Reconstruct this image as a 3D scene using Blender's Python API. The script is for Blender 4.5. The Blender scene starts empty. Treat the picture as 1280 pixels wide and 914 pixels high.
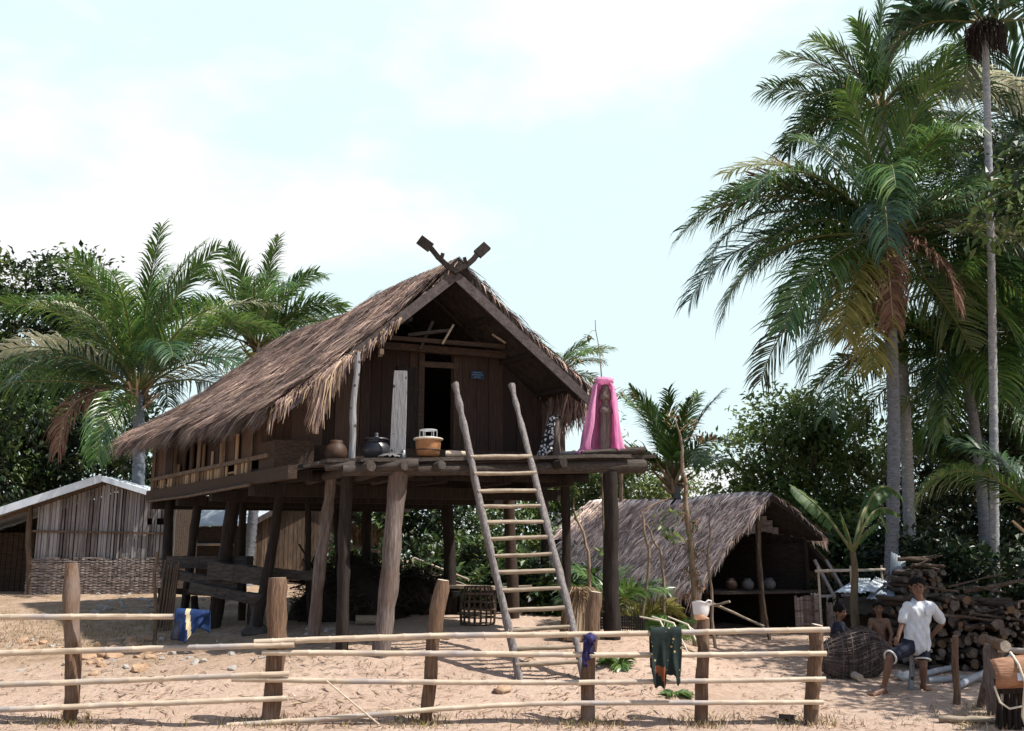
import bpy, math, random
from mathutils import Vector, Matrix
R = math.radians
sc = bpy.context.scene
COL = sc.collection
rng = random.Random(11)

# ------------------------------------------------------------------ camera model (used to measure the place)
F, H, HZ = 1244.0, 1.95, 700.0
PITCH = math.atan((HZ - 457) / F)
CP, SP = math.cos(PITCH), math.sin(PITCH)

def at(px, py, Y):
    u = (px - 640) / F; v = (457 - py) / F
    ry = CP - v * SP; rz = SP + v * CP
    k = Y / ry
    return Vector((u * k, Y, H + rz * k))

# ------------------------------------------------------------------ terrain
def _prof(tab, y):
    if y <= tab[0][0]: return tab[0][1]
    for (y0, z0), (y1, z1) in zip(tab, tab[1:]):
        if y <= y1:
            t = (y - y0) / (y1 - y0)
            return z0 + (z1 - z0) * t
    return tab[-1][1]
PL = [(-20, -.05), (12.3, -.02), (13.0, .04), (15, .33), (20, .85), (25, 1.12), (40, 1.5), (400, 3.0)]
PM = [(-20, -.05), (12.3, -.02), (13.0, .05), (14.5, .36), (15.3, .58), (16.4, .74), (20, .88), (25, 1.12), (40, 1.5), (400, 3.0)]
PR = [(-20, -.05), (12.3, -.02), (13.0, .02), (15, .13), (17, .28), (21, .5), (26, .8), (40, 1.5), (400, 3.0)]
def _ss(t):
    t = max(0, min(1, t)); return t * t * (3 - 2 * t)
def gz(x, y):
    l, m, r = _prof(PL, y), _prof(PM, y), _prof(PR, y)
    z = l + (m - l) * _ss((x + 7) / 4.5)
    z = z + (r - z) * _ss((x - 1.6) / 2.2)
    n = math.sin(x * 1.7 + .4 * y) * math.cos(y * 1.3 - x * .6) * .018 + math.sin(x * 4.1 - y * 3.3) * .007
    return z + n

# ------------------------------------------------------------------ mesh builder
class MB:
    def __init__(s): s.v = []; s.f = []; s.m = []; s.sm = []
    def add(s, vs, fs, m=0, smooth=False):
        o = len(s.v); s.v.extend([tuple(p) for p in vs])
        for f in fs:
            s.f.append(tuple(i + o for i in f)); s.m.append(m); s.sm.append(smooth)
    def hexa(s, c, m=0):
        s.add(c, [(0, 3, 2, 1), (4, 5, 6, 7), (0, 1, 5, 4), (1, 2, 6, 5), (2, 3, 7, 6), (3, 0, 4, 7)], m)
    def box(s, c, d, rz=0, m=0, tilt=None):
        M = Matrix.Rotation(rz, 3, 'Z')
        if tilt is not None: M = M @ tilt
        c = Vector(c); x, y, z = d[0] / 2, d[1] / 2, d[2] / 2
        P = [(-x, -y, -z), (x, -y, -z), (x, y, -z), (-x, y, -z), (-x, -y, z), (x, -y, z), (x, y, z), (-x, y, z)]
        s.hexa([c + M @ Vector(p) for p in P], m)
    def beam(s, p0, p1, w, h, up=(0, 0, 1), m=0, w1=None, h1=None):
        p0, p1 = Vector(p0), Vector(p1); t = (p1 - p0).normalized(); up = Vector(up)
        a = t.cross(up)
        if a.length < 1e-4: a = t.cross(Vector((0, 1, 0)))
        a.normalize(); b = a.cross(t).normalized()
        c = []
        for p, ww, hh in ((p0, w, h), (p1, w1 or w, h1 or h)):
            A, B = a * ww / 2, b * hh / 2
            c += [p - A - B, p + A - B, p + A + B, p - A + B]
        s.hexa(c, m)
    def tube(s, pts, rad, n=8, m=0, cap=True, jit=0, sq=None, seed=None, mcap=None):
        pts = [Vector(p) for p in pts]
        if not isinstance(rad, (list, tuple)): rad = [rad] * len(pts)
        rg = random.Random(seed if seed is not None else rng.random())
        t0 = (pts[1] - pts[0]).normalized()
        ref = Vector((0, 0, 1)) if abs(t0.z) < .9 else Vector((0, 1, 0))
        a = t0.cross(ref).normalized()
        vs = []; fs = []
        ph = rg.random() * 6
        prof = [1 + jit * rg.uniform(-1, 1) for _ in range(n)]
        for i, p in enumerate(pts):
            t = (pts[min(i + 1, len(pts) - 1)] - pts[max(i - 1, 0)])
            t = t.normalized() if t.length > 1e-7 else t0
            a = (a - t * a.dot(t)).normalized(); b = t.cross(a)
            for k in range(n):
                an = 2 * math.pi * k / n + ph
                q = rad[i] * prof[k] * (1 + jit * .6 * rg.uniform(-1, 1))
                ca, sa = math.cos(an), math.sin(an)
                if sq: vs.append(p + a * ca * q + b * sa * q * sq)
                else: vs.append(p + a * ca * q + b * sa * q)
        for i in range(len(pts) - 1):
            for k in range(n):
                k2 = (k + 1) % n
                fs.append((i * n + k, i * n + k2, (i + 1) * n + k2, (i + 1) * n + k))
        s.add(vs, fs, m, True)
        if cap:
            mc = m if mcap is None else mcap
            s.add(vs[:n], [tuple(range(n - 1, -1, -1))], mc)
            s.add(vs[-n:], [tuple(range(n))], mc)
    def capsule(s, p0, p1, r0, r1, n=10, sq=1.0):
        p0, p1 = Vector(p0), Vector(p1); t = p1 - p0; L = t.length; t = t.normalized() if L > 1e-6 else Vector((0, 0, 1))
        pts = []; rr = []
        for k in range(5):
            a = math.pi / 2 * (1 - k / 4); pts.append(p0 - t * r0 * math.sin(a)); rr.append(max(r0 * math.cos(a), r0 * .04))
        for k in range(5):
            a = math.pi / 2 * k / 4; pts.append(p1 + t * r1 * math.sin(a)); rr.append(max(r1 * math.cos(a), r1 * .04))
        s.tube(pts, rr, n, sq=sq, seed=1)
    def ell(s, c, r, M=None, nu=14, nv=9, m=0, fn=None):
        c = Vector(c); vs = []; fs = []
        for j in range(nv + 1):
            th = math.pi * j / nv
            for i in range(nu):
                ph = 2 * math.pi * i / nu
                p = Vector((math.sin(th) * math.cos(ph), math.sin(th) * math.sin(ph), math.cos(th)))
                if fn: p = p * fn(p)
                p = Vector((p.x * r[0], p.y * r[1], p.z * r[2]))
                if M is not None: p = M @ p
                vs.append(c + p)
        for j in range(nv):
            for i in range(nu):
                i2 = (i + 1) % nu
                fs.append((j * nu + i, (j + 1) * nu + i, (j + 1) * nu + i2, j * nu + i2))
        s.add(vs, fs, m, True)
    def lathe(s, c, prof, n=20, m=0, M=None):
        c = Vector(c); vs = []; fs = []
        for (r, z) in prof:
            for k in range(n):
                a = 2 * math.pi * k / n
                p = Vector((r * math.cos(a), r * math.sin(a), z))
                if M is not None: p = M @ p
                vs.append(c + p)
        for j in range(len(prof) - 1):
            for k in range(n):
                k2 = (k + 1) % n
                fs.append((j * n + k, j * n + k2, (j + 1) * n + k2, (j + 1) * n + k))
        s.add(vs, fs, m, True)
    def grid(s, fn, nu, nv, m=0, smooth=True):
        vs = [fn(i / nu, j / nv) for j in range(nv + 1) for i in range(nu + 1)]
        fs = [(j * (nu + 1) + i, j * (nu + 1) + i + 1, (j + 1) * (nu + 1) + i + 1, (j + 1) * (nu + 1) + i) for j in range(nv) for i in range(nu)]
        s.add(vs, fs, m, smooth)
    def strip(s, pts, wv, m=0):
        """a ribbon along pts; wv = list of half-width vectors"""
        vs = []
        for p, w in zip(pts, wv): vs += [p - w, p + w]
        s.add(vs, [(2 * i, 2 * i + 1, 2 * i + 3, 2 * i + 2) for i in range(len(pts) - 1)], m, True)
    def mesh(s, name, mats, origin=(0, 0, 0)):
        me = bpy.data.meshes.new(name); o = Vector(origin)
        me.from_pydata([(p[0] - o.x, p[1] - o.y, p[2] - o.z) for p in s.v], [], s.f)
        for m in mats: me.materials.append(m)
        me.polygons.foreach_set('material_index', s.m)
        me.polygons.foreach_set('use_smooth', s.sm)
        me.update(); return me
    def build(s, name, mats, parent=None, origin=None):
        if not isinstance(mats, (list, tuple)): mats = [mats]
        if parent is not None:
            o = Vector((0, 0, 0)); q = parent
            while q is not None: o += q.location; q = q.parent
            me = s.mesh(name, mats, o); ob = bpy.data.objects.new(name, me); ob.parent = parent
        else:
            o = Vector(origin) if origin is not None else Vector((0, 0, 0))
            me = s.mesh(name, mats, o); ob = bpy.data.objects.new(name, me); ob.location = o
        COL.objects.link(ob); return ob

def tag(o, label=None, cat=None, group=None, kind=None):
    if label: o['label'] = label
    if cat: o['category'] = cat
    if group: o['group'] = group
    if kind: o['kind'] = kind
    return o
def thing(name, label, cat, loc, group=None):
    o = bpy.data.objects.new(name, None); COL.objects.link(o); o.location = loc; o.empty_display_size = .1
    return tag(o, label, cat, group)
def copy_tree(o, parent=None):
    c = o.copy(); COL.objects.link(c)
    if parent is not None: c.parent = parent
    for ch in [x for x in COL.objects if x.parent is o]: copy_tree(ch, c)
    return c
def remesh(mb, name, mats, parent, voxel, smooth=3, wrinkle=0.0):
    me = mb.mesh('tmp', [])
    ob = bpy.data.objects.new('tmp', me); COL.objects.link(ob)
    md = ob.modifiers.new('r', 'REMESH'); md.mode = 'VOXEL'; md.voxel_size = voxel
    if smooth:
        m2 = ob.modifiers.new('s', 'SMOOTH'); m2.iterations = smooth; m2.factor = .5
    dg = bpy.context.evaluated_depsgraph_get()
    nm = bpy.data.meshes.new_from_object(ob.evaluated_get(dg))
    bpy.data.objects.remove(ob)
    nm.name = name
    if wrinkle:
        for v in nm.vertices:
            p = v.co; n_ = v.normal
            a = math.sin(p.x * 38 + p.z * 13 + 2 * math.sin(p.z * 9)) + .8 * math.sin(p.z * 41 - p.x * 27 + p.y * 20) + .6 * math.sin(p.x * 71 + p.z * 33) + .5 * math.sin(p.y * 55 + p.z * 20)
            v.co = p + n_ * wrinkle * a
    o = Vector((0, 0, 0)); q = parent
    while q is not None: o += q.location; q = q.parent
    nm.transform(Matrix.Translation(-o))
    nm.materials.clear()
    for m in mats: nm.materials.append(m)
    for p in nm.polygons: p.use_smooth = True; p.material_index = 0
    out = bpy.data.objects.new(name, nm); COL.objects.link(out); out.parent = parent
    return out

# ------------------------------------------------------------------ materials
def new_mat(name):
    m = bpy.data.materials.new(name); m.use_nodes = True
    nt = m.node_tree; nt.nodes.clear()
    out = nt.nodes.new('ShaderNodeOutputMaterial'); b = nt.nodes.new('ShaderNodeBsdfPrincipled')
    nt.links.new(b.outputs[0], out.inputs[0])
    return m, nt, b, out
def nd(nt, t, **kw):
    n = nt.nodes.new('ShaderNode' + t)
    for k, v in kw.items(): setattr(n, k, v)
    return n
def ramp(nt, stops):
    n = nt.nodes.new('ShaderNodeValToRGB'); e = n.color_ramp.elements
    while len(e) < len(stops): e.new(.5)
    for el, (p, c) in zip(e, stops): el.position = p; el.color = (*c, 1) if len(c) == 3 else c
    return n
def noise_mat(name, stops, scale=6, sv=(1, 1, 1), rough=.85, bump=.3, bscale=None, island=0.0, detail=8, spots=None, transl=0, spec=.3, metallic=0, dist=.02, weather=None):
    m, nt, b, out = new_mat(name); L = nt.links.new
    tc = nd(nt, 'TexCoord'); mp = nd(nt, 'Mapping'); mp.inputs['Scale'].default_value = sv
    L(tc.outputs['Object'], mp.inputs[0])
    no = nd(nt, 'TexNoise'); no.inputs['Scale'].default_value = scale; no.inputs['Detail'].default_value = detail; no.inputs['Roughness'].default_value = .65
    L(mp.outputs[0], no.inputs['Vector'])
    cr = ramp(nt, stops); fac = no.outputs['Fac']
    if island:
        ge = nd(nt, 'NewGeometry'); ma = nd(nt, 'Math', operation='MULTIPLY_ADD'); ma.inputs[1].default_value = island; ma.inputs[2].default_value = -island / 2
        L(ge.outputs['Random Per Island'], ma.inputs[0])
        ad = nd(nt, 'Math', operation='ADD'); L(fac, ad.inputs[0]); L(ma.outputs[0], ad.inputs[1]); fac = ad.outputs[0]
    L(fac, cr.inputs[0]); col = cr.outputs[0]
    if weather:   # (colour, scale, low, high): large patches of another wear
        n2 = nd(nt, 'TexNoise'); n2.inputs['Scale'].default_value = weather[1]; n2.inputs['Detail'].default_value = 5
        L(tc.outputs['Object'], n2.inputs['Vector'])
        mr = nd(nt, 'MapRange'); mr.inputs[1].default_value = weather[2]; mr.inputs[2].default_value = weather[3]
        L(n2.outputs['Fac'], mr.inputs[0])
        mx = nd(nt, 'Mix', data_type='RGBA'); L(mr.outputs[0], mx.inputs[0]); L(col, mx.inputs[6]); mx.inputs[7].default_value = (*weather[0], 1); col = mx.outputs[2]
    if spots:     # (colour, scale, radius)
        vo = nd(nt, 'TexVoronoi'); vo.inputs['Scale'].default_value = spots[1]; L(tc.outputs['Object'], vo.inputs['Vector'])
        ls = nd(nt, 'Math', operation='LESS_THAN'); ls.inputs[1].default_value = spots[2]; L(vo.outputs['Distance'], ls.inputs[0])
        mx = nd(nt, 'Mix', data_type='RGBA'); L(ls.outputs[0], mx.inputs[0]); L(col, mx.inputs[6]); mx.inputs[7].default_value = (*spots[0], 1); col = mx.outputs[2]
    L(col, b.inputs['Base Color']); b.inputs['Roughness'].default_value = rough; b.inputs['Metallic'].default_value = metallic
    b.inputs['Specular IOR Level'].default_value = spec
    if bump:
        bn = nd(nt, 'TexNoise'); bn.inputs['Scale'].default_value = bscale or scale * 2; bn.inputs['Detail'].default_value = 6; L(mp.outputs[0], bn.inputs['Vector'])
        bu = nd(nt, 'Bump'); bu.inputs['Strength'].default_value = bump; bu.inputs['Distance'].default_value = dist
        L(bn.outputs['Fac'], bu.inputs['Height']); L(bu.outputs[0], b.inputs['Normal'])
    if transl:
        tr = nd(nt, 'BsdfTranslucent'); L(col, tr.inputs[0]); mx = nd(nt, 'MixShader'); mx.inputs[0].default_value = transl
        L(b.outputs[0], mx.inputs[1]); L(tr.outputs[0], mx.inputs[2]); L(mx.outputs[0], out.inputs[0])
    return m
def leaf_mat(name, stops, rough=.45, transl=.3, spec=.5):
    """leaf colour differs from leaf to leaf (and a little along big clumps)"""
    m, nt, b, out = new_mat(name); L = nt.links.new
    ge = nd(nt, 'NewGeometry'); tc = nd(nt, 'TexCoord'); no = nd(nt, 'TexNoise'); no.inputs['Scale'].default_value = .9; no.inputs['Detail'].default_value = 3
    L(tc.outputs['Object'], no.inputs['Vector'])
    ma = nd(nt, 'Math', operation='MULTIPLY_ADD'); ma.inputs[1].default_value = .55; L(ge.outputs['Random Per Island'], ma.inputs[0])
    m2 = nd(nt, 'Math', operation='MULTIPLY_ADD'); m2.inputs[1].default_value = .8; m2.inputs[2].default_value = -.18; L(no.outputs['Fac'], m2.inputs[0]); L(m2.outputs[0], ma.inputs[2])
    cr = ramp(nt, stops); L(ma.outputs[0], cr.inputs[0])
    L(cr.outputs[0], b.inputs['Base Color']); b.inputs['Roughness'].default_value = rough; b.inputs['Specular IOR Level'].default_value = spec
    tr = nd(nt, 'BsdfTranslucent'); mix = nd(nt, 'MixShader'); mix.inputs[0].default_value = transl
    hs = nd(nt, 'HueSaturation'); hs.inputs['Hue'].default_value = .485; hs.inputs['Value'].default_value = 1.5; L(cr.outputs[0], hs.inputs['Color']); L(hs.outputs[0], tr.inputs[0])
    L(b.outputs[0], mix.inputs[1]); L(tr.outputs[0], mix.inputs[2]); L(mix.outputs[0], out.inputs[0])
    return m

V, HX = (14, 14, 1.1), (1.1, 14, 14)
M = {}
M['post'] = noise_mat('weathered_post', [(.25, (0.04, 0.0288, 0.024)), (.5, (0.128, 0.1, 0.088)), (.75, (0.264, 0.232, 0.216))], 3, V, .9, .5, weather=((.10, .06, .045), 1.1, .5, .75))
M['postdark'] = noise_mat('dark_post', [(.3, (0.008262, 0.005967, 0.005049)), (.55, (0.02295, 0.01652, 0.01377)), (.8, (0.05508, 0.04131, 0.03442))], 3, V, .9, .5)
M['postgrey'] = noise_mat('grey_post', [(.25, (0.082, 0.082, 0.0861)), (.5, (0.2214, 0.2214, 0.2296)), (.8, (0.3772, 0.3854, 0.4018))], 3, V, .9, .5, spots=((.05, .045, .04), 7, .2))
M['fpost'] = noise_mat('fence_post_wood', [(.25, (0.03793, 0.02175, 0.01416)), (.5, (0.13, 0.07763, 0.04956)), (.75, (0.2276, 0.1615, 0.1133))], 3, V, .9, .6, weather=((.20, .16, .14), 1.6, .5, .8))
M['cut'] = noise_mat('cut_wood', [(.3, (.42, .33, .25)), (.7, (.66, .56, .45))], 20, (1, 1, 1), .9, .3)
M['bamboo'] = noise_mat('dry_bamboo', [(.25, (0.2803, 0.2156, 0.1489)), (.5, (0.4672, 0.3815, 0.2886)), (.8, (0.5918, 0.5143, 0.419))], 2.2, (1, 8, 8), .55, .15, weather=((.30, .27, .26), 1.5, .47, .66))
M['bambooV'] = noise_mat('grey_bamboo', [(.25, (0.0936, 0.076, 0.0697)), (.5, (0.216, 0.1976, 0.1927)), (.8, (0.3312, 0.3192, 0.328))], 2.5, (12, 12, 1), .7, .2, island=.5)
M['bamboodark'] = noise_mat('brown_bamboo', [(.25, (0.03375, 0.02138, 0.01406)), (.55, (0.1013, 0.0675, 0.045)), (.8, (0.18, 0.1294, 0.09))], 3, (8, 8, 1), .7, .2, island=.4)
M['rung'] = noise_mat('rung_wood', [(.3, (0.1445, 0.1148, 0.0833)), (.55, (0.3034, 0.2448, 0.1833)), (.8, (0.419, 0.3596, 0.2832))], 3, (1.5, 12, 12), .7, .3)
M['ladder'] = noise_mat('ladder_wood', [(.28, (0.0595, 0.051, 0.04675)), (.5, (0.17, 0.153, 0.1487)), (.75, (0.34, 0.3145, 0.306))], 3.5, (14, 14, 1.4), .9, .6)
M['plank'] = noise_mat('wall_plank', [(.2, (0.0215, 0.01265, 0.009826)), (.5, (0.04888, 0.02876, 0.02128)), (.8, (0.08993, 0.0575, 0.04298))], 3, V, .85, .45, island=.9)
M['beam'] = noise_mat('beam_wood', [(.25, (0.01444, 0.009075, 0.0066)), (.5, (0.04125, 0.02558, 0.01733)), (.8, (0.0825, 0.05569, 0.04125))], 3, HX, .85, .4, island=.25)
M['deck'] = noise_mat('deck_board', [(.25, (0.01836, 0.01377, 0.01163)), (.5, (0.04896, 0.03825, 0.03213)), (.8, (0.104, 0.08874, 0.078))], 3, HX, .9, .5, island=.3)
M['barge'] = noise_mat('barge_board', [(.25, (0.0324, 0.02621, 0.02506)), (.5, (0.0684, 0.05544, 0.05394)), (.8, (0.1152, 0.09744, 0.09744))], 3, (4, 8, 4), .9, .4)
M['slat'] = noise_mat('tan_slat', [(.25, (0.1009, 0.05995, 0.03156)), (.5, (0.202, 0.1325, 0.07575)), (.8, (0.3156, 0.2272, 0.1388))], 3, V, .8, .3, island=.9)
M['thatch'] = noise_mat('thatch_straw', [(.12, (0.05574, 0.03666, 0.03178)), (.42, (0.2089, 0.1382, 0.1155)), (.68, (0.4026, 0.2821, 0.2383)), (.92, (0.7122, 0.5076, 0.39))], 1.4, (1, 1, 1), .9, 0, island=.75, weather=((.085, .066, .062), .9, .42, .72))
M['thatchb'] = noise_mat('thatch_bed', [(.3, (0.0126, 0.00936, 0.00792)), (.7, (0.0432, 0.0324, 0.027))], 9, (1, 1, 1), .95, .5)
M['thatch2'] = noise_mat('old_thatch', [(.15, (0.1649, 0.1212, 0.1059)), (.45, (0.5608, 0.424, 0.3623)), (.7, (1.023, 0.8176, 0.7108)), (.95, (1.584, 1.303, 1.087))], 1.6, (1, 1, 1), .9, 0, island=.75)
M['straw'] = noise_mat('straw', [(.2, (.10, .065, .04)), (.5, (.25, .17, .105)), (.85, (.45, .34, .22))], 2, (1, 1, 1), .9, 0, island=.8)
M['metal'] = noise_mat('zinc_sheet', [(.3, (0.483, 0.5405, 0.6095)), (.7, (0.713, 0.782, 0.851))], 2.5, (1, 1, 1), .5, .1, spec=.5, metallic=.1)
M['metaldark'] = noise_mat('old_zinc_sheet', [(.3, (.16, .20, .25)), (.7, (.33, .39, .45))], 3, (1, 1, 1), .5, .1, spec=.5)
M['weave'] = noise_mat('woven_bamboo', [(.25, (0.085, 0.06375, 0.05525)), (.5, (0.2125, 0.17, 0.153)), (.8, (0.357, 0.306, 0.2805))], 4, (1, 1, 6), .85, .5, island=.4)
M['mat'] = noise_mat('brown_matting', [(.25, (0.0176, 0.01056, 0.007744)), (.5, (0.04224, 0.02746, 0.01936)), (.8, (0.0704, 0.04928, 0.0352))], 5, (1, 1, 6), .9, .5)
M['matdark'] = noise_mat('shade_matting', [(.25, (0.0112, 0.0077, 0.0063)), (.5, (0.0245, 0.0168, 0.0126)), (.8, (0.049, 0.035, 0.0266))], 5, (1, 1, 6), .9, .5)  # matting darkened in colour to stand for the shade inside the hut
M['black'] = noise_mat('sooty_black', [(.3, (.008, .008, .009)), (.7, (.03, .028, .028))], 5, (1, 1, 1), .7, .3)
M['tarp'] = noise_mat('dark_sheet', [(.3, (0.00189, 0.00189, 0.002205)), (.7, (0.005513, 0.005513, 0.0063))], 3, (1, 1, 1), .6, .3)
M['trunk'] = noise_mat('palm_trunk', [(.25, (0.06413, 0.06998, 0.08156)), (.5, (0.171, 0.1881, 0.2175)), (.8, (0.285, 0.3237, 0.3806))], 4, (3, 3, 9), .9, .6)
M['trunkpale'] = noise_mat('pale_palm_trunk', [(.25, (0.1547, 0.1631, 0.1771)), (.5, (0.3093, 0.3262, 0.3545)), (.8, (0.4743, 0.5002, 0.5375))], 4, (3, 3, 7), .9, .5, spots=((.55, .55, .54), 4, .16))
M['bark'] = noise_mat('tree_bark', [(.3, (.06, .045, .035)), (.7, (.19, .15, .12))], 6, (3, 3, 1), .9, .6)
M['barkpale'] = noise_mat('sapling_bark', [(.3, (.14, .095, .065)), (.7, (.33, .25, .18))], 6, (3, 3, 1), .9, .5)
M['palm'] = leaf_mat('palm_leaf', [(.1, (0.02036, 0.05712, 0.01512)), (.45, (0.05429, 0.1257, 0.02772)), (.75, (0.1074, 0.1928, 0.04032)), (.95, (0.2262, 0.2713, 0.063))], .33, .25, .6)
M['palmdark'] = leaf_mat('dark_palm_leaf', [(.1, (0.009567, 0.03072, 0.01733)), (.5, (0.02487, 0.06497, 0.02722)), (.85, (0.05738, 0.1121, 0.03713))], .33, .18, .6)
M['palmyel'] = leaf_mat('yellow_palm_leaf', [(.1, (0.1024, 0.1104, 0.0216)), (.5, (0.192, 0.184, 0.036)), (.9, (0.3072, 0.2797, 0.1008))], .5, .35, .4)
M['palmglare'] = leaf_mat('glare_palm_leaf', [(.1, (.34, .36, .24)), (.5, (.50, .50, .36)), (.9, (.66, .63, .48))], .35, .25, .6)  # sun glare on the fronds, put into the leaf colour
M['palmdead'] = leaf_mat('dead_palm_leaf', [(.1, (0.072, 0.036, 0.024)), (.5, (0.168, 0.092, 0.064)), (.9, (0.304, 0.2, 0.144))], .8, .2, .2)
M['rachis'] = noise_mat('palm_stalk', [(.3, (.07, .09, .03)), (.7, (.17, .17, .06))], 3, (1, 1, 1), .5, 0)
M['leafdark'] = leaf_mat('dark_leaf', [(.1, (0.0051, 0.0153, 0.0068)), (.5, (0.0153, 0.034, 0.0119)), (.9, (0.04675, 0.07225, 0.0238))], .4, .15, .5)
M['leafmid'] = leaf_mat('mid_leaf', [(.1, (0.02751, 0.06077, 0.01872)), (.5, (0.07221, 0.1288, 0.0312)), (.9, (0.1719, 0.2324, 0.0702))], .45, .25, .5)
M['leaflight'] = leaf_mat('light_leaf', [(.1, (0.048, 0.09, 0.0216)), (.5, (0.114, 0.168, 0.0384)), (.9, (0.252, 0.288, 0.084))], .45, .35, .5)
M['leafolive'] = leaf_mat('olive_leaf', [(.1, (0.055, 0.102, 0.03)), (.5, (0.121, 0.192, 0.054)), (.9, (0.264, 0.336, 0.12))], .45, .4, .5)
M['banana'] = leaf_mat('banana_leaf', [(.1, (.02, .055, .012)), (.5, (.045, .10, .02)), (.9, (.09, .16, .035))], .5, .4, .3)
M['bananastem'] = noise_mat('banana_stem', [(.3, (0.055, 0.0385, 0.022)), (.7, (0.143, 0.11, 0.066))], 4, (6, 6, 1), .8, .3)
M['bract'] = leaf_mat('dry_leaf', [(.1, (.10, .045, .025)), (.5, (.20, .10, .05)), (.9, (.3, .19, .1))], .8, .2, .2)
M['jar'] = noise_mat('dark_glazed_jar', [(.3, (.022, .022, .028)), (.7, (.06, .058, .068))], 6, (1, 1, 1), .35, .1, spec=.5)
M['jarbrown'] = noise_mat('brown_clay', [(.3, (0.0336, 0.01792, 0.0112)), (.7, (0.084, 0.0448, 0.028))], 6, (1, 1, 1), .6, .1)
M['potgrey'] = noise_mat('grey_clay', [(.3, (0.063, 0.0585, 0.0585)), (.7, (0.144, 0.1395, 0.1395))], 6, (1, 1, 1), .6, .1)
M['orange'] = noise_mat('orange_clay', [(.3, (.22, .10, .04)), (.7, (.38, .19, .08))], 6, (1, 1, 1), .55, .1, weather=((.10, .06, .035), 5, .5, .7))
M['rim'] = noise_mat('pale_rim', [(.3, (.42, .36, .28)), (.7, (.62, .55, .45))], 6, (1, 1, 1), .6, .1)
M['pan'] = noise_mat('enamel_pan', [(.3, (.35, .38, .4)), (.7, (.5, .53, .55))], 4, (1, 1, 1), .35, 0, spec=.5)
M['pink'] = noise_mat('pink_net', [(.25, (.80, .34, .59)), (.5, (.90, .49, .72)), (.8, (.94, .64, .82))], 7, (2.5, 2.5, 1), .85, .5, transl=.55)
M['bluecloth'] = noise_mat('blue_cloth', [(.3, (0.0036, 0.015, 0.06)), (.7, (0.009, 0.033, 0.114))], 5, (1, 1, 1), .85, .3)
M['cream'] = noise_mat('cream_cloth', [(.3, (.42, .35, .20)), (.7, (.62, .54, .36))], 6, (1, 1, 1), .85, .2)
M['greencloth'] = noise_mat('dark_green_cloth', [(.3, (0.0042, 0.0098, 0.0091)), (.7, (0.0126, 0.0252, 0.0224))], 6, (1, 1, 1), .85, .3, spots=((.34, .28, .14), 15, .21))
M['rust'] = noise_mat('rust_cloth', [(.3, (.15, .045, .02)), (.7, (.26, .09, .04))], 6, (1, 1, 1), .85, .3)
M['purple'] = noise_mat('purple_rag', [(.3, (0.015, 0.0125, 0.055)), (.7, (0.04, 0.035, 0.13))], 6, (1, 1, 1), .85, .3)
M['plastic'] = noise_mat('white_plastic', [(.3, (.62, .60, .60)), (.7, (.78, .76, .76))], 4, (1, 1, 1), .35, 0, transl=.2, spec=.5)
M['plasticorange'] = noise_mat('stained_plastic', [(.3, (.55, .30, .18)), (.7, (.7, .45, .3))], 4, (1, 1, 1), .4, 0)
M['sign'] = noise_mat('blue_plate', [(.3, (0.0036, 0.0084, 0.03)), (.7, (0.0072, 0.0168, 0.048))], 4, (1, 1, 1), .4, 0)
M['signmark'] = noise_mat('plate_lettering', [(.3, (0.056, 0.154, 0.252)), (.7, (0.077, 0.196, 0.308))], 4, (1, 1, 1), .5, 0)
M['skin'] = noise_mat('brown_skin', [(.3, (0.1211, 0.06056, 0.03634)), (.7, (0.1857, 0.0969, 0.06056))], 3, (1, 1, 1), .5, 0, spec=.4)
M['hair'] = noise_mat('black_hair', [(.3, (0.003, 0.0025, 0.0025)), (.7, (0.01, 0.0085, 0.008))], 40, (1, 1, .2), .8, .5, spec=.12)
M['shirt'] = noise_mat('white_shirt', [(.3, (0.4914, 0.516, 0.5569)), (.7, (0.6061, 0.6306, 0.6634))], 3, (1, 1, 1), .8, .25, bscale=9, dist=.03)
M['navy'] = noise_mat('navy_cloth', [(.3, (0.006, 0.0078, 0.018)), (.7, (0.0144, 0.018, 0.036))], 6, (1, 1, 1), .85, .25)
M['trim'] = noise_mat('white_trim', [(.3, (.5, .5, .48)), (.7, (.65, .64, .62))], 6, (1, 1, 1), .8, 0)
M['eye'] = noise_mat('eye', [(.3, (.01, .008, .008)), (.7, (.02, .015, .015))], 6, (1, 1, 1), .3, 0)
M['lip'] = noise_mat('lip', [(.3, (.16, .05, .04)), (.7, (.2, .07, .05))], 6, (1, 1, 1), .5, 0)
M['rock'] = noise_mat('ochre_rock', [(.25, (.20, .12, .075)), (.5, (.36, .24, .155)), (.8, (.52, .39, .28))], 5, (1, 1, 1), .95, .6)
M['rockgrey'] = noise_mat('grey_rock', [(.25, (.16, .14, .13)), (.5, (.34, .31, .28)), (.8, (.56, .52, .47))], 5, (1, 1, 1), .95, .6)
M['log'] = noise_mat('log_bark', [(.25, (0.0245, 0.0175, 0.014)), (.5, (0.07, 0.0504, 0.0385)), (.8, (0.14, 0.1085, 0.0875))], 4, (6, 1, 6), .95, .6)
M['logendgrey'] = noise_mat('grey_log_end', [(.2, (0.049, 0.0385, 0.0315)), (.5, (0.105, 0.084, 0.07)), (.8, (0.189, 0.154, 0.126))], 14, (1, 1, 1), .9, .4)
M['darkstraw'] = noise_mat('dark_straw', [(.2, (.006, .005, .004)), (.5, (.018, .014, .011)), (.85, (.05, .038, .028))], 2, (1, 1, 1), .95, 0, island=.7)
M['logend'] = noise_mat('log_end', [(.2, (0.063, 0.036, 0.02025)), (.5, (0.1485, 0.09, 0.05175)), (.8, (0.225, 0.153, 0.09448))], 3, (1, 1, 1), .9, .3)
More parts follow.
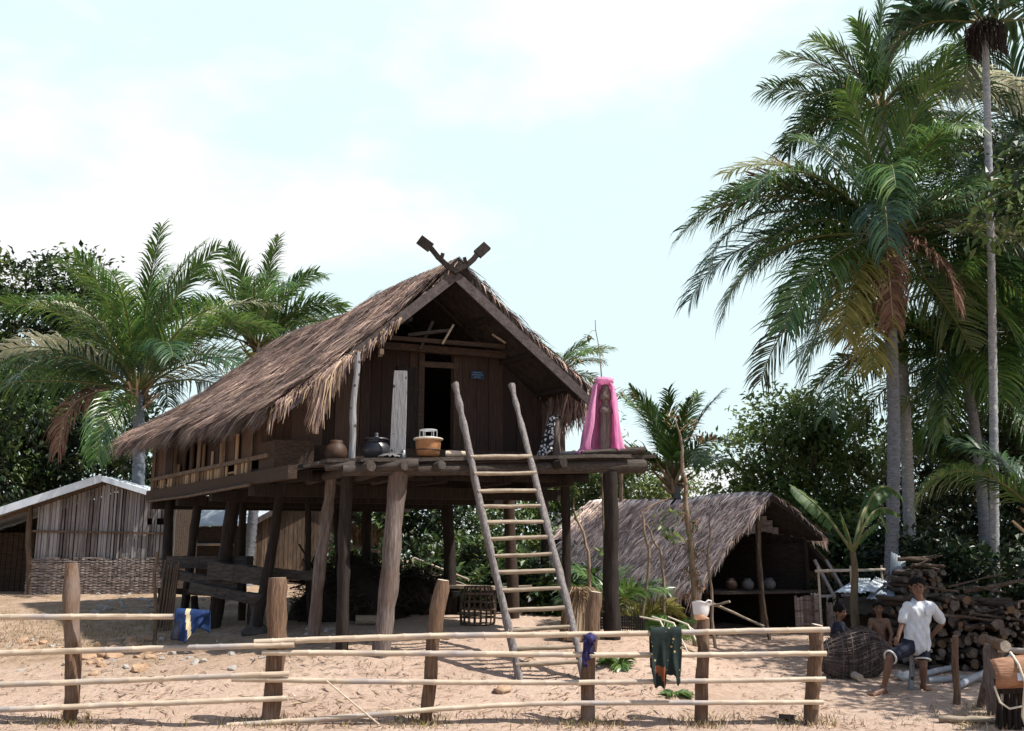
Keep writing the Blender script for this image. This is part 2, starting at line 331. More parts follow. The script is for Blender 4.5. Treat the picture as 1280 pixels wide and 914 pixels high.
M['timber'] = noise_mat('old_timber', [(.25, (0.02127, 0.01741, 0.01547)), (.5, (0.05414, 0.04641, 0.04177)), (.8, (0.1044, 0.09477, 0.08892))], 3, (1.2, 4, 8), .9, .5)
M['strap'] = noise_mat('pale_strap', [(.3, (.45, .42, .34)), (.7, (.62, .58, .48))], 4, (1, 1, 1), .7, 0)
M['pannier'] = noise_mat('brown_wicker', [(.25, (.13, .06, .032)), (.5, (.28, .145, .085)), (.8, (.42, .26, .17))], 3, (2, 2, 22), .7, .7)
M['bluetag'] = noise_mat('pale_blue_patch', [(.3, (.38, .48, .62)), (.7, (.5, .6, .72))], 4, (1, 1, 1), .7, 0)
M['net'] = noise_mat('dark_basketry', [(.25, (.03, .022, .02)), (.5, (.085, .064, .058)), (.8, (.17, .135, .125))], 8, (1, 1, 1), .9, .6, island=.5)
M['greyp'] = noise_mat('grey_pole', [(.25, (0.176, 0.184, 0.2)), (.5, (0.288, 0.296, 0.32)), (.8, (0.4, 0.408, 0.432))], 2.5, (1, 6, 6), .6, .1)
# checked cloth
def checker():
    m, nt, b, out = new_mat('checked_cloth'); L = nt.links.new
    tc = nd(nt, 'TexCoord'); ck = nd(nt, 'TexVoronoi'); ck.inputs['Scale'].default_value = 21
    L(tc.outputs['Object'], ck.inputs['Vector'])
    cr = ramp(nt, [(.42, (.62, .62, .62)), (.5, (.012, .012, .016))]); L(ck.outputs['Distance'], cr.inputs[0]); L(cr.outputs[0], b.inputs['Base Color']); b.inputs['Roughness'].default_value = .85
    return m
M['check'] = checker()
def ground_mat():
    m, nt, b, out = new_mat('dry_earth'); L = nt.links.new
    tc = nd(nt, 'TexCoord')
    def N(scale, det=8, ro=.65):
        n = nd(nt, 'TexNoise'); n.inputs['Scale'].default_value = scale; n.inputs['Detail'].default_value = det; n.inputs['Roughness'].default_value = ro
        L(tc.outputs['Object'], n.inputs['Vector']); return n
    a = N(.55); c1 = ramp(nt, [(.3, (.38, .255, .19)), (.5, (.52, .38, .295)), (.70, (.64, .50, .405))]); L(a.outputs['Fac'], c1.inputs[0])
    f = N(14, 10, .75); c2 = ramp(nt, [(.3, (.30, .20, .145)), (.5, (.54, .40, .315)), (.75, (.68, .55, .45))]); L(f.outputs['Fac'], c2.inputs[0])
    mx = nd(nt, 'Mix', data_type='RGBA'); mx.inputs[0].default_value = .5; L(c1.outputs[0], mx.inputs[6]); L(c2.outputs[0], mx.inputs[7])
    # brown litter patches with ragged edges, and ochre earth up the bank
    g = N(2.6, 10, .8); mr = nd(nt, 'MapRange'); mr.inputs[1].default_value = .52; mr.inputs[2].default_value = .66; L(g.outputs['Fac'], mr.inputs[0])
    m3 = nd(nt, 'Mix', data_type='RGBA'); ml = nd(nt, 'Math', operation='MULTIPLY'); ml.inputs[1].default_value = .45; L(mr.outputs[0], ml.inputs[0]); L(ml.outputs[0], m3.inputs[0])
    L(mx.outputs[2], m3.inputs[6]); m3.inputs[7].default_value = (.25, .175, .12, 1)
    h = N(5.5, 12, .8); mr2 = nd(nt, 'MapRange'); mr2.inputs[1].default_value = .60; mr2.inputs[2].default_value = .66; L(h.outputs['Fac'], mr2.inputs[0])
    m4 = nd(nt, 'Mix', data_type='RGBA'); ml2 = nd(nt, 'Math', operation='MULTIPLY'); ml2.inputs[1].default_value = .45; L(mr2.outputs[0], ml2.inputs[0]); L(ml2.outputs[0], m4.inputs[0])
    L(m3.outputs[2], m4.inputs[6]); m4.inputs[7].default_value = (.17, .12, .085, 1)
    sx = nd(nt, 'SeparateXYZ'); L(tc.outputs['Object'], sx.inputs[0])      # yellower earth on the bank at the left
    gx = nd(nt, 'MapRange', interpolation_type='SMOOTHSTEP'); gx.inputs[1].default_value = -1.0; gx.inputs[2].default_value = -4.2; L(sx.outputs['X'], gx.inputs[0])
    gy = nd(nt, 'MapRange', interpolation_type='SMOOTHSTEP'); gy.inputs[1].default_value = 13.6; gy.inputs[2].default_value = 16.5; L(sx.outputs['Y'], gy.inputs[0])
    g1 = nd(nt, 'Math', operation='MULTIPLY'); L(gx.outputs[0], g1.inputs[0]); L(gy.outputs[0], g1.inputs[1])
    nn = N(1.6, 9, .75); g2 = nd(nt, 'MapRange'); g2.inputs[1].default_value = .32; g2.inputs[2].default_value = .58; L(nn.outputs['Fac'], g2.inputs[0])
    g3 = nd(nt, 'Math', operation='MULTIPLY'); L(g1.outputs[0], g3.inputs[0]); L(g2.outputs[0], g3.inputs[1])
    oc = ramp(nt, [(.3, (.17, .115, .07)), (.5, (.32, .225, .145)), (.75, (.47, .36, .25))]); L(f.outputs['Fac'], oc.inputs[0])
    m5 = nd(nt, 'Mix', data_type='RGBA'); L(g3.outputs[0], m5.inputs[0]); L(m4.outputs[2], m5.inputs[6]); L(oc.outputs[0], m5.inputs[7])
    L(m5.outputs[2], b.inputs['Base Color']); b.inputs['Roughness'].default_value = .95; b.inputs['Specular IOR Level'].default_value = .1
    bn = N(6, 14, .78); bu = nd(nt, 'Bump'); bu.inputs['Strength'].default_value = .9; bu.inputs['Distance'].default_value = .10
    L(bn.outputs['Fac'], bu.inputs['Height']); L(bu.outputs[0], b.inputs['Normal'])
    return m
M['ground'] = ground_mat()
# ------------------------------------------------------------------ helpers that measure the photograph
def proj(p):
    x, y, z = p[0], p[1], p[2] - H
    d = y * CP + z * SP; v = -y * SP + z * CP
    return (640 + F * x / d, 457 - F * v / d)
def gp(px, py):
    """where the line of sight meets the ground"""
    lo, hi = 6.0, 90.0
    Y = lo
    while Y < hi:
        p = at(px, py, Y)
        if p.z < gz(p.x, p.y): break
        Y += .2
    a, b = Y - .2, Y
    for _ in range(20):
        c = (a + b) / 2; p = at(px, py, c)
        if p.z < gz(p.x, p.y): b = c
        else: a = c
    p = at(px, py, b); return Vector((p.x, p.y, gz(p.x, p.y)))
class Frame:
    def __init__(s, O, ar, ad):
        s.O = O; s.r = (math.cos(R(ar)), math.sin(R(ar))); s.d = (-math.sin(R(ad)), math.cos(R(ad)))
        s.det = s.r[0] * s.d[1] - s.r[1] * s.d[0]
    def w(s, a, b, z): return Vector((s.O[0] + a * s.r[0] + b * s.d[0], s.O[1] + a * s.r[1] + b * s.d[1], z))
    def ab(s, X, Y):
        x = X - s.O[0]; y = Y - s.O[1]
        return ((x * s.d[1] - y * s.d[0]) / s.det, (s.r[0] * y - s.r[1] * x) / s.det)
    def onb(s, px, py, b):
        q = at(px, py, 1.0); o = s.ab(0, 0); e = s.ab(q.x, q.y)
        k = (b - o[1]) / (e[1] - o[1]); return Vector((q.x * k, q.y * k, H + (q.z - H) * k))
    def ona(s, px, py, a):
        q = at(px, py, 1.0); o = s.ab(0, 0); e = s.ab(q.x, q.y)
        k = (a - o[0]) / (e[0] - o[0]); return Vector((q.x * k, q.y * k, H + (q.z - H) * k))
    def hexa(s, mb, a0, a1, b0, b1, z0, z1, m=0):
        mb.hexa([s.w(a0, b0, z0), s.w(a1, b0, z0), s.w(a1, b1, z0), s.w(a0, b1, z0), s.w(a0, b0, z1), s.w(a1, b0, z1), s.w(a1, b1, z1), s.w(a0, b1, z1)], m)

def wob(p0, p1, n, amp, sd):
    rg = random.Random(sd); p0, p1 = Vector(p0), Vector(p1); L = (p1 - p0).length; out = []
    f1, f2, f3, f4 = [rg.uniform(0, 6) for _ in range(4)]
    for i in range(n + 1):
        t = i / n; e = math.sin(math.pi * t)
        out.append(p0.lerp(p1, t) + Vector((math.sin(f1 + t * 4) * amp * e + math.sin(f3 + 11 * t) * amp * .25, math.sin(f2 + t * 4.5) * amp * e, math.sin(f4 + 5 * t) * amp * .4 * e)))
    return out
def pole(mb, p0, p1, r0, r1, sd=0, amp=.03, n=12, sides=10, jit=.1, m=0, mcap=None):
    pts = wob(p0, p1, n, amp, sd); rg = random.Random(sd + 5)
    mb.tube(pts, [(r0 + (r1 - r0) * i / n) * (1 + rg.uniform(-.5, .5) * jit) for i in range(n + 1)], sides, m, True, jit, None, sd, mcap)
def bamboo(mb, pts, r, sd=0, m=0, step=.34):
    """a culm with swollen nodes through the given points"""
    rg = random.Random(sd); P = [Vector(p) for p in pts]
    # resample
    seg = []; tot = 0
    for a, b in zip(P, P[1:]): seg.append((tot, (b - a).length, a, b)); tot += (b - a).length
    def pos(s):
        for t0, l, a, b in seg:
            if s <= t0 + l + 1e-6: return a.lerp(b, (s - t0) / l)
        return P[-1]
    s = 0; out = [P[0]]; rad = [r]
    nxt = rg.uniform(.1, step)
    while nxt < tot - .04:
        for ds, k in ((-.022, 1.0), (-.006, 1.09), (.006, 1.09), (.02, .97)):
            out.append(pos(nxt + ds)); rad.append(r * k * (1 - .12 * nxt / tot))
        md = nxt + step * .5
        if md < tot - .05: out.append(pos(md) + Vector((rg.uniform(-1, 1), rg.uniform(-1, 1), rg.uniform(-1, 1))) * r * .12); rad.append(r * (1 - .12 * md / tot))
        nxt += step * rg.uniform(.8, 1.2)
    out.append(P[-1]); rad.append(r * .88)
    mb.tube(out, rad, 10, m, True, .015, None, sd)

# ------------------------------------------------------------------ world, sun, camera
SUN = Vector((.50, -.16, .85)).normalized()
def world():
    w = bpy.data.worlds.new('World'); sc.world = w; w.use_nodes = True; nt = w.node_tree; nt.nodes.clear(); L = nt.links.new
    out = nd(nt, 'OutputWorld'); bg = nd(nt, 'Background'); bg.inputs[1].default_value = .1; L(bg.outputs[0], out.inputs[0])
    sky = nd(nt, 'TexSky'); sky.sky_type = 'NISHITA'; sky.sun_disc = False
    sky.sun_elevation = math.asin(SUN.z); sky.sun_rotation = math.atan2(SUN.x, SUN.y); sky.air_density = 1.2; sky.dust_density = 2.0; sky.ozone_density = 1.2
    # thin bright haze on the sky ahead of the camera, and heaped white clouds above the horizon
    tc = nd(nt, 'TexCoord'); mp = nd(nt, 'Mapping'); mp.inputs['Scale'].default_value = (1, 1, 2.0); mp.inputs['Location'].default_value = (.35, .1, .12)
    L(tc.outputs['Generated'], mp.inputs[0])
    n = nd(nt, 'TexNoise'); n.inputs['Scale'].default_value = 2.3; n.inputs['Detail'].default_value = 9; n.inputs['Roughness'].default_value = .52; L(mp.outputs[0], n.inputs['Vector'])
    mr = nd(nt, 'MapRange', interpolation_type='SMOOTHSTEP'); mr.inputs[1].default_value = .50; mr.inputs[2].default_value = .63; L(n.outputs['Fac'], mr.inputs[0])
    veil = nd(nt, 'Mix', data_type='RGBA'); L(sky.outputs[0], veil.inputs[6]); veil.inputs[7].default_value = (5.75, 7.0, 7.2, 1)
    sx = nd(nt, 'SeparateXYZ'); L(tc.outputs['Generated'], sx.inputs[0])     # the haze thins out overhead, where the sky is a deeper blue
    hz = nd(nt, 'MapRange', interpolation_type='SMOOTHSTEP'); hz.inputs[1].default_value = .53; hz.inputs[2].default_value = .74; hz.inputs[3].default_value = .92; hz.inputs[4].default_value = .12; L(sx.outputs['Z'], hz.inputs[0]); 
    by = nd(nt, 'MapRange', interpolation_type='SMOOTHSTEP'); by.inputs[1].default_value = .18; by.inputs[2].default_value = .68; by.inputs[3].default_value = .15; by.inputs[4].default_value = 1; L(sx.outputs['Y'], by.inputs[0])    # sky dimmed beside and behind the camera, to cut fill in the shade
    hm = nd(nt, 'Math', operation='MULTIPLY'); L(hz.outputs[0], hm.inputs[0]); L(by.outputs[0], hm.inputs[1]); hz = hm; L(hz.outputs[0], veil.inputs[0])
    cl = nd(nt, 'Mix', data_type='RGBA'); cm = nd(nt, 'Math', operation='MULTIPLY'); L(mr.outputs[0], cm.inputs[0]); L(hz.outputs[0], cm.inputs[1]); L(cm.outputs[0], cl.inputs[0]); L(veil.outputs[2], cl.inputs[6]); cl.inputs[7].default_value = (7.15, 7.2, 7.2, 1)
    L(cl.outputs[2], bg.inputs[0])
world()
sl = bpy.data.lights.new('sun', 'SUN'); sl.energy = 5.0; sl.angle = R(.5); sl.color = (1, .95, .87)
so = bpy.data.objects.new('sun', sl); COL.objects.link(so); so.rotation_euler = SUN.to_track_quat('Z', 'Y').to_euler(); so.location = (10, -5, 30)
cam = bpy.data.cameras.new('camera'); cam.sensor_width = 36; cam.lens = F / 1280 * 36; cam.clip_end = 2000; cam.clip_start = .05
co = bpy.data.objects.new('camera', cam); COL.objects.link(co); co.location = (0, 0, H); co.rotation_euler = (math.pi / 2 + PITCH, 0, 0); sc.camera = co
vs = sc.view_settings; vs.view_transform = 'Standard'; vs.look = 'None'; vs.gamma = 1; vs.use_curve_mapping = False; vs.exposure = .6
sc.cycles.max_bounces = 6; sc.cycles.transparent_max_bounces = 4; sc.cycles.caustics_reflective = False; sc.cycles.caustics_refractive = False

# ------------------------------------------------------------------ ground
def ground():
    mb = MB()
    def axis(lo, hi, fine0, fine1, st, coarse):
        v = [lo]; 
        while v[-1] < hi:
            x = v[-1]; v.append(x + (st if fine0 <= x < fine1 else coarse * max(1, min(abs(x - fine0), abs(x - fine1)) / 8)))
        return v
    xs = axis(-330, 330, -12, 10, .14, 1.5); ys = axis(-60, 420, 10.5, 26, .12, 1.2)
    rg = random.Random(3)
    vs_ = []
    for y in ys:
        for x in xs:
            z = gz(x, y)
            if -12 <= x <= 10 and 10 < y < 26: z += rg.uniform(-.011, .011)
            vs_.append((x, y, z))
    nx = len(xs)
    mb.add(vs_, [(j * nx + i, j * nx + i + 1, (j + 1) * nx + i + 1, (j + 1) * nx + i) for j in range(len(ys) - 1) for i in range(nx - 1)], 0, True)
    tag(mb.build('ground', M['ground']), kind='structure')
ground()

# ------------------------------------------------------------------ thatch
def thatch_plane(mb, P, n, ln, wd, seed, lift=.03, m=0, v0=0.0, v1=1.0, thick=.16, fringe=0, flen=(.3, .6), fdrop=.55, course=.06, pale=None):
    """strands laid down a roof plane; P(u, v) gives the plane (v runs down the slope)"""
    rg = random.Random(seed); dv = .01
    def frame(u, v):
        p = P(u, v); dn = (P(u, min(v + dv, 1.0)) - P(u, min(v + dv, 1.0) - dv)).normalized(); ac = (P(min(u + .01, 1), v) - P(max(u - .01, 0), v)).normalized()
        nm = ac.cross(dn).normalized()
        if nm.z < 0: nm = -nm
        return p, dn, ac, nm
    for i in range(n):
        u = rg.random(); v = v0 + (v1 - v0) * rg.random()
        cl = math.sin(u * 41 + v * 17) * .5 + math.sin(u * 23 - v * 31) * .5
        p, dn, ac, nm = frame(u, v)
        sway = rg.gauss(0, .22) + cl * .18
        dr = (dn + ac * sway).normalized(); l = rg.uniform(*ln)
        w = (ac * rg.uniform(*wd) + nm * rg.uniform(-.3, .3) * wd[1])
        base = p + nm * (thick + rg.uniform(-.015, .03) + .02 * cl + course * (((v + .035 * math.sin(u * 19)) * 8) % 1.0))
        up = rg.uniform(.0, 1) ** 2 * lift * 2
        mb.strip([base, base + dr * l * .5 + nm * up * .6, base + dr * l + nm * up * rg.uniform(-.3, 1)], [w, w * .9, w * .25], pale if pale and rg.random() < .05 + .22 * max(0, v - .6) * (1 + math.sin(u * 21)) else m)
    for i in range(fringe):
        u = rg.random(); v = 1 - rg.random() ** 2 * .07
        p, dn, ac, nm = frame(u, v)
        k = .65 + .35 * math.sin(u * 57 + 1) * math.sin(u * 23) + .25 * math.sin(u * 131)
        l = rg.uniform(*flen) * max(.35, k)
        base = p + nm * rg.uniform(0.0, thick)
        dr = (dn + ac * rg.gauss(0, .18)).normalized(); d2 = (dr * (1 - fdrop) + Vector((0, 0, -1)) * fdrop + ac * rg.gauss(0, .1)).normalized()
        w = ac * rg.uniform(*wd)
        mb.strip([base - dr * .15, base + dr * l * .4, base + dr * l * .4 + d2 * l * .6], [w, w, w * .2], pale if pale and rg.random() < .16 * (1 + math.sin(u * 21)) else m)
def slab(mb, P, nu, nv, thick, m=0, sgn=1):
    top = []; bot = []
    for j in range(nv + 1):
        for i in range(nu + 1):
            u, v = i / nu, j / nv; p = P(u, v); top.append(p + Vector((0, 0, thick * 1.25))); bot.append(p)
    W = nu + 1; n = len(top); q = []
    for j in range(nv):
        for i in range(nu):
            a = j * W + i; q.append((a, a + 1, a + W + 1, a + W)); q.append((n + a, n + a + W, n + a + W + 1, n + a + 1))
    for i in range(nu):
        q.append((i, n + i, n + i + 1, i + 1)); a = nv * W + i; q.append((a, a + 1, n + a + 1, n + a))
    for j in range(nv):
        a = j * W; q.append((a, a + W, n + a + W, n + a)); a = j * W + nu; q.append((a, n + a, n + a + W, a + W))
    mb.add(top + bot, q, m)
# ------------------------------------------------------------------ the stilt house
HF = Frame((-1.8441, 15.3), 16, 36)
hw = HF.w
def deck_z(a): return 3.44 + .042 * (a + 1)
def stilt_house():
    base = gp(610, 800); base.z = gz(base.x, base.y)
    T = thing('stilt_house', 'old wooden house on stilts with a shaggy thatched roof and crossed horns on its gable', 'house', base)
    # --- roof
    RA, RZ = 1.53, 6.83
    def left(u, v):
        b = .9 + 7.9 * u; ea = -1.45 - .16 * u; ez = 4.16 + .20 * u; rz = RZ + .05 * math.sin(u * 9) - .10 * u
        sag = .13 * math.sin(math.pi * v) + .035 * math.sin(u * 13 + v * 5)
        fl = .10 * max(0, v - .75) * 4
        return hw(RA + (ea - RA) * v - fl * .3, b + .25 * v * (u - .2), rz + (ez - rz) * v - sag * .8 + fl * .25)
    def right(u, v):
        b = .9 + 8.1 * u; ea = 4.06; ez = 4.60; rz = RZ + .05 * math.sin(u * 9) - .10 * u
        return hw(RA + (ea - RA) * v, b, rz + (ez - rz) * v - .09 * math.sin(math.pi * v))
    mb = MB()
    slab(mb, left, 28, 14, .15, 1); slab(mb, right, 20, 10, .15, 1)
    thatch_plane(mb, left, 30000, (.25, .62), (.003, .010), 1, .035, 0, 0, .95, .16, 7500, (.25, .62), .42, .06, 2)
    thatch_plane(mb, right, 7000, (.3, .6), (.004, .011), 2, .03, 0, 0, .95, .17, 1500, (.3, .65), .6)
    rg = random.Random(5)
    for i in range(1300):           # ridge cap, straw bent over the ridge
        u = rg.random(); p = left(u, 0) + Vector((0, 0, .2 + rg.uniform(0, .05))); q = left(u, rg.uniform(.06, .2)) + Vector((0, 0, .25)); s = right(min(1, max(0, u + rg.gauss(0, .02))), rg.uniform(.05, .16)) + Vector((0, 0, .24))
        w = Vector((HF.d[0], HF.d[1], 0)) * rg.uniform(.006, .016)
        mb.strip([q, p, s], [w * .3, w, w * .3])
    for i in range(1500):           # straw that has slipped over the front verge on the low left side
        v = .50 + .47 * rg.random(); v = v if rg.random() < .8 else rg.random()
        k = max(0.1, math.sin((v - .42) * 8) * .55 + .5 * math.sin(v * 29) ** 2)
        p = left(rg.random() * .05, v) + Vector((0, 0, .17)); fwd = Vector((-HF.d[0], -HF.d[1], 0)); dn = (left(0, min(1, v + .05)) - left(0, v - .02)).normalized()
        l = rg.uniform(.3, .75) * k
        w = Vector((HF.r[0], HF.r[1], 0)) * rg.uniform(.006, .016)
        d1 = (dn * .9 + fwd * rg.uniform(.1, .7)).normalized(); d2 = (Vector((0, 0, -1)) + dn * rg.uniform(0, .5) + fwd * .1).normalized()
        mb.strip([p, p + d1 * l * .4, p + d1 * l * .4 + d2 * l * .7], [w, w, w * .2])
    for i in range(500):            # and along the upper verges, shorter
        v = rg.random() * .9; fn = left if rg.random() < .45 else right
        p = fn(rg.random() * .03, v) + Vector((0, 0, .18)); fwd = Vector((-HF.d[0], -HF.d[1], 0)); dn = (fn(0, min(1, v + .05)) - fn(0, max(0, v - .02))).normalized()
        d1 = (dn + fwd * rg.uniform(.1, .4)).normalized(); l = rg.uniform(.15, .38)
        w = Vector((0, 0, 1)).cross(fwd) * rg.uniform(.005, .014)
        mb.strip([p, p + d1 * l * .6, p + d1 * l * .8 + Vector((0, 0, -l * .3))], [w, w, w * .2])
    for i in range(700):            # right corner hangs in a ragged beard
        p = right(rg.random() * .30, 1 - rg.random() * .12) + Vector((rg.uniform(-.05, .05), rg.uniform(-.05, .05), rg.uniform(0, .15)))
        l = rg.uniform(.25, .6); w = Vector((HF.r[0], HF.r[1], 0)) * rg.uniform(.005, .015); o = Vector((rg.uniform(-.12, .16), rg.uniform(-.1, .1), 0))
        mb.strip([p, p + o * .5 + Vector((0, 0, -l * .5)), p + o + Vector((0, 0, -l))], [w, w, w * .2])
    for i in range(2600):           # long straw hanging over the front verge, thickest at two places
        v = rg.choice((rg.gauss(.70, .045), rg.gauss(.70, .045), rg.gauss(.72, .03), rg.uniform(.35, .99))); v = min(.995, max(.2, v))
        kk = .22 + .85 * math.exp(-((v - .715) / .06) ** 2) + .25 * math.exp(-((v - .97) / .05) ** 2) + .15 * math.sin(v * 90)
        p = left(rg.uniform(0, .03), v) + Vector((0, 0, rg.uniform(.05, .2))); fwd = Vector((-HF.d[0], -HF.d[1], 0)); p = p + fwd * rg.uniform(.06, .20)
        dn = (left(0, min(1, v + .05)) - left(0, v - .02)).normalized(); l = rg.uniform(.35, .95) * kk; w = Vector((HF.r[0], HF.r[1], 0)) * rg.uniform(.006, .014)
        d1 = (dn * .7 + fwd * .25 + Vector((0, 0, -.3))).normalized(); d2 = (Vector((rg.gauss(0, .08), rg.gauss(0, .06), -1)) + dn * .18).normalized()
        q = left(.03, max(0, v - .04)) + Vector((0, 0, .19))
        mb.strip([q, p, p + d1 * l * .3, p + d1 * l * .3 + d2 * l * .7], [w, w, w, w * .2], 2 if rg.random() < .3 else 0)
    roof = mb.build('thatched_roof', [M['thatch'], M['thatchb'], M['straw']], T)
    # --- barge boards and horns
    def bp(px, py, b=.80): return HF.onb(px, py, b)
    for a0, a1 in (((571, 343), (344, 521)), ((569, 344), (738, 503))):
        m_ = MB(); pa, pb = bp(*a0), bp(*a1)
        m_.beam(pa, pa.lerp(pb, .5), .045, .165, w1=.05, h1=.155); m_.beam(pa.lerp(pb, .5), pb, .05, .155, w1=.045, h1=.14)
        m_.build('barge_board', M['barge'], roof)
    for pts, head, pegs in ((((573, 341), (560, 333), (548, 322), (540, 312), (534, 306)), ((537, 309), (525, 300)), ((551, 326), (553, 319))),
                            (((567, 340), (582, 333), (592, 324), (598, 316), (600, 313)), ((598, 317), (608, 308)), ((583, 331), (581, 324)))):
        m_ = MB(); P = [bp(x, y, .74) for x, y in pts]
        for p, q in zip(P, P[1:]): m_.beam(p, q + (q - p) * .15, .085, .06, up=(0, 1, 0))
        p, q = [bp(x, y, .74) for x, y in head]; m_.beam(p - (q - p) * .15, q + (q - p) * .10, .165, .07, up=(0, 1, 0))
        p, q = [bp(x, y, .735) for x, y in pegs]; m_.beam(p, q + (q - p) * .3, .06, .05, up=(0, 1, 0))
        m_.build('gable_horn', M['postdark'], roof)
    # --- front wall
    def top_z(a):
        za = RZ + (4.16 - RZ) * (RA - a) / (RA + 1.45) if a < RA else RZ + (4.6 - RZ) * (a - RA) / (4.06 - RA)
        return min(5.62, za - .14)
    rg = random.Random(8)
    m_ = MB(); a = -1.2
    while a < 4.12:
        w = rg.uniform(.17, .30); a1 = min(a + w, 4.15)
        if 1.50 < (a + a1) / 2 < 2.03: a = max(a1, 2.03) if a1 > 1.95 else a1; continue
        if a < 1.50 < a1: a1 = 1.50
        off = rg.uniform(-.012, .012); g = rg.uniform(.004, .012)
        m_.hexa([hw(a, 2 + off, 3.5), hw(a1 - g, 2 + off, 3.5), hw(a1 - g, 2.035 + off, 3.5), hw(a, 2.035 + off, 3.5),
                 hw(a, 2 + off, top_z(a)), hw(a1 - g, 2 + off, top_z(a1)), hw(a1 - g, 2.035 + off, top_z(a1)), hw(a, 2.035 + off, top_z(a))])
        a = a1
    fwall = m_.build('front_wall', M['plank'], T)
    m_ = MB()
    for a0, a1 in ((1.40, 1.50), (2.03, 2.11)): HF.hexa(m_, a0, a1, 1.94, 1.985, 3.6, 5.56)
    HF.hexa(m_, 1.40, 2.11, 1.93, 1.985, 5.30, 5.40)
    m_.build('door_frame', M['beam'], fwall)
    m_ = MB(); HF.hexa(m_, 1.02, 1.20, 1.945, 1.985, 3.86, 5.3); HF.hexa(m_, 1.21, 1.395, 1.95, 1.985, 3.86, 5.28); m_.build('door', M['postdark'], fwall)
    m_ = MB(); HF.hexa(m_, -.95, 4.2, 1.86, 1.935, 3.57, 3.84); HF.hexa(m_, -.9, 4.15, 1.80, 1.855, 3.55, 3.68); m_.build('wall_plate', M['beam'], T)
    m_ = MB(); m_.beam(hw(.28, 1.80, 5.62), hw(2.9, 1.80, 5.56), .12, .12); m_.beam(hw(.45, 1.5, 5.70), hw(2.7, 1.5, 5.66), .07, .07); m_.build('tie_beam', M['beam'], T)
    for p, q, b, w in (((541, 402), (525, 437), 1.7, .05), ((510, 419), (562, 413), 1.6, .055), ((567, 406), (553, 430), 1.35, .035), ((615, 418), (632, 429), 1.3, .03), ((600, 395), (628, 428), 2.1, .03)):
        m_ = MB(); m_.beam(HF.onb(*p, b), HF.onb(*q, b), w, w); m_.build('gable_strut', M['rung'] if w < .04 and b < 2 else M['timber'], T)
    for p, b in (((476, 441), 1.74), ((427, 473), 1.9)):
        m_ = MB(); c = HF.onb(*p, b); m_.box(c, (.07, .25, .09), R(16)); m_.build('beam_end', M['cut'], T)
    # purlins and rafters under the roof
    m_ = MB()
    for v in (.28, .55, .82):
        for fn in (left, right): m_.beam(fn(.0, v) + Vector((0, 0, -.06)), fn(1, v) + Vector((0, 0, -.06)), .07, .07)
    for u in (.02, .14, .3, .5, .7, .9):
        for fn in (left, right): m_.beam(fn(u, .01) + Vector((0, 0, -.14)), fn(u, .97) + Vector((0, 0, -.14)), .06, .06)
    m_.build('rafter_frame', M['postdark'], roof)
    # --- side and back walls
    m_ = MB(); b = 2.05
    while b < 7.85:
        w = rg.uniform(.18, .32); off = rg.uniform(-.012, .012)
        if rg.random() < .93: m_.hexa([hw(-1.2 + off, b, 3.66), hw(-1.2 + off, b + w - .01, 3.66), hw(-1.165 + off, b + w - .01, 3.66), hw(-1.165 + off, b, 3.66), hw(-1.2 + off, b, 4.5), hw(-1.2 + off, b + w - .01, 4.5), hw(-1.165 + off, b + w - .01, 4.5), hw(-1.165 + off, b, 4.5)])
        b += w
    swall = m_.build('side_wall', M['plank'], T)
    bays = [2.45, 3.6, 4.9, 6.3, 7.72]; m_ = MB(); b = 2.45; bay = 0
    HF.hexa(m_, -1.232, -1.205, bays[0], bays[1] - .02, 3.44, 3.48)
    while b < 7.7:
        if b > bays[bay + 1]: m_.build('slat_panel', M['slat'], swall); m_ = MB(); bay += 1; HF.hexa(m_, -1.232, -1.205, bays[bay] + .04, bays[bay + 1] - .02, 3.44, 3.48)
        w = rg.uniform(.06, .13)
        z1 = 3.63 if rg.random() < .88 else 3.63 + rg.uniform(.15, .5)
        if rg.random() < .92:
            o = rg.uniform(-.008, .008) - .055
            m_.hexa([hw(-1.2 + o, b, 3.40), hw(-1.2 + o, b + w, 3.40), hw(-1.18 + o, b + w, 3.40), hw(-1.18 + o, b, 3.40), hw(-1.2 + o, b, z1), hw(-1.2 + o, b + w, z1), hw(-1.18 + o, b + w, z1), hw(-1.18 + o, b, z1)])
        b += w + rg.uniform(.012, .06)
    m_.build('slat_panel', M['slat'], swall)
    m_ = MB(); m_.beam(hw(-1.28, 1.5, 3.62), hw(-1.28, 7.9, 3.62), .05, .07); 
    for b in (2.3, 3.6, 4.9, 6.3, 7.75): m_.beam(hw(-1.275, b, 3.3), hw(-1.275, b, 4.4), .07, .06)
    m_.build('side_rail', M['bamboodark'], swall)
    m_ = MB(); HF.hexa(m_, -1.34, -1.20, .55, 7.95, 3.18, 3.39); m_.build('sill_beam', M['beam'], T)
    m_ = MB(); bamboo(m_, [hw(-1.42, 1.9, 3.16), hw(-1.42, 5, 3.13), hw(-1.42, 7.6, 3.15)], .028, 4); m_.build('sill_pole', M['bamboodark'], T)
    m_ = MB(); HF.hexa(m_, 4.10, 4.15, 2.04, 7.9, 3.45, 4.7); HF.hexa(m_, -1.16, 4.1, 7.86, 7.9, 3.45, 4.4)
    m_.hexa([hw(-1.16, 7.86, 4.4), hw(4.1, 7.86, 4.4), hw(4.1, 7.9, 4.4), hw(-1.16, 7.9, 4.4), hw(1.3, 7.86, 6.5), hw(1.8, 7.86, 6.5), hw(1.8, 7.9, 6.5), hw(1.3, 7.9, 6.5)])
    m_.build('back_wall', M['plank'], T)
    m_ = MB(); HF.hexa(m_, -1.25, -.62, 1.35, 1.99, 3.36, 3.86); m_.build('corner_panel', M['beam'], T)
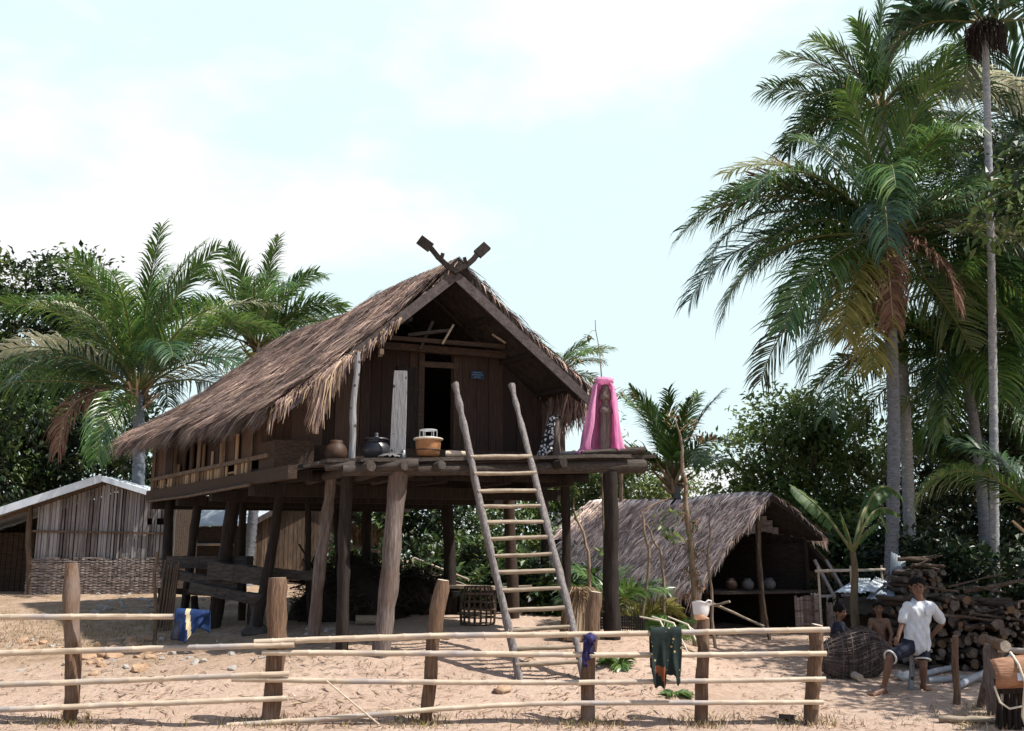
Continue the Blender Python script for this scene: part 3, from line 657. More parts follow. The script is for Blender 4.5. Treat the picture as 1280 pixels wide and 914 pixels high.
    # --- floor
    m_ = MB(); HF.hexa(m_, -1.19, 4.1, 2.05, 7.84, 3.38, 3.46)
    b = 2.1
    for a in (-.9, .2, 1.3, 2.4, 3.5): HF.hexa(m_, a, a + .12, 1.0, 7.8, 3.2, 3.375)
    for b in (2.1, 4.0, 5.9, 7.6): HF.hexa(m_, -1.3, 4.2, b, b + .16, 3.0, 3.195)
    m_.build('house_floor', M['postdark'], T)
    m_ = MB(); b = -.16; k = 0
    while b < 1.95:
        w = rg.uniform(.13, .24); e0 = -1.02 + rg.uniform(-.16, .16) + .12 * b; e1 = 4.18 + rg.uniform(-.28, .2)
        if k == 0: e0, e1 = -.55, 3.85
        if k == 1: e0, e1 = -.98, 4.42
        c = []
        n = 7
        zo = [rg.uniform(-.012, .02) for _ in range(n + 1)]
        for i in range(n):
            a0, a1 = e0 + (e1 - e0) * i / n, e0 + (e1 - e0) * (i + 1) / n
            t = .055
            z0, z1 = deck_z(a0) + zo[i], deck_z(a1) + zo[i + 1]
            m_.add([hw(a0, b, z0 - t), hw(a1, b, z1 - t), hw(a1, b + w - .015, z1 - t), hw(a0, b + w - .015, z0 - t), hw(a0, b, z0), hw(a1, b, z1), hw(a1, b + w - .015, z1), hw(a0, b + w - .015, z0)],
                   [(0, 3, 2, 1), (4, 5, 6, 7), (0, 1, 5, 4), (2, 3, 7, 6)] + ([(3, 0, 4, 7)] if i == 0 else []) + ([(1, 2, 6, 5)] if i == n - 1 else []))
        b += w; k += 1
    m_.build('deck', M['deck'], T)
    for pa, pb, r0, r1, mt, sd in ((hw(-.75, -.02, deck_z(-.75) - .17), hw(4.18, -.02, deck_z(4.18) - .19), .085, .10, 'deck', 21), (hw(-.8, 1.3, 3.28), hw(4.1, 1.3, 3.36), .09, .09, 'postdark', 22),
                                   (hw(3.2, .15, deck_z(3.4) + .035), hw(4.22, .02, deck_z(4) + .09), .05, .06, 'deck', 23), (hw(-.95, .12, deck_z(-1) - .10), hw(.3, -.22, deck_z(0) - .11), .07, .09, 'deck', 25)):
        m_ = MB(); pole(m_, pa, pb, r0, r1, sd, .03, 12, 9, .16); m_.build('deck_beam', M[mt], T)
    for a, mt in ((.05, 'deck'), (.62, 'deck'), (-.45, 'deck'), (2.6, 'postdark')):
        m_ = MB(); pole(m_, hw(a, -.30, deck_z(a) - .13), hw(a, 1.9, 3.26), .075, .07, int(a * 9) + 40, .02, 8, 9, .14, 0, 1); m_.build('joist', [M[mt], M['timber'] if a == .62 else M[mt]], T)
    # --- stilts
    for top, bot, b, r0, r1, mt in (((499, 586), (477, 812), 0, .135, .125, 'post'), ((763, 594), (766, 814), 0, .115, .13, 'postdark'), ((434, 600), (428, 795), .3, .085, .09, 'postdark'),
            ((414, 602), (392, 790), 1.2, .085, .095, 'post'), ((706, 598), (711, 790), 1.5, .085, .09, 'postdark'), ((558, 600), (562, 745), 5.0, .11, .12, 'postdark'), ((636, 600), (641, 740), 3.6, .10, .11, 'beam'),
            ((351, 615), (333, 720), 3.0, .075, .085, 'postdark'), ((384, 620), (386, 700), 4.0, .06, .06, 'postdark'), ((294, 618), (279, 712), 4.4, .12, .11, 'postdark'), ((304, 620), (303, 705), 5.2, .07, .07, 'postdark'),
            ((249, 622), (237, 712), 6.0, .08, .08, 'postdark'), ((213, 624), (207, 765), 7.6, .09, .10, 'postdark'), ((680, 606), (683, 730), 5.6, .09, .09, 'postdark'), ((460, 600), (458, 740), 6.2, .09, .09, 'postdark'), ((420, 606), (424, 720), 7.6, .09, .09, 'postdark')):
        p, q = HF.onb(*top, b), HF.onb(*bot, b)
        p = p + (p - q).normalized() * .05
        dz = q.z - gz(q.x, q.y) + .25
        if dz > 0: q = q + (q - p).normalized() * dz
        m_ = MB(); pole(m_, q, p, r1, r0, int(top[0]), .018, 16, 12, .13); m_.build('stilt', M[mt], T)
    # posts that stand on the deck
    m_ = MB(); pole(m_, HF.onb(440, 573, .6), HF.onb(447, 440, .6), .055, .045, 61, .02, 14, 9, .12); m_.build('roof_post', M['postgrey'], T)
    m_ = MB(); p, q = HF.onb(497, 568, .45), HF.onb(501, 464, .45); m_.beam(p, p.lerp(q, .6), .235, .10, up=(0, 1, 0), w1=.225); m_.beam(p.lerp(q, .6), q, .225, .10, up=(0, 1, 0), w1=.20); m_.build('deck_post', M['postgrey'], T)
    m_ = MB(); pole(m_, HF.onb(694, 576, 1.2), HF.onb(696, 525, 1.2), .085, .08, 63, .01, 8, 10, .1, 0, 1); m_.build('deck_post', [M['post'], M['cut']], T)
    m_ = MB(); p, q = HF.onb(757, 576, .3), HF.onb(757, 474, .3); L_ = (q - p)
    pole(m_, p, p + L_ * .60, .105, .10, 64, .01, 8, 10, .1)
    m_.lathe(p + L_ * .57, [(.06, -.02), (.115, .0), (.125, .05), (.10, .10), (.075, .16), (.075, .22), (.11, .24), (.12, .28), (.09, .36), (.075, .44), (.05, .5), (.0, .52)], 12)
    m_.build('deck_post', M['post'], T)
    # small number plate
    c = HF.onb(597, 469, 1.95)
    P = thing('number_plate', 'small dark blue metal plate with faint pale lettering nailed to the plank wall', 'plate', c)
    m_ = MB(); ang = R(16); m_.box(c, (.25, .012, .155), ang); m_.build('plate', M['sign'], P)
    m_ = MB(); rx = Vector((HF.r[0], HF.r[1], 0)); fw = Vector((math.sin(ang), -math.cos(ang), 0)) * .009
    for row, (x0, n_) in enumerate(((-.07, 4), (-.09, 5), (-.05, 3))):
        for k in range(n_):
            m_.box(c + fw + rx * (x0 + k * .042) + Vector((0, 0, .045 - row * .042)), (.030, .004, .018), ang)
    m_.build('lettering', M['signmark'], P)
    return T
stilt_house()

# ------------------------------------------------------------------ ladder
def ladder():
    pb0, pb1 = gp(650, 850), gp(731, 850)
    e0, e1 = HF.onb(590.6, 575, -.24), HF.onb(663, 575, -.24)
    def along(p, e, y):
        lo, hi = -.2, 1.7
        for _ in range(40):
            c = (lo + hi) / 2
            if proj(p + (e - p) * c)[1] > y: lo = c
            else: hi = c
        return p + (e - p) * lo
    T = thing('ladder', 'long rustic ladder with round rungs leaning on the front deck of the house', 'ladder', pb0)
    t0, t1 = along(pb0, e0, 479), along(pb1, e1, 481)
    for p, t, sd in ((pb0, t0, 71), (pb1, t1, 72)):
        m = MB(); p = p + (p - t).normalized() * .12
        pts = wob(p, t, 26, .022, sd); rg = random.Random(sd)
        m.tube(pts, [.058 * (1 + rg.uniform(-.12, .12)) * (1.0 if i < 23 else (.72 if i % 2 else 1.0)) for i in range(27)], 6, 0, True, .22, None, sd)
        m.build('rail', M['ladder'], T)
    for i, (ya, yb) in enumerate(((573, 572), (594, 593), (616, 615), (635, 634), (655, 654), (676, 673), (697, 694), (717, 715), (740, 737), (765, 761), (790, 785), (813, 810), (833, 829))):
        a, b = along(pb0, e0, ya), along(pb1, e1, yb); x = (b - a) * .09 if i not in (3, 8, 12) else (b - a) * .05
        m = MB(); up = Vector((0, -.02, .02)); pole(m, a - x * .3 + up, b + x * .4 + up, .032, .03, 80 + i, .014, 9, 8, .12); m.build('rung', M['rung'], T)
ladder()
# ------------------------------------------------------------------ palms
def frond(mb, base, az, elev, length, droop, nleaf=52, leaf=.75, seed=0, tw=0.0, hang=.5, wid=.028, fold=.35, m_leaf=0, m_st=1, ragged=0.0, roll_=None):
    """one pinnate leaf: an arching stalk and two rows of narrow leaflets"""
    rg = random.Random(seed); n = 16; nleaf = int(nleaf * 1.35); leaf *= 1.28; wid *= .72; hang *= 1.9; fold = fold * .9 - .12
    p = Vector(base); el = elev; pts = [p.copy()]; a = az
    for i in range(n):
        t = i / n
        el -= droop / n * (.35 + 1.5 * t); a += tw / n
        el = max(el, -1.5)
        p = p + Vector((math.cos(el) * math.sin(a), math.cos(el) * math.cos(a), math.sin(el))) * (length / n); pts.append(p.copy())
    mb.tube(pts, [.035 * (1 - .88 * i / n) * (length / 4) ** .5 + .004 for i in range(n + 1)], 5, m_st, True, 0, None, 1)
    roll = rg.uniform(-.75, .75) if roll_ is None else roll_
    for k in range(nleaf):
        t = .13 + .865 * (k / (nleaf - 1)); f = t * n; i = min(int(f), n - 1); q = pts[i].lerp(pts[i + 1], f - i)
        T = (pts[min(i + 1, n)] - pts[i]).normalized()
        S0 = T.cross(Vector((0, 0, 1)))
        if S0.length < .12: S0 = Vector((math.cos(a), -math.sin(a), 0))
        S0.normalize(); N0 = S0.cross(T).normalized()
        S = S0 * math.cos(roll) + N0 * math.sin(roll); N = N0 * math.cos(roll) - S0 * math.sin(roll)
        ll = leaf * (.42 + .62 * math.sin(math.pi * min(1, .12 + t * .86)) ** .8) * rg.uniform(.72, 1.15)
        fw = .55 + .6 * t + 1.1 * max(0, T.z) ** 2
        for sd in (-1, 1):
            if rg.random() < ragged + .05: continue
            dr = (S * sd * rg.uniform(.85, 1.1) + T * fw * rg.uniform(.8, 1.2) + N * (fold + rg.uniform(-.22, .22))).normalized()
            g = hang * rg.uniform(.7, 1.4)
            P = [q]; d = dr
            for s in range(3):
                P.append(P[-1] + d * ll / 3); d = (d + Vector((0, 0, -g * (.30 + .25 * s)) )).normalized()
            wv = T - dr * T.dot(dr)
            wv = (wv.normalized() if wv.length > 1e-3 else N) * wid * rg.uniform(.8, 1.15)
            mb.strip(P, [wv * .5, wv, wv * .75, wv * .08], m_leaf)
def palm(name, label, base, crown, r0, r1, fr, group=None, tmat='trunk', ringh=.16, bend=.15, seed=0, core=True, default=None, cat='palm', nuts=0, trunk=True):
    """fr: list of dicts for the leaves"""
    b = Vector(base); c = Vector(crown)
    T = thing(name, label, cat, b, group)
    if trunk:
        m = MB(); L_ = (c - b).length; n = max(8, int(L_ / ringh)); rg = random.Random(seed); pts = []; rad = []
        for i in range(n + 1):
            t = i / n; q = b.lerp(c, t) + Vector((math.sin(t * math.pi) * bend, 0, 0))
            if i == 0: q.z -= .25
            r = r0 + (r1 - r0) * t + r0 * .45 * math.exp(-t * 18)
            pts += [q, q + (c - b).normalized() * ringh * .8]; rad += [r * 1.07, r * .95]
        m.tube(pts[:-1], rad[:-1], 11, 0, True, .04, None, seed); m.build('trunk', M[tmat], T)
    if core:
        m = MB(); rg = random.Random(seed + 3)
        for i in range(26):
            a = rg.uniform(0, 6.28); e = rg.uniform(.5, 1.4); d = Vector((math.cos(e) * math.cos(a), math.cos(e) * math.sin(a), math.sin(e)))
            s = c + Vector((math.cos(a), math.sin(a), 0)) * r1 * .6 - Vector((0, 0, rg.uniform(0, .5)))
            m.beam(s, s + d * rg.uniform(.35, .8), .10, .05, w1=.04, h1=.03)
        m.build('leaf_base', M['straw'], T)
    for i, f in enumerate(fr):
        m = MB(); o = dict(az=0, el=.6, L=4.0, dr=1.2, n=52, lf=.75, tw=0, hang=.5, fold=.35, mat='palm', name='frond', rag=.04, wid=.028, off=0, roll=None)
        if default: o.update(default)
        o.update(f)
        frond(m, c + Vector((math.sin(R(o['az'])), math.cos(R(o['az'])), 0)) * r1 * .8 + Vector((0, 0, .1 + o['off'])), R(o['az']), o['el'], o['L'], o['dr'], o['n'], o['lf'], seed * 100 + i, o['tw'], o['hang'], o['wid'], o['fold'], 0, 1, o['rag'], o['roll'])
        ob = m.build('frond', [M[o['mat']], M['rachis'] if o['mat'] != 'palmdead' else M['straw']], T)
        if o['mat'] == 'palmdead': ob['label'] = 'dead brown hanging frond'
        elif o['mat'] in ('palmglare', 'palmyel'): ob['label'] = 'frond in yellowing or sun-glare colours'
    if nuts:
        rg = random.Random(seed + 9)
        for i in range(nuts):
            a = rg.uniform(0, 6.28); m = MB(); q = c + Vector((math.cos(a) * .28, math.sin(a) * .28, -.15 - rg.uniform(0, .3)))
            m.ell(q, (.11, .11, .14), None, 10, 7); m.build('coconut', M['bananastem'], T)
    return T
def ring(cnt, el, L, dr, seed, az0=0, jit=14, **kw):
    rg = random.Random(seed)
    return [dict(az=az0 + 360 * i / cnt + rg.uniform(-jit, jit), el=el + rg.uniform(-.13, .13), L=L * rg.uniform(.88, 1.08), dr=dr * rg.uniform(.85, 1.15), tw=rg.uniform(-.25, .25), **kw) for i in range(cnt)]
# az: 0 = away from the camera, 90 = to the right of the picture, 180 = towards it, 270 = left
def ground_under(p): return Vector((p.x, p.y, gz(p.x, p.y)))

# left pair behind the house
c = at(172, 492, 26.5); palm('coconut_palm', 'tall coconut palm of upright fronds rising between the dark tree and the thatched roof', ground_under(c + Vector((.1, 0, 0))), c, .17, .15,
    ring(9, 1.42, 4.3, .8, 1, 10, n=60, lf=.68) + ring(8, 1.05, 4.3, 1.2, 2, 30, n=56, lf=.8) + ring(7, .6, 3.8, 1.3, 3, 0, n=52, lf=.8, mat='palmdark')
    + [dict(az=248, el=.66, L=3.5, dr=.95, mat='palmglare', hang=.9, roll=-.9, lf=.8, n=66), dict(az=245, el=.12, L=3.9, dr=.45, mat='palm', hang=1.0, roll=-.7), dict(az=255, el=.25, L=4.0, dr=.35, mat='palm', hang=1.0), dict(az=240, el=.05, L=2.9, dr=2.2, mat='palmdead', hang=1.4), dict(az=285, el=1.15, L=4.5, dr=1.1, mat='palmglare'),
       dict(az=80, el=.75, L=3.9, dr=1.5, mat='palmyel'), dict(az=185, el=-.3, L=3.0, dr=1.3, mat='palm', hang=1.2), dict(az=95, el=1.0, L=4.4, dr=1.4), dict(az=70, el=1.2, L=4.6, dr=1.2, mat='palmglare')], seed=3, nuts=3)
c = at(322, 436, 29); palm('coconut_palm', 'smaller coconut palm showing above the thatched roof, beside the tall one', ground_under(c), c, .15, .13,
    ring(7, 1.4, 3.2, .9, 11, 5, n=54, lf=.58) + ring(9, .95, 3.3, 1.4, 12, 20, n=54, lf=.7) + ring(5, .5, 3.0, 1.3, 13, 40, n=50, lf=.7) + [dict(az=92, el=1.0, L=3.4, dr=1.7), dict(az=80, el=.75, L=3.3, dr=1.5), dict(az=272, el=.8, L=3.1, dr=1.2, mat='palmyel')], seed=4)
# tips behind the right verge of the roof
c = at(690, 476, 34); palm('coconut_palm', 'distant palm whose frond tips peep over the right slope of the thatched roof', ground_under(c), c, .14, .12,
    ring(8, .9, 2.4, 1.1, 21, 15, n=36, lf=.5) + [dict(az=88, el=.75, L=1.9, dr=1.0, n=34, lf=.5), dict(az=85, el=1.2, L=1.7, dr=.8, n=34, lf=.5), dict(az=80, el=.3, L=1.8, dr=1.0, n=34, lf=.5)], seed=5)
# young palm right of the deck
c = at(842, 598, 26); palm('young_palm', 'young feathery palm standing just beyond the ridge of the low thatched hut', ground_under(c), c, .11, .10,
    ring(7, 1.35, 2.5, .5, 31, 0, n=44, lf=.5, mat='palm') + ring(7, .85, 2.1, 1.5, 32, 20, n=40, lf=.5) + [dict(az=280, el=.9, L=2.0, dr=1.6, mat='palmyel', n=40, lf=.5), dict(az=260, el=.35, L=1.8, dr=1.3, mat='palmyel', n=40, lf=.5)], seed=6)
# big coconut palm on the right
c = at(1106, 300, 20.5); b_ = at(1106, 735, 20.5)
palm('coconut_palm', 'big coconut palm with a thick ringed trunk and wide drooping fronds, behind the firewood', ground_under(b_), c, .135, .125,
    ring(5, 1.3, 3.6, .8, 41, 10, n=56, lf=.75) + ring(9, .8, 4.1, 1.55, 42, 0, n=60, lf=.85, hang=.7) + ring(8, .3, 4.0, 1.5, 43, 20, n=60, lf=.85, hang=.8, mat='palmdark')
    + [dict(az=271, el=.82, L=4.7, dr=1.75, n=62, lf=.95, hang=.75), dict(az=262, el=.45, L=4.5, dr=1.55, n=62, lf=.95, mat='palmdark', hang=.8), dict(az=268, el=.98, L=3.9, dr=1.35, mat='palmyel', n=58), dict(az=278, el=1.0, L=3.9, dr=1.8, mat='palmdead', rag=.4, n=50),
       dict(az=255, el=.0, L=4.3, dr=1.0, n=60, lf=.9, hang=.7), dict(az=240, el=-.35, L=4.0, dr=.75, n=58, lf=.85), dict(az=282, el=.25, L=4.6, dr=1.25, n=62, lf=.9, mat='palmdark'), dict(az=225, el=-.55, L=3.4, dr=.8, n=56, lf=.8, mat='palmyel'),
       dict(az=200, el=-.6, L=2.9, dr=1.0, mat='palmdead', hang=1.3, lf=.6), dict(az=150, el=-.4, L=2.6, dr=1.2, mat='palmdead', hang=1.3, lf=.6), dict(az=95, el=.6, L=4.3, dr=1.5, n=60, lf=.85), dict(az=100, el=.2, L=4.0, dr=1.2, n=60, lf=.85, mat='palmglare'), dict(az=85, el=-.1, L=4.0, dr=1.0, n=58, lf=.85, mat='palmdark'), dict(az=110, el=-.5, L=3.5, dr=.8, n=56, lf=.8), dict(az=250, el=-.75, L=3.9, dr=.55, n=56, lf=.85), dict(az=285, el=-.6, L=4.1, dr=.6, n=56, lf=.85, mat='palmdark'), dict(az=70, el=-.7, L=4.0, dr=.55, n=56, lf=.85), dict(az=85, el=-.45, L=4.4, dr=.7, n=56, lf=.9), dict(az=215, el=-.9, L=3.6, dr=.5, n=50, mat='palmyel'), dict(az=235, el=-.95, L=3.2, dr=.5, n=40, mat='palmdead', rag=.3), dict(az=270, el=.62, L=4.9, dr=1.5, n=62, lf=.95)], seed=7, nuts=7)
# taller palm behind it
c = at(1100, 140, 23.5); b_ = at(1136, 715, 23.5)
palm('coconut_palm', 'tallest palm with a slim pale trunk, its crown right above the big coconut palm', ground_under(b_), c, .14, .12,
    ring(6, 1.45, 2.5, .45, 51, 0, n=46, lf=.62) + ring(6, .9, 2.9, 1.5, 52, 20, n=50, lf=.72, hang=.7) + ring(6, .3, 3.1, 1.5, 53, 0, n=50, lf=.75, hang=.8, mat='palmdark') + ring(5, -.4, 3.0, .9, 54, 20, n=46, lf=.75, hang=.8, mat='palmdark')
    + [dict(az=272, el=.35, L=2.9, dr=.35, n=46, lf=.7, rag=.2), dict(az=268, el=.9, L=2.8, dr=.8, n=46), dict(az=112, el=.45, L=3.6, dr=1.35, n=60, mat='palmglare', hang=1.1, roll=.8), dict(az=265, el=1.25, L=2.5, dr=.9), dict(az=275, el=-.1, L=3.0, dr=.8)], seed=8, tmat='trunkpale')
# slender areca palm in front
b_ = gp(1244, 805); c = at(1231, 36, b_.y)
palm('areca_palm', 'slender straight areca palm with a thin pale trunk, near the right edge by the woodpile', Vector((b_.x, b_.y, b_.z)), c, .085, .07,
    ring(7, 1.0, 2.4, 1.3, 61, 15, n=30, lf=.7, wid=.045, mat='palmdark') + ring(5, .35, 2.1, 1.3, 62, 0, n=28, lf=.7, wid=.045, mat='palmdark') + [dict(az=272, el=.5, L=2.2, dr=1.5, n=30, wid=.045, mat='palmdark')], seed=9, tmat='trunkpale', ringh=.2, bend=.05, core=False)
_areca = COL.objects[-1]
while _areca.parent is not None: _areca = _areca.parent
m = MB(); rg = random.Random(5)
for i in range(420):
    a = rg.uniform(0, 6.28); p = c + Vector((math.cos(a) * .1, math.sin(a) * .1, rg.uniform(-.15, .25))); e = p + Vector((math.cos(a) * rg.uniform(.1, .36), math.sin(a) * rg.uniform(.1, .36), -rg.uniform(.2, .8))); w = Vector((rg.uniform(.006, .016), 0, 0)); m.strip([p, p.lerp(e, .5) + Vector((math.cos(a) * .1, math.sin(a) * .1, .08)), e], [w, w, w * .4])
m.build('fruit_cluster', M['thatchb'], _areca)
# dense palms at the right edge
for px, py, Y, lab, sd, mt in ((1205, 455, 23.0, 'drooping dark palm just right of the two big pale palm trunks', 76, 'palm'), (1300, 205, 24.5, 'tall dense palm half out of view at the upper right edge, behind the areca trunk', 71, 'palmdark'), (1275, 420, 23.5, 'dark bushy palm low at the right edge, behind the areca trunk', 81, 'palmdark')):
    c = at(px, py, Y)
    palm('coconut_palm', lab, ground_under(c), c, .125, .115, ring(8, 1.35, 4.2, .7, sd, 0, n=56, lf=.8, mat=mt) + ring(11, .8, 4.3, 1.4, sd + 1, 15, n=58, lf=.85, hang=.7, mat=mt) + ring(9, .2, 4.1, 1.3, sd + 2, 0, n=56, lf=.85, hang=.8, mat=mt) + ring(7, -.4, 3.6, .8, sd + 3, 20, n=50, lf=.85, hang=.8, mat=mt)
         + [dict(az=272, el=.9, L=4.0, dr=1.5, mat='palm'), dict(az=265, el=.3, L=4.0, dr=1.2, mat='palm')], seed=sd)
# low arching leaf from a stemless palm just outside the right edge
c = at(1296, 660, 17.5)
palm('young_palm', 'low palm at the right edge reaching one long arching frond across the dark trees', ground_under(c + Vector((.3, 0, 0))), c + Vector((.2, 0, 0)), .12, .11,
     [dict(az=268, el=1.0, L=2.75, dr=2.0, n=58, lf=.6, hang=1.0, wid=.024, rag=0)] + ring(5, 1.2, 2.3, .9, 91, 60, n=40, lf=.6, mat='palmdark'), seed=14)

# ------------------------------------------------------------------ broadleaf trees and bushes
def tree(name, label, base, blobs, n, size, mats, seed, group=None, cat='tree', trunk_r=.18, bark='bark', clump=.55, per=42, limbs=True):
    """blobs: [(centre, (rx, ry, rz))]; leaves sit in clumps spread through the blobs"""
    rg = random.Random(seed); b = Vector(base)
    T = thing(name, label, cat, b, group)
    if trunk_r:
        m = MB(); top = sum((Vector(c) for c, r in blobs), Vector()) / len(blobs); hub = Vector((b.x + (top.x - b.x) * .3, b.y + (top.y - b.y) * .3, b.z + (top.z - b.z) * .5))
        pole(m, b - Vector((0, 0, .2)), hub, trunk_r, trunk_r * .7, seed, .08, 9, 9, .1)
        if limbs:
            for c, r in blobs:
                for k in range(3):
                    e = Vector(c) + Vector((rg.uniform(-.5, .5) * r[0], rg.uniform(-.5, .5) * r[1], rg.uniform(-.3, .6) * r[2]))
                    pole(m, hub - Vector((0, 0, .15)), e, trunk_r * .5, trunk_r * .1, seed + k, .15, 8, 6, .1)
        m.build('trunk', M[bark], T)
    m = MB(); vol = [r[0] * r[1] * r[2] for c, r in blobs]; tot = sum(vol)
    cl = []
    for (c, r), v in zip(blobs, vol):
        for k in range(max(3, int(n / per * v / tot))):
            while True:
                d = Vector((rg.gauss(0, 1), rg.gauss(0, 1), rg.gauss(0, 1)))
                if d.length > .01: break
            d.normalize(); q = rg.uniform(.45, 1.05) if rg.random() < .85 else rg.uniform(.1, .5)
            cl.append((Vector((c[0] + d.x * r[0] * q, c[1] + d.y * r[1] * q, c[2] + d.z * r[2] * q)), d, rg.uniform(.6, 1.25) * clump, rg.choice(range(len(mats)))))
    for c, d, s, mi in cl:
        if c.z < b.z + .05: continue
        for k in range(int(per * rg.uniform(.6, 1.3))):
            o = Vector((rg.gauss(0, .5), rg.gauss(0, .5), rg.gauss(0, .38)))
            if o.length > 1.05: o *= 1.05 / o.length
            o *= s; p = c + o
            if p.z < gz(p.x, p.y) + .02: continue
            t = (d * .5 + Vector((rg.gauss(0, .6), rg.gauss(0, .6), rg.gauss(-.25, .5)))).normalized()
            up = Vector((rg.gauss(0, .45), rg.gauss(0, .45), 1)); w = t.cross(up)
            if w.length < .05: continue
            w.normalize(); l = size * rg.uniform(.6, 1.3); h = l * rg.uniform(.18, .28); nn = w.cross(t) * l * .08
            m.add([p, p + t * l * .45 - w * h + nn, p + t * l - nn * 1.5, p + t * l * .45 + w * h + nn], [(0, 1, 2), (0, 2, 3)], mi, False)
    m.build('crown', [M[x] for x in mats], T)
    return T
def P3(px, py, Y): return at(px, py, Y)
def blob(px, py, Y, rx, rz=None, ry=None):
    s = Y / F; return (P3(px, py, Y), (rx * s, (ry or rx) * s * .9, (rz or rx) * s))
# dark mango at the left
tree('mango_tree', 'big dense dark green tree filling the left edge behind the low bamboo shed', ground_under(P3(40, 700, 33)), [blob(30, 400, 33, 90, 95), blob(100, 385, 33, 70, 78), blob(-30, 500, 32, 90, 110), blob(70, 520, 32, 100, 85), blob(140, 560, 32, 75, 70), blob(20, 620, 31, 90, 50)], 27000, .26, ['leafdark', 'leafdark', 'leafdark', 'leafmid'], 1, trunk_r=.35, clump=.62, per=46)
tree('leafy_bush', 'dark bush behind the gap between the low bamboo shed and the stilt house', ground_under(P3(210, 640, 34)), [blob(205, 590, 34, 60, 55), blob(250, 640, 34, 60, 45)], 3500, .24, ['leafdark', 'leafdark', 'leafmid'], 2, cat='bush', trunk_r=.1, clump=.6)
tree('leafy_bush', 'lighter bush at the far left edge under the dark tree', ground_under(P3(10, 640, 29)), [blob(5, 520, 29, 50, 55), blob(-20, 590, 29, 55, 60)], 3200, .24, ['leafmid', 'leafdark'], 3, cat='bush', trunk_r=.1, clump=.6)
# green behind and under the house
tree('leafy_bush', 'dark leafy bush seen between the stilts left of the ladder', ground_under(P3(520, 690, 29)), [blob(510, 650, 29, 55, 65), blob(560, 630, 29, 60, 75), blob(470, 640, 30, 50, 40), blob(600, 690, 28.5, 50, 45)], 7500, .20, ['leafdark', 'leafmid', 'leafdark'], 4, cat='bush', trunk_r=.08, clump=.5)
tree('leafy_bush', 'bright green bush seen through the ladder beside the low hut', ground_under(P3(655, 690, 25)), [blob(655, 640, 25, 42, 48), blob(690, 610, 25.5, 40, 42), blob(640, 700, 24.5, 38, 35), blob(740, 600, 27, 45, 40)], 6000, .17, ['leaflight', 'leafmid', 'leafmid'], 5, cat='bush', trunk_r=.07, clump=.4)
tree('leafy_bush', 'pale green bush in the gap under the right end of the deck', ground_under(P3(780, 650, 31)), [blob(780, 600, 31, 45, 38), blob(830, 615, 31, 40, 30)], 3200, .17, ['leaflight', 'leafmid'], 6, cat='bush', trunk_r=.07, clump=.45)
# right side masses
tree('rounded_tree', 'rounded leafy tree behind the low thatched hut and left of the big palm', ground_under(P3(985, 700, 28)), [blob(985, 545, 28, 66, 62), blob(925, 590, 28, 48, 52), blob(1040, 555, 28, 66, 76), blob(985, 630, 27.5, 85, 45), blob(1060, 650, 27, 60, 55)], 19000, .19, ['leafolive', 'leafmid', 'leafolive'], 7, trunk_r=.22, clump=.5)
tree('leafy_tree', 'dark leafy tree behind the trunks of the big palms', ground_under(P3(1150, 700, 29)), [blob(1130, 600, 29, 75, 75), blob(1200, 560, 29, 80, 90), blob(1170, 680, 27, 80, 60), blob(1120, 690, 26, 60, 45)], 11000, .22, ['leafdark', 'leafdark', 'leafmid'], 8, trunk_r=.22, clump=.6)
tree('leafy_tree', 'dark tree mass at the right edge behind the firewood', ground_under(P3(1270, 720, 25)), [blob(1265, 620, 25, 80, 95), blob(1230, 700, 24, 70, 60), blob(1320, 520, 26, 80, 130), blob(1300, 720, 22, 70, 55), blob(1290, 380, 28, 60, 130)], 17000, .22, ['leafdark'], 9, trunk_r=.22, clump=.6)
# a tree just outside the right edge, whose crown shades the yard in front of the woodpile
tree('shade_tree', 'leafy tree beyond the right edge that shades the yard and the woodpile', ground_under(Vector((12.4, 15.2, 0))), [(Vector((9.9, 14.0, 7.3)), (1.9, 1.9, .9)), (Vector((11.2, 15.6, 7.9)), (2.1, 1.7, 1.0)), (Vector((10.6, 12.4, 7.7)), (1.8, 1.6, .8)), (Vector((9.6, 16.4, 8.3)), (1.7, 1.4, .8))], 5200, .24, ['leafdark', 'leafmid'], 55, trunk_r=.25, clump=.6)
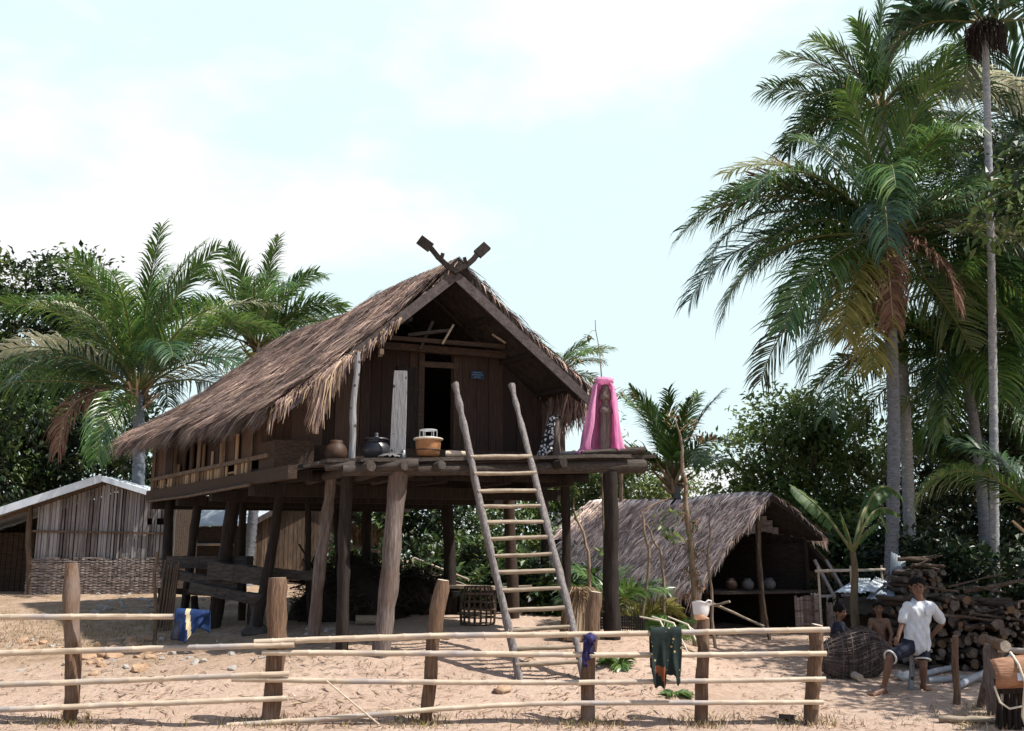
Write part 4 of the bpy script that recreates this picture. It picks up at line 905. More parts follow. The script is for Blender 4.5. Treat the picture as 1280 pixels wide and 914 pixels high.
# undergrowth close behind the house and the woodpile
for i, (px, py, Yb, rx, rz, mats, lab) in enumerate(((450, 700, 27, 45, 34, ['leafdark', 'leafmid'], 'low dark bush behind the heap under the house'), (545, 700, 27, 55, 38, ['leafdark', 'leafmid'], 'low dark bush behind the pale bamboo poles under the house'), (610, 705, 26, 45, 34, ['leafmid', 'leafdark'], 'low green bush right behind the bench'),
        (560, 730, 22.3, 40, 26, ['leafdark', 'leafmid'], 'low bush in the shade close behind the bench'), (655, 728, 21.5, 40, 34, ['leafmid', 'leafdark'], 'leafy bush right behind the middle rungs of the ladder'), (712, 738, 20.3, 26, 30, ['leafmid', 'leafdark'], 'small leafy bush between the ladder and the thick right stilt'), (700, 700, 24.5, 35, 32, ['leafmid', 'leaflight'], 'low green bush left of the low thatched hut'), (1045, 690, 24, 45, 40, ['leafdark', 'leafmid'], 'dark bush right behind the low thatched hut'), (1100, 705, 22, 45, 45, ['leafdark', 'leafdark', 'leafmid'], 'dark bush behind the loose zinc sheets'),
        (1180, 715, 20.5, 60, 48, ['leafdark'], 'dark bush close behind the big firewood stack'), (1265, 735, 19.5, 60, 60, ['leafdark'], 'dark bush at the right edge behind the areca trunk'))):
    c, r = blob(px, py, Yb, rx, rz); tree('leafy_bush', lab, ground_under(c), [(c, r), (c + Vector((r[0] * .5, .3, -r[2] * .5)), (r[0] * .8, r[1], r[2] * .7)), (c + Vector((-r[0] * .5, .2, -r[2] * .6)), (r[0] * .8, r[1], r[2] * .6))], 3300, .2, mats, 60 + i, cat='bush', trunk_r=.05, clump=.4)
# far wood
def far_wood():
    rg = random.Random(77); m = MB()
    for i in range(520):
        x = rg.uniform(-70, 70); y = rg.uniform(48, 74); z0 = gz(x, y); hgt = rg.uniform(2.2, 4.6) + 1.2 * math.sin(x * .35) + .8 * math.sin(x * 1.1)
        mi = rg.choice((0, 0, 1))
        for k in range(46):
            p = Vector((x + rg.gauss(0, 1.0), y + rg.gauss(0, .9), z0 + max(.1, hgt * (1 - abs(rg.gauss(0, .45))))))
            t = Vector((rg.gauss(0, 1), rg.gauss(0, 1), rg.gauss(0, .5))).normalized(); w = t.cross(Vector((rg.gauss(0, .5), rg.gauss(0, .5), 1))).normalized(); l = rg.uniform(.3, .55)
            m.add([p, p + t * l * .5 - w * l * .3, p + t * l, p + t * l * .5 + w * l * .3], [(0, 1, 2, 3)], mi)
    tag(m.build('far_wood', [M['leafdark'], M['leafmid']]), 'low belt of dark trees far behind the village', 'wood', kind='stuff')
far_wood()

# ------------------------------------------------------------------ saplings and small plants
def sapling(name, label, pts, r0, r1, sprays, seed, mats=('leafmid',), size=.12, per=26, bark='barkpale', cat='sapling'):
    rg = random.Random(seed); P = [Vector(p) for p in pts]
    T = thing(name, label, cat, P[0])
    m = MB(); full = []
    for a, b in zip(P, P[1:]): full += wob(a, b, 6, .03, seed + len(full))[:-1]
    full.append(P[-1]); full[0] = full[0] - Vector((0, 0, .15))
    m.tube(full, [r0 + (r1 - r0) * i / (len(full) - 1) for i in range(len(full))], 7, 0, True, .08, None, seed)
    for c, s in sprays:
        q = min(full, key=lambda z: (z - Vector(c)).length); m.tube([q, q.lerp(Vector(c), .5) + Vector((0, 0, .05)), Vector(c)], [r1 * .8, r1 * .6, r1 * .3], 5)
    m.build('trunk', M[bark], T)
    if sprays:
        m = MB()
        for c, s in sprays:
            for k in range(per):
                p = Vector(c) + Vector((rg.gauss(0, .5), rg.gauss(0, .5), rg.gauss(0, .45))) * s
                t = Vector((rg.gauss(0, .7), rg.gauss(0, .7), rg.gauss(-.5, .5))).normalized(); w = t.cross(Vector((rg.gauss(0, .4), rg.gauss(0, .4), 1)))
                if w.length < .05: continue
                w.normalize(); l = size * rg.uniform(.7, 1.4); h = l * .17
                m.add([p, p + t * l * .45 - w * h, p + t * l, p + t * l * .45 + w * h], [(0, 1, 2, 3)], rg.randrange(len(mats)))
        m.build('leaves', [M[x] for x in mats], T)
    return T
def S(px, py, Y, s): return (at(px, py, Y), s * Y / F)
g_ = gp(780, 762); Y_ = g_.y
sapling('slim_tree', 'slim straight tree trunk just right of the thick deck stilt', [g_, at(779, 690, Y_), at(777, 600, Y_), at(772, 520, Y_)], .055, .035, [S(770, 515, Y_, 18), S(785, 560, Y_, 16), S(800, 590, Y_, 16)], 1, ('leafmid', 'leaflight'))
g_ = at(868, 752, 18.6); g_ = ground_under(g_); Y_ = g_.y
sapling('vine_covered_tree', 'thin forked tree wrapped in dry brown vine in front of the low thatched hut', [g_, at(864, 690, Y_), at(857, 620, Y_), at(853, 575, Y_), at(849, 540, Y_)], .065, .02, [S(852, 640, Y_, 9), S(868, 655, Y_, 9), S(858, 680, Y_, 11), S(872, 690, Y_, 9), S(864, 712, Y_, 11), S(874, 725, Y_, 10), S(862, 742, Y_, 12), S(858, 605, Y_, 10), S(840, 520, Y_, 12), S(866, 530, Y_, 12), S(880, 545, Y_, 10)], 2, ('bract', 'bract', 'leafmid'), .10, 34)
for (x0, y0, x1, y1, x2, y2, Yg, lab, sd, sp) in ((800, 745, 812, 690, 802, 640, 18.3, 'thin bare sapling with drooping pale leaves at its top, before the low hut roof', 3, [(838, 640, 12), (828, 655, 12), (842, 668, 10)]),
        (833, 730, 826, 690, 808, 655, 18.4, 'thin leaning bare sapling before the shaggy eave of the low hut', 4, []), (745, 760, 735, 690, 718, 640, 17.6, 'bare twiggy sapling between the ladder and the right stilts', 5, [(716, 640, 8), (752, 690, 9)]),
        (893, 745, 884, 700, 888, 640, 18.8, 'bare sapling crossing the low hut roof right of the vine covered tree', 6, [])):
    q = ground_under(at(x0, y0 + 20, Yg)); sapling('bare_sapling', lab, [q, at(x1, y1, Yg), at(x2, y2, Yg)] + ([at(sp[0][0], sp[0][1] - 18, Yg)] if sp else []), .032, .012, [S(a, b, Yg, s) for a, b, s in sp], sd + 20, ('leafmid', 'leaflight'), .13, 22)
# tall twig with rusty leaves behind the pink net
q = ground_under(at(752, 700, 20)); sapling('leafy_twig', 'tall thin twig with rusty leaves rising behind the pink net', [q, at(754, 600, 20), at(752, 480, 20), at(744, 400, 20)], .03, .008, [S(740, 474, 20, 9), S(757, 478, 20, 10), S(774, 491, 20, 9), S(790, 494, 20, 7), S(730, 484, 20, 7), S(735, 420, 20, 3), S(722, 450, 20, 3), S(770, 545, 20, 12), S(785, 560, 20, 10)], 31, ('bract', 'leafmid'), .12, 20)
def rosette(name, label, base, n, L, seed, mat='palm', up=1.0, dr=1.4, lf=.25, nl=26, cat='plant'):
    m = MB(); rg = random.Random(seed)
    for i in range(n): frond(m, Vector(base), R(360 * i / n + rg.uniform(-20, 20)), up + rg.uniform(-.35, .3), L * rg.uniform(.7, 1.1), dr, nl, lf, seed * 50 + i, 0, .4, .016, .3, 0, 1)
    tag(m.build(name, [M[mat], M['rachis']], None, base), label, cat)
b_ = ground_under(at(835, 768, 17.8)); rosette('low_palm_plant', 'small bright green palm plant on the ground before the low hut', b_, 11, .75, 1, 'palm', .9, 1.2, .22)
b_ = ground_under(at(758, 745, 18.5)); rosette('low_palm_plant', 'upright young palm plant between the right stilts of the house', b_, 8, 1.45, 2, 'palm', 1.2, 1.3, .36, 34)
b_ = ground_under(at(800, 740, 18.8)); rosette('low_palm_plant', 'arching yellowish palm plant right of the thick deck stilt', b_, 5, 1.25, 3, 'palmyel', .9, 1.6, .32, 30)
b_ = gp(770, 832); rosette('weed', 'small green weed at the foot of the thick right stilt', b_, 8, .28, 4, 'palm', .7, 1.2, .16, 12)
b_ = gp(842, 868); rosette('weed', 'fresh green leafy sprig lying in the dust under the dark green cloth', b_, 5, .22, 5, 'palm', .2, .6, .15, 10)

# ------------------------------------------------------------------ banana plant
def banana():
    b = ground_under(at(1072, 800, 17.4)); T = thing('banana_plant', 'banana plant with broad torn leaves standing between the two children', 'banana plant', b)
    top = at(1066, 690, 17.4); top.y = b.y
    m = MB(); pole(m, b - Vector((0, 0, .1)), top, .085, .05, 5, .04, 10, 10, .06); m.build('trunk', M['bananastem'], T)
    rg = random.Random(9)
    for px, py, dy, w, dr, fl in ((986, 606, .3, .19, .10, .5), (1125, 645, .5, .075, .30, 1.1), (1098, 655, -.6, .10, .1, 1.0), (1112, 668, .9, .14, .5, .7), (1050, 640, -.3, .10, .05, 1.2), (1130, 625, 1.2, .2, .3, .5)):
        e = at(px, py, b.y + dy); m = MB(); n = 18; pts = []
        for i in range(n + 1):
            t = i / n; q = top.lerp(e, t); q.z += math.sin(t * math.pi) * dr * (e - top).length; pts.append(q)
        m.tube(pts, [.028 * (1 - .85 * i / n) + .004 for i in range(n + 1)], 6, 1)
        for sd in (-1, 1):
            i = 5
            while i < n:
                tear = rg.random() < .3
                t0, t1 = pts[i], pts[min(i + 1, n)]; T_ = (t1 - t0).normalized(); S_ = T_.cross(Vector((0, -.6, .8))).normalized() * sd; up = Vector((0, 0, 1))
                def wd(k): t = (k - 4) / (n - 4); return w * math.sin(math.pi * min(1, .06 + t * .95)) ** .6 + .005
                g = fl * rg.uniform(.6, 1.1)
                a0, a1 = wd(i), wd(i + 1); cut = .82 if tear else 1
                def off(a): return S_ * a * math.cos(g) - up * a * math.sin(g) + T_ * a * .25
                q1 = t0.lerp(t1, cut)
                m.add([t0, q1, q1 + off(a1) * .5 + up * .02, t0 + off(a0) * .5 + up * .02, q1 + off(a1) - up * .02, t0 + off(a0) - up * .02], [(0, 1, 2, 3), (3, 2, 4, 5)], 0, True)
                i += 1
        m.build('leaf', [M['banana'], M['rachis']], T)
banana()
# ------------------------------------------------------------------ front fence
FY = 12.66
def fence():
    T = thing('bamboo_fence', 'long low fence of stout wooden posts and pale bamboo rails in front of everything', 'fence', (0, FY, 0))
    posts = []
    specs = (((87, 904), (91, 830), (89, 704), .085, .092), ((336, 908), (347, 800), (347, 722), .105, .125), ((529, 900), (541, 800), (554, 725), .075, .10), ((733, 904), (737, 820), (745, 740), .078, .082),
             ((875, 907), (879, 830), (880, 772), .078, .082), ((1012, 908), (1019, 830), (1022, 781), .085, .083))
    for i, (a, b, c, r0, r1) in enumerate(specs):
        A, B, C = at(*a, FY + .03), at(*b, FY + .03), at(*c, FY + .03); A.z = gz(A.x, A.y) - .2
        pts = wob(A, B, 7, .012, i)[:-1] + wob(B, C, 6, .012, i + 9); rg = random.Random(i + 30); n = len(pts)
        m = MB(); m.tube(pts, [(r0 + (r1 - r0) * k / (n - 1)) * (1 + rg.uniform(-.07, .07)) * (.82 if k == n - 1 else 1) for k in range(n)], 12, 0, True, .1, None, i, 1)
        posts.append(m.build('post', [M['fpost'], M['cut']], T))
    Yf = FY - .10
    rails = (([(-40, 772), (100, 771), (222, 771)], .039, Yf), ([(-40, 818), (120, 813), (368, 806)], .039, Yf - .02), ([(-40, 857), (120, 852), (362, 842)], .038, Yf), ([(-40, 889), (150, 881), (360, 873)], .036, Yf),
             ([(318, 803), (540, 795), (735, 793), (880, 790), (1037, 787)], .038, Yf), ([(328, 816), (540, 817), (800, 819), (1033, 817)], .037, Yf - .005), ([(290, 849), (540, 853), (760, 853), (1032, 849)], .034, Yf + .005),
             ([(284, 907), (400, 899), (530, 888), (640, 881), (735, 879), (1029, 878)], .033, Yf))
    for i, (pts, r, y) in enumerate(rails):
        m = MB(); P = [at(px, py, y) for px, py in pts]
        if len(P) > 3:      # round the bends
            Q = []
            for k in range(len(P) - 1):
                p0, p1, p2, p3 = P[max(k - 1, 0)], P[k], P[k + 1], P[min(k + 2, len(P) - 1)]
                for s in range(6):
                    t = s / 6; Q.append(.5 * ((2 * p1) + (p2 - p0) * t + (2 * p0 - 5 * p1 + 4 * p2 - p3) * t * t + (3 * p1 - p0 - 3 * p2 + p3) * t ** 3))
            P = Q + [P[-1]]
        bamboo(m, P, r, 60 + i, 0, .36); m.build('rail', M['bamboo'], T)
    # bindings of cord where rails meet the posts
    for px, py, r in ((347, 806, .12), (553, 795, .10)):
        m = MB(); c = at(px, py, FY + .03)
        for dz in (-.025, 0, .025):
            pts = [c + Vector((math.cos(a) * r, math.sin(a) * r * 1.1 - .02, dz + .01 * math.sin(a * 2))) for a in [k * math.pi / 8 for k in range(17)]]
            m.tube(pts, .008, 5, 0, False)
        m.build('binding', M['straw'], posts[1 if px < 400 else 2])
fence()
m = MB(); P = [gp(474, 907), at(440, 878, 12.50), at(408, 851, 12.48)]
bamboo(m, [P[0] + Vector((0, 0, .01))] + P[1:], .011, 5, 0, .16); tag(m.build('thin_stick', M['bamboo'], None, P[0]), 'thin jointed stick propped slantwise against the lower rails of the fence', 'stick')

# ------------------------------------------------------------------ cloths and bucket on the fence
def sheet(mb, rows, th=.012, m=0, mfn=None):
    """a cloth given as rows of points, with a thickness"""
    nu = len(rows[0]) - 1; nv = len(rows) - 1; flat = [p for r in rows for p in r]; W = nu + 1; nrm = []
    for j in range(nv + 1):
        for i in range(nu + 1):
            a = rows[j][min(i + 1, nu)] - rows[j][max(i - 1, 0)]; b = rows[min(j + 1, nv)][i] - rows[max(j - 1, 0)][i]; n = a.cross(b)
            nrm.append(n.normalized() if n.length > 1e-9 else Vector((0, -1, 0)))
    back = [p + n * th for p, n in zip(flat, nrm)]; N = len(flat)
    for j in range(nv):
        for i in range(nu):
            a = j * W + i; q = [flat[a], flat[a + 1], flat[a + W + 1], flat[a + W]]
            mm = mfn(i / nu, j / nv) if mfn else m
            mb.f.append(tuple(len(mb.v) + k for k in (a, a + 1, a + W + 1, a + W))); mb.m.append(mm); mb.sm.append(True)
            mb.f.append(tuple(len(mb.v) + N + k for k in (a, a + W, a + W + 1, a + 1))); mb.m.append(mm); mb.sm.append(True)
    edge = [i for i in range(W)] + [j * W + nu for j in range(1, nv + 1)] + [nv * W + i for i in range(nu - 1, -1, -1)] + [j * W for j in range(nv - 1, 0, -1)]
    for a, b in zip(edge, edge[1:] + edge[:1]):
        mb.f.append((len(mb.v) + a, len(mb.v) + N + a, len(mb.v) + N + b, len(mb.v) + b)); mb.m.append(m); mb.sm.append(False)
    mb.v.extend([tuple(p) for p in flat + back])
def drape(name, label, cat, rail_y, rail_r, x0, x1, y_top, hem, back, mats, seed, mfn=None, tilt=0, flare=0.0, fold=.025):
    """cloth folded over a rail: hem(t) gives the lower edge of its front in pixels"""
    rg = random.Random(seed); nu, nv = 30, 26; rows = []
    s = rail_y / F; ph = rg.uniform(0, 6)
    for j in range(nv + 1):
        row = []
        for i in range(nu + 1):
            t = i / nu; px = x0 + (x1 - x0) * t
            top = at(px, y_top + tilt * t, rail_y); Lf = (hem(t) - (y_top + tilt * t)) * s; Lb = back * (1 + .15 * math.sin(t * 7))
            v = j / nv
            if v < .28:
                k = (v / .28); dz = -Lb * (1 - k); y = rail_r + .012
            elif v < .40:
                k = (v - .28) / .12; an = math.pi * (1 - k); dz = math.sin(an) * (rail_r + .012); y = 0
                y = (rail_r + .012) * math.cos(math.pi * k)
            else:
                k = (v - .40) / .60; dz = -Lf * k; y = -(rail_r + .012) - .02 * k
            w = max(0, (v - .42) / .58)
            f_ = fold * w * (math.sin(t * 17 + ph) + .6 * math.sin(t * 31 + ph * 2 + w * 2)) + .010 * math.sin(t * 9 + v * 14 + ph)
            dx = (t - .5) * flare * w + .02 * w * math.sin(t * 13 + ph + w * 3)
            row.append(Vector((top.x + dx, rail_y + y - abs(f_) * .6 - f_, top.z + dz)))
        rows.append(row)
    m = MB(); sheet(m, rows, .008, 0, mfn); return tag(m.build(name, [M[x] for x in mats], None, rows[0][0]), label, cat)
def hem_green(t):
    g = _ss((t - .42) / .14) * (1 - _ss((t - .66) / .14)); e = _ss(t / .12)
    return 834 + 20 * e - 16 * g - 4 * _ss((t - .7) / .2) + 2 * math.sin(t * 23)
drape('patterned_cloth', 'dark green cloth with small yellow spots and a rust coloured corner hung over the fence', 'cloth', FY - .10, .047, 812, 851, 790, hem_green, .42, ['greencloth', 'rust'], 3, lambda u, v: 1 if (.13 < u < .42 and .76 < v < .93 and v - .76 < (u - .05) * .6) else 0, -1, -.03)
def hem_blue(t): return 801 - 4 * abs(t - .38) * 10 * (1 if t > .38 else .3) - (0 if t < .5 else (t - .5) * 28)
drape('blue_garment', 'bright blue garment with a cream stripe hung over the end of the top rail', 'garment', FY - .10, .048, 221, 262, 766, hem_blue, .20, ['bluecloth', 'cream', 'navy'], 8, lambda u, v: 1 if .30 < u - (v - .4) * .22 < .43 and v > .3 else (2 if u < .2 and v > .55 else 0), 3, .02, .02)
# purple rag knotted round a post
c = at(738, 797, FY - .10)
m = MB(); m.ell(c + Vector((-.01, -.05, 0)), (.085, .045, .055), None, 12, 8, 0, lambda p: 1 + .25 * math.sin(p.x * 9 + p.z * 7)); m.ell(c + Vector((0, -.085, -.02)), (.04, .03, .045), None, 10, 7, 0, lambda p: 1 + .2 * math.sin(p.z * 9))
for dx, l, w in ((-.05, .24, .05), (.0, .17, .04), (-.075, .32, .035)):
    rows = [[c + Vector((dx + (i / 4 - .5) * w * (1 + k * .1) + .012 * math.sin(k), -.075 - .02 * math.sin(i * 1.6 + k), -.02 - l * k / 7)) for i in range(5)] for k in range(8)]; sheet(m, rows, .006)
tag(m.build('purple_rag', M['purple'], None, c), 'small purple rag knotted round the post where the top rail crosses it', 'rag')
def bucket():
    c = at(876, 764, FY + .03); Mx = Matrix.Rotation(R(9), 3, 'Y') @ Matrix.Rotation(R(-14), 3, 'X')
    T = thing('plastic_jug', 'white translucent plastic jug with an orange stained bottom stuck on a fence post', 'jug', c - Vector((0, 0, .13)))
    def wob_(p): return p
    m = MB(); prof = [(.080, -.06), (.098, -.02), (.106, .03), (.112, .075), (.122, .088), (.120, .098), (.110, .096), (.104, .075), (.098, .02), (.074, -.05), (0, -.055)]
    vs0 = len(m.v); m.lathe(c, prof, 14, 0, Mx); rg = random.Random(3); m.v = [(x + rg.uniform(-.005, .005), y + rg.uniform(-.004, .004), z + rg.uniform(-.006, .006)) for x, y, z in m.v]; m.build('body', M['plastic'], T)
    m = MB(); m.lathe(c, [(.082, -.058), (.080, -.085), (.066, -.105), (.03, -.112), (0, -.112)], 16, 0, Mx); m.build('stained_bottom', M['plasticorange'], T)
    m = MB(); m.tube([c + Mx @ Vector(p) for p in ((.03, -.11, .09), (.06, -.12, .12), (.10, -.09, .125), (.118, -.04, .09))], .010, 8); m.build('handle', M['plastic'], T)
bucket()

# ------------------------------------------------------------------ things on the deck
def on_deck(px, py, b):
    p = HF.onb(px, py, b); a = HF.ab(p.x, p.y)[0]; p.z = deck_z(a) + .02; return p
def jar(name, label, p, prof, mat, lid=None, knob=True, sc_=1.0):
    T = thing(name, label, 'jar', p); m = MB(); m.lathe(p, [(r * sc_, z * sc_) for r, z in prof], 26); m.build('body', M[mat], T)
    if lid:
        m = MB(); m.lathe(p, [(r * sc_, z * sc_) for r, z in lid], 26); m.build('lid', M['jar' if mat == 'jar' else 'rim'], T)
    return T
p = on_deck(470, 568, .95)
jar('water_jar', 'round black water jar with a knobbed lid on the deck between two grey posts', p, [(.0, 0), (.12, 0), (.17, .04), (.225, .13), (.235, .19), (.21, .26), (.16, .31), (.15, .335), (.165, .345), (.15, .35), (0, .345)], 'jar', [(.205, .352), (.21, .362), (.17, .385), (.05, .40), (.03, .42), (.04, .45), (.025, .47), (0, .475)])
p = on_deck(420, 566, 1.15)
jar('clay_jar', 'brown clay jar in the shade at the left end of the deck', p, [(0, 0), (.10, 0), (.17, .08), (.19, .17), (.16, .27), (.10, .33), (.11, .36), (.095, .37), (.08, .33), (0, .3)], 'jarbrown')
def pot():
    p = on_deck(535, 573, .12); T = thing('clay_pot', 'orange brown clay pot with a pale rim and a wire stand on its mouth', 'pot', p)
    m = MB(); m.lathe(p, [(0, 0), (.14, 0), (.175, .03), (.19, .12), (.20, .22), (.20, .27)], 26); m.build('body', M['orange'], T)
    m = MB(); m.lathe(p, [(.20, .262), (.232, .272), (.236, .288), (.225, .296), (.19, .30), (.0, .302)], 26); m.build('rim', M['rim'], T)
    m = MB(); 
    for z in (.31, .425):
        m.tube([p + Vector((math.cos(a) * .135, math.sin(a) * .135, z)) for a in [k * math.pi / 10 for k in range(21)]], .0065, 6, 0, False)
    for k in range(6):
        a = k * math.pi / 3 + .2; m.tube([p + Vector((math.cos(a) * .135, math.sin(a) * .135, .30)), p + Vector((math.cos(a) * .135, math.sin(a) * .135, .425))], .006, 6)
    for s in (-1, 1): m.tube([p + Vector((-.13, s * .04, .425)), p + Vector((.13, s * .04, .425))], .007, 6)
    m.build('wire_stand', M['pan'], T)
    m = MB(); m.lathe(p + Vector((0, -.0, 0)), [(.193, .10), (.199, .106), (.2005, .114), (.196, .12)], 26); m.build('band', M['jarbrown'], T)
pot()
p = on_deck(505, 568, .3); m = MB(); m.lathe(p, [(0, 0), (.03, 0), (.035, .02), (.033, .07), (.018, .10), (.016, .13), (0, .13)], 12); tag(m.build('small_bottle', M['pan'], None, p), 'tiny pale bottle beside the foot of the flat grey post', 'bottle')
p = on_deck(716, 572, .75); m = MB(); m.lathe(p, [(0, .004), (.17, .004), (.21, .06), (.235, .085), (.23, .092), (.20, .07), (.165, .016), (0, .014)], 24); tag(m.build('metal_basin', M['pan'], None, p), 'shallow pale metal basin on the deck left of the pink net', 'basin')
m = MB(); rg = random.Random(4)
c = on_deck(487, 569, .35)
rows = [[c + Vector(((i / 9 - .5) * .34, (j / 6 - .5) * .18, .015 + .05 * math.sin(i * 1.3 + j) ** 2 * math.sin(math.pi * i / 9) + .03 * math.sin(math.pi * j / 6))) for i in range(10)] for j in range(7)]
sheet(m, rows, .008); tag(m.build('grey_rag', M['potgrey'], None, c), 'crumpled grey rag on the deck edge in front of the black jar', 'rag')
c = on_deck(556, 571, .15); m = MB(); m.tube([c + Vector((.02, .0, .05)), c + Vector((.10, -.01, .05)), c + Vector((.36, .02, .045))], [.05, .055, .05], 10, 0, True, .08); tag(m.build('wood_block', M['cut'], None, c), 'short pale log lying on the deck between the orange pot and the ladder', 'log')
# pink net and checked cloth
def net():
    top = HF.onb(757, 476, .3); base = on_deck(757, 574, .3); hgt = top.z - base.z; m = MB()
    for a0, a1, rx0, rx1, lean in ((70, 228, .165, .36, -.03), (-52, 95, .155, .25, .02)):
        rows = []
        for j in range(25):
            v = j / 24; row = []
            for i in range(49):
                t = i / 48; an = R(a0 + (a1 - a0) * t); s = v ** 1.15
                rr = rx0 + (rx1 - rx0) * s; fold = 1 + (.09 + .09 * s) * math.sin(t * 33 + v * 2.5 + math.sin(v * 5) * .5) + (.05 + .05 * s) * math.sin(t * 58 + v * 5 + a0) + .04 * math.sin(v * 13 + t * 9)
                z = base.z + hgt * (1 - v) + .03 * math.sin(v * math.pi) - .02 * math.sin(t * 9) * v + .045
                if v > .95: rr *= 1 + (v - .95) * 3; z = base.z + .02 + .05 * abs(math.sin(t * 14 + a0)); rr *= 1 + .12 * math.sin(t * 11)
                if v < .12: rr = rr * (.35 + .65 * v / .12)
                row.append(Vector((base.x + lean * v + math.cos(an) * rr * fold, base.y + math.sin(an) * min(rr, .26) * .9 * fold, z)))
            rows.append(row)
        sheet(m, rows, .006)
    cap = base + Vector((0, 0, hgt + .05))
    m.ell(cap + Vector((0, 0, -.055)), (.16, .14, .07), None, 16, 10, 0, lambda p: 1 + .14 * math.sin(p.x * 12 + p.z * 9))
    for k in range(7):
        c = base + Vector((-.40 + k * .055, -.10 + .03 * math.sin(k * 2), .035)); m.ell(c, (.07, .08, .04), None, 10, 7, 0, lambda p: 1 + .2 * math.sin(p.x * 8 + k))
    tag(m.build('pink_net', M['pink'], None, base), 'long pink net draped over the carved post at the end of the deck', 'net')
net()
def checked():
    q = HF.onb(695, 524, 1.2); b = on_deck(683, 574, 1.1); rows = []
    for j in range(17):
        v = j / 16; row = []
        for i in range(13):
            t = i / 12; an = R(95 + 170 * t); r = .10 + .02 * math.sin(t * 15) + .10 * v * (.4 + .6 * math.sin(math.pi * t))
            row.append(Vector((q.x - .05 * v + math.cos(an) * r * (1 + .5 * v), q.y + math.sin(an) * r * .8 - .02, q.z + .03 - (q.z - b.z + .02) * v * (.80 + .2 * math.sin(math.pi * t)))))
        rows.append(row)
    m = MB(); sheet(m, rows, .008); m.ell(q + Vector((0, 0, .03)), (.11, .10, .035), None, 14, 8)
    tag(m.build('checked_cloth', M['check'], None, q), 'black and white patterned cloth hanging from the shorter post on the deck', 'cloth')
checked()

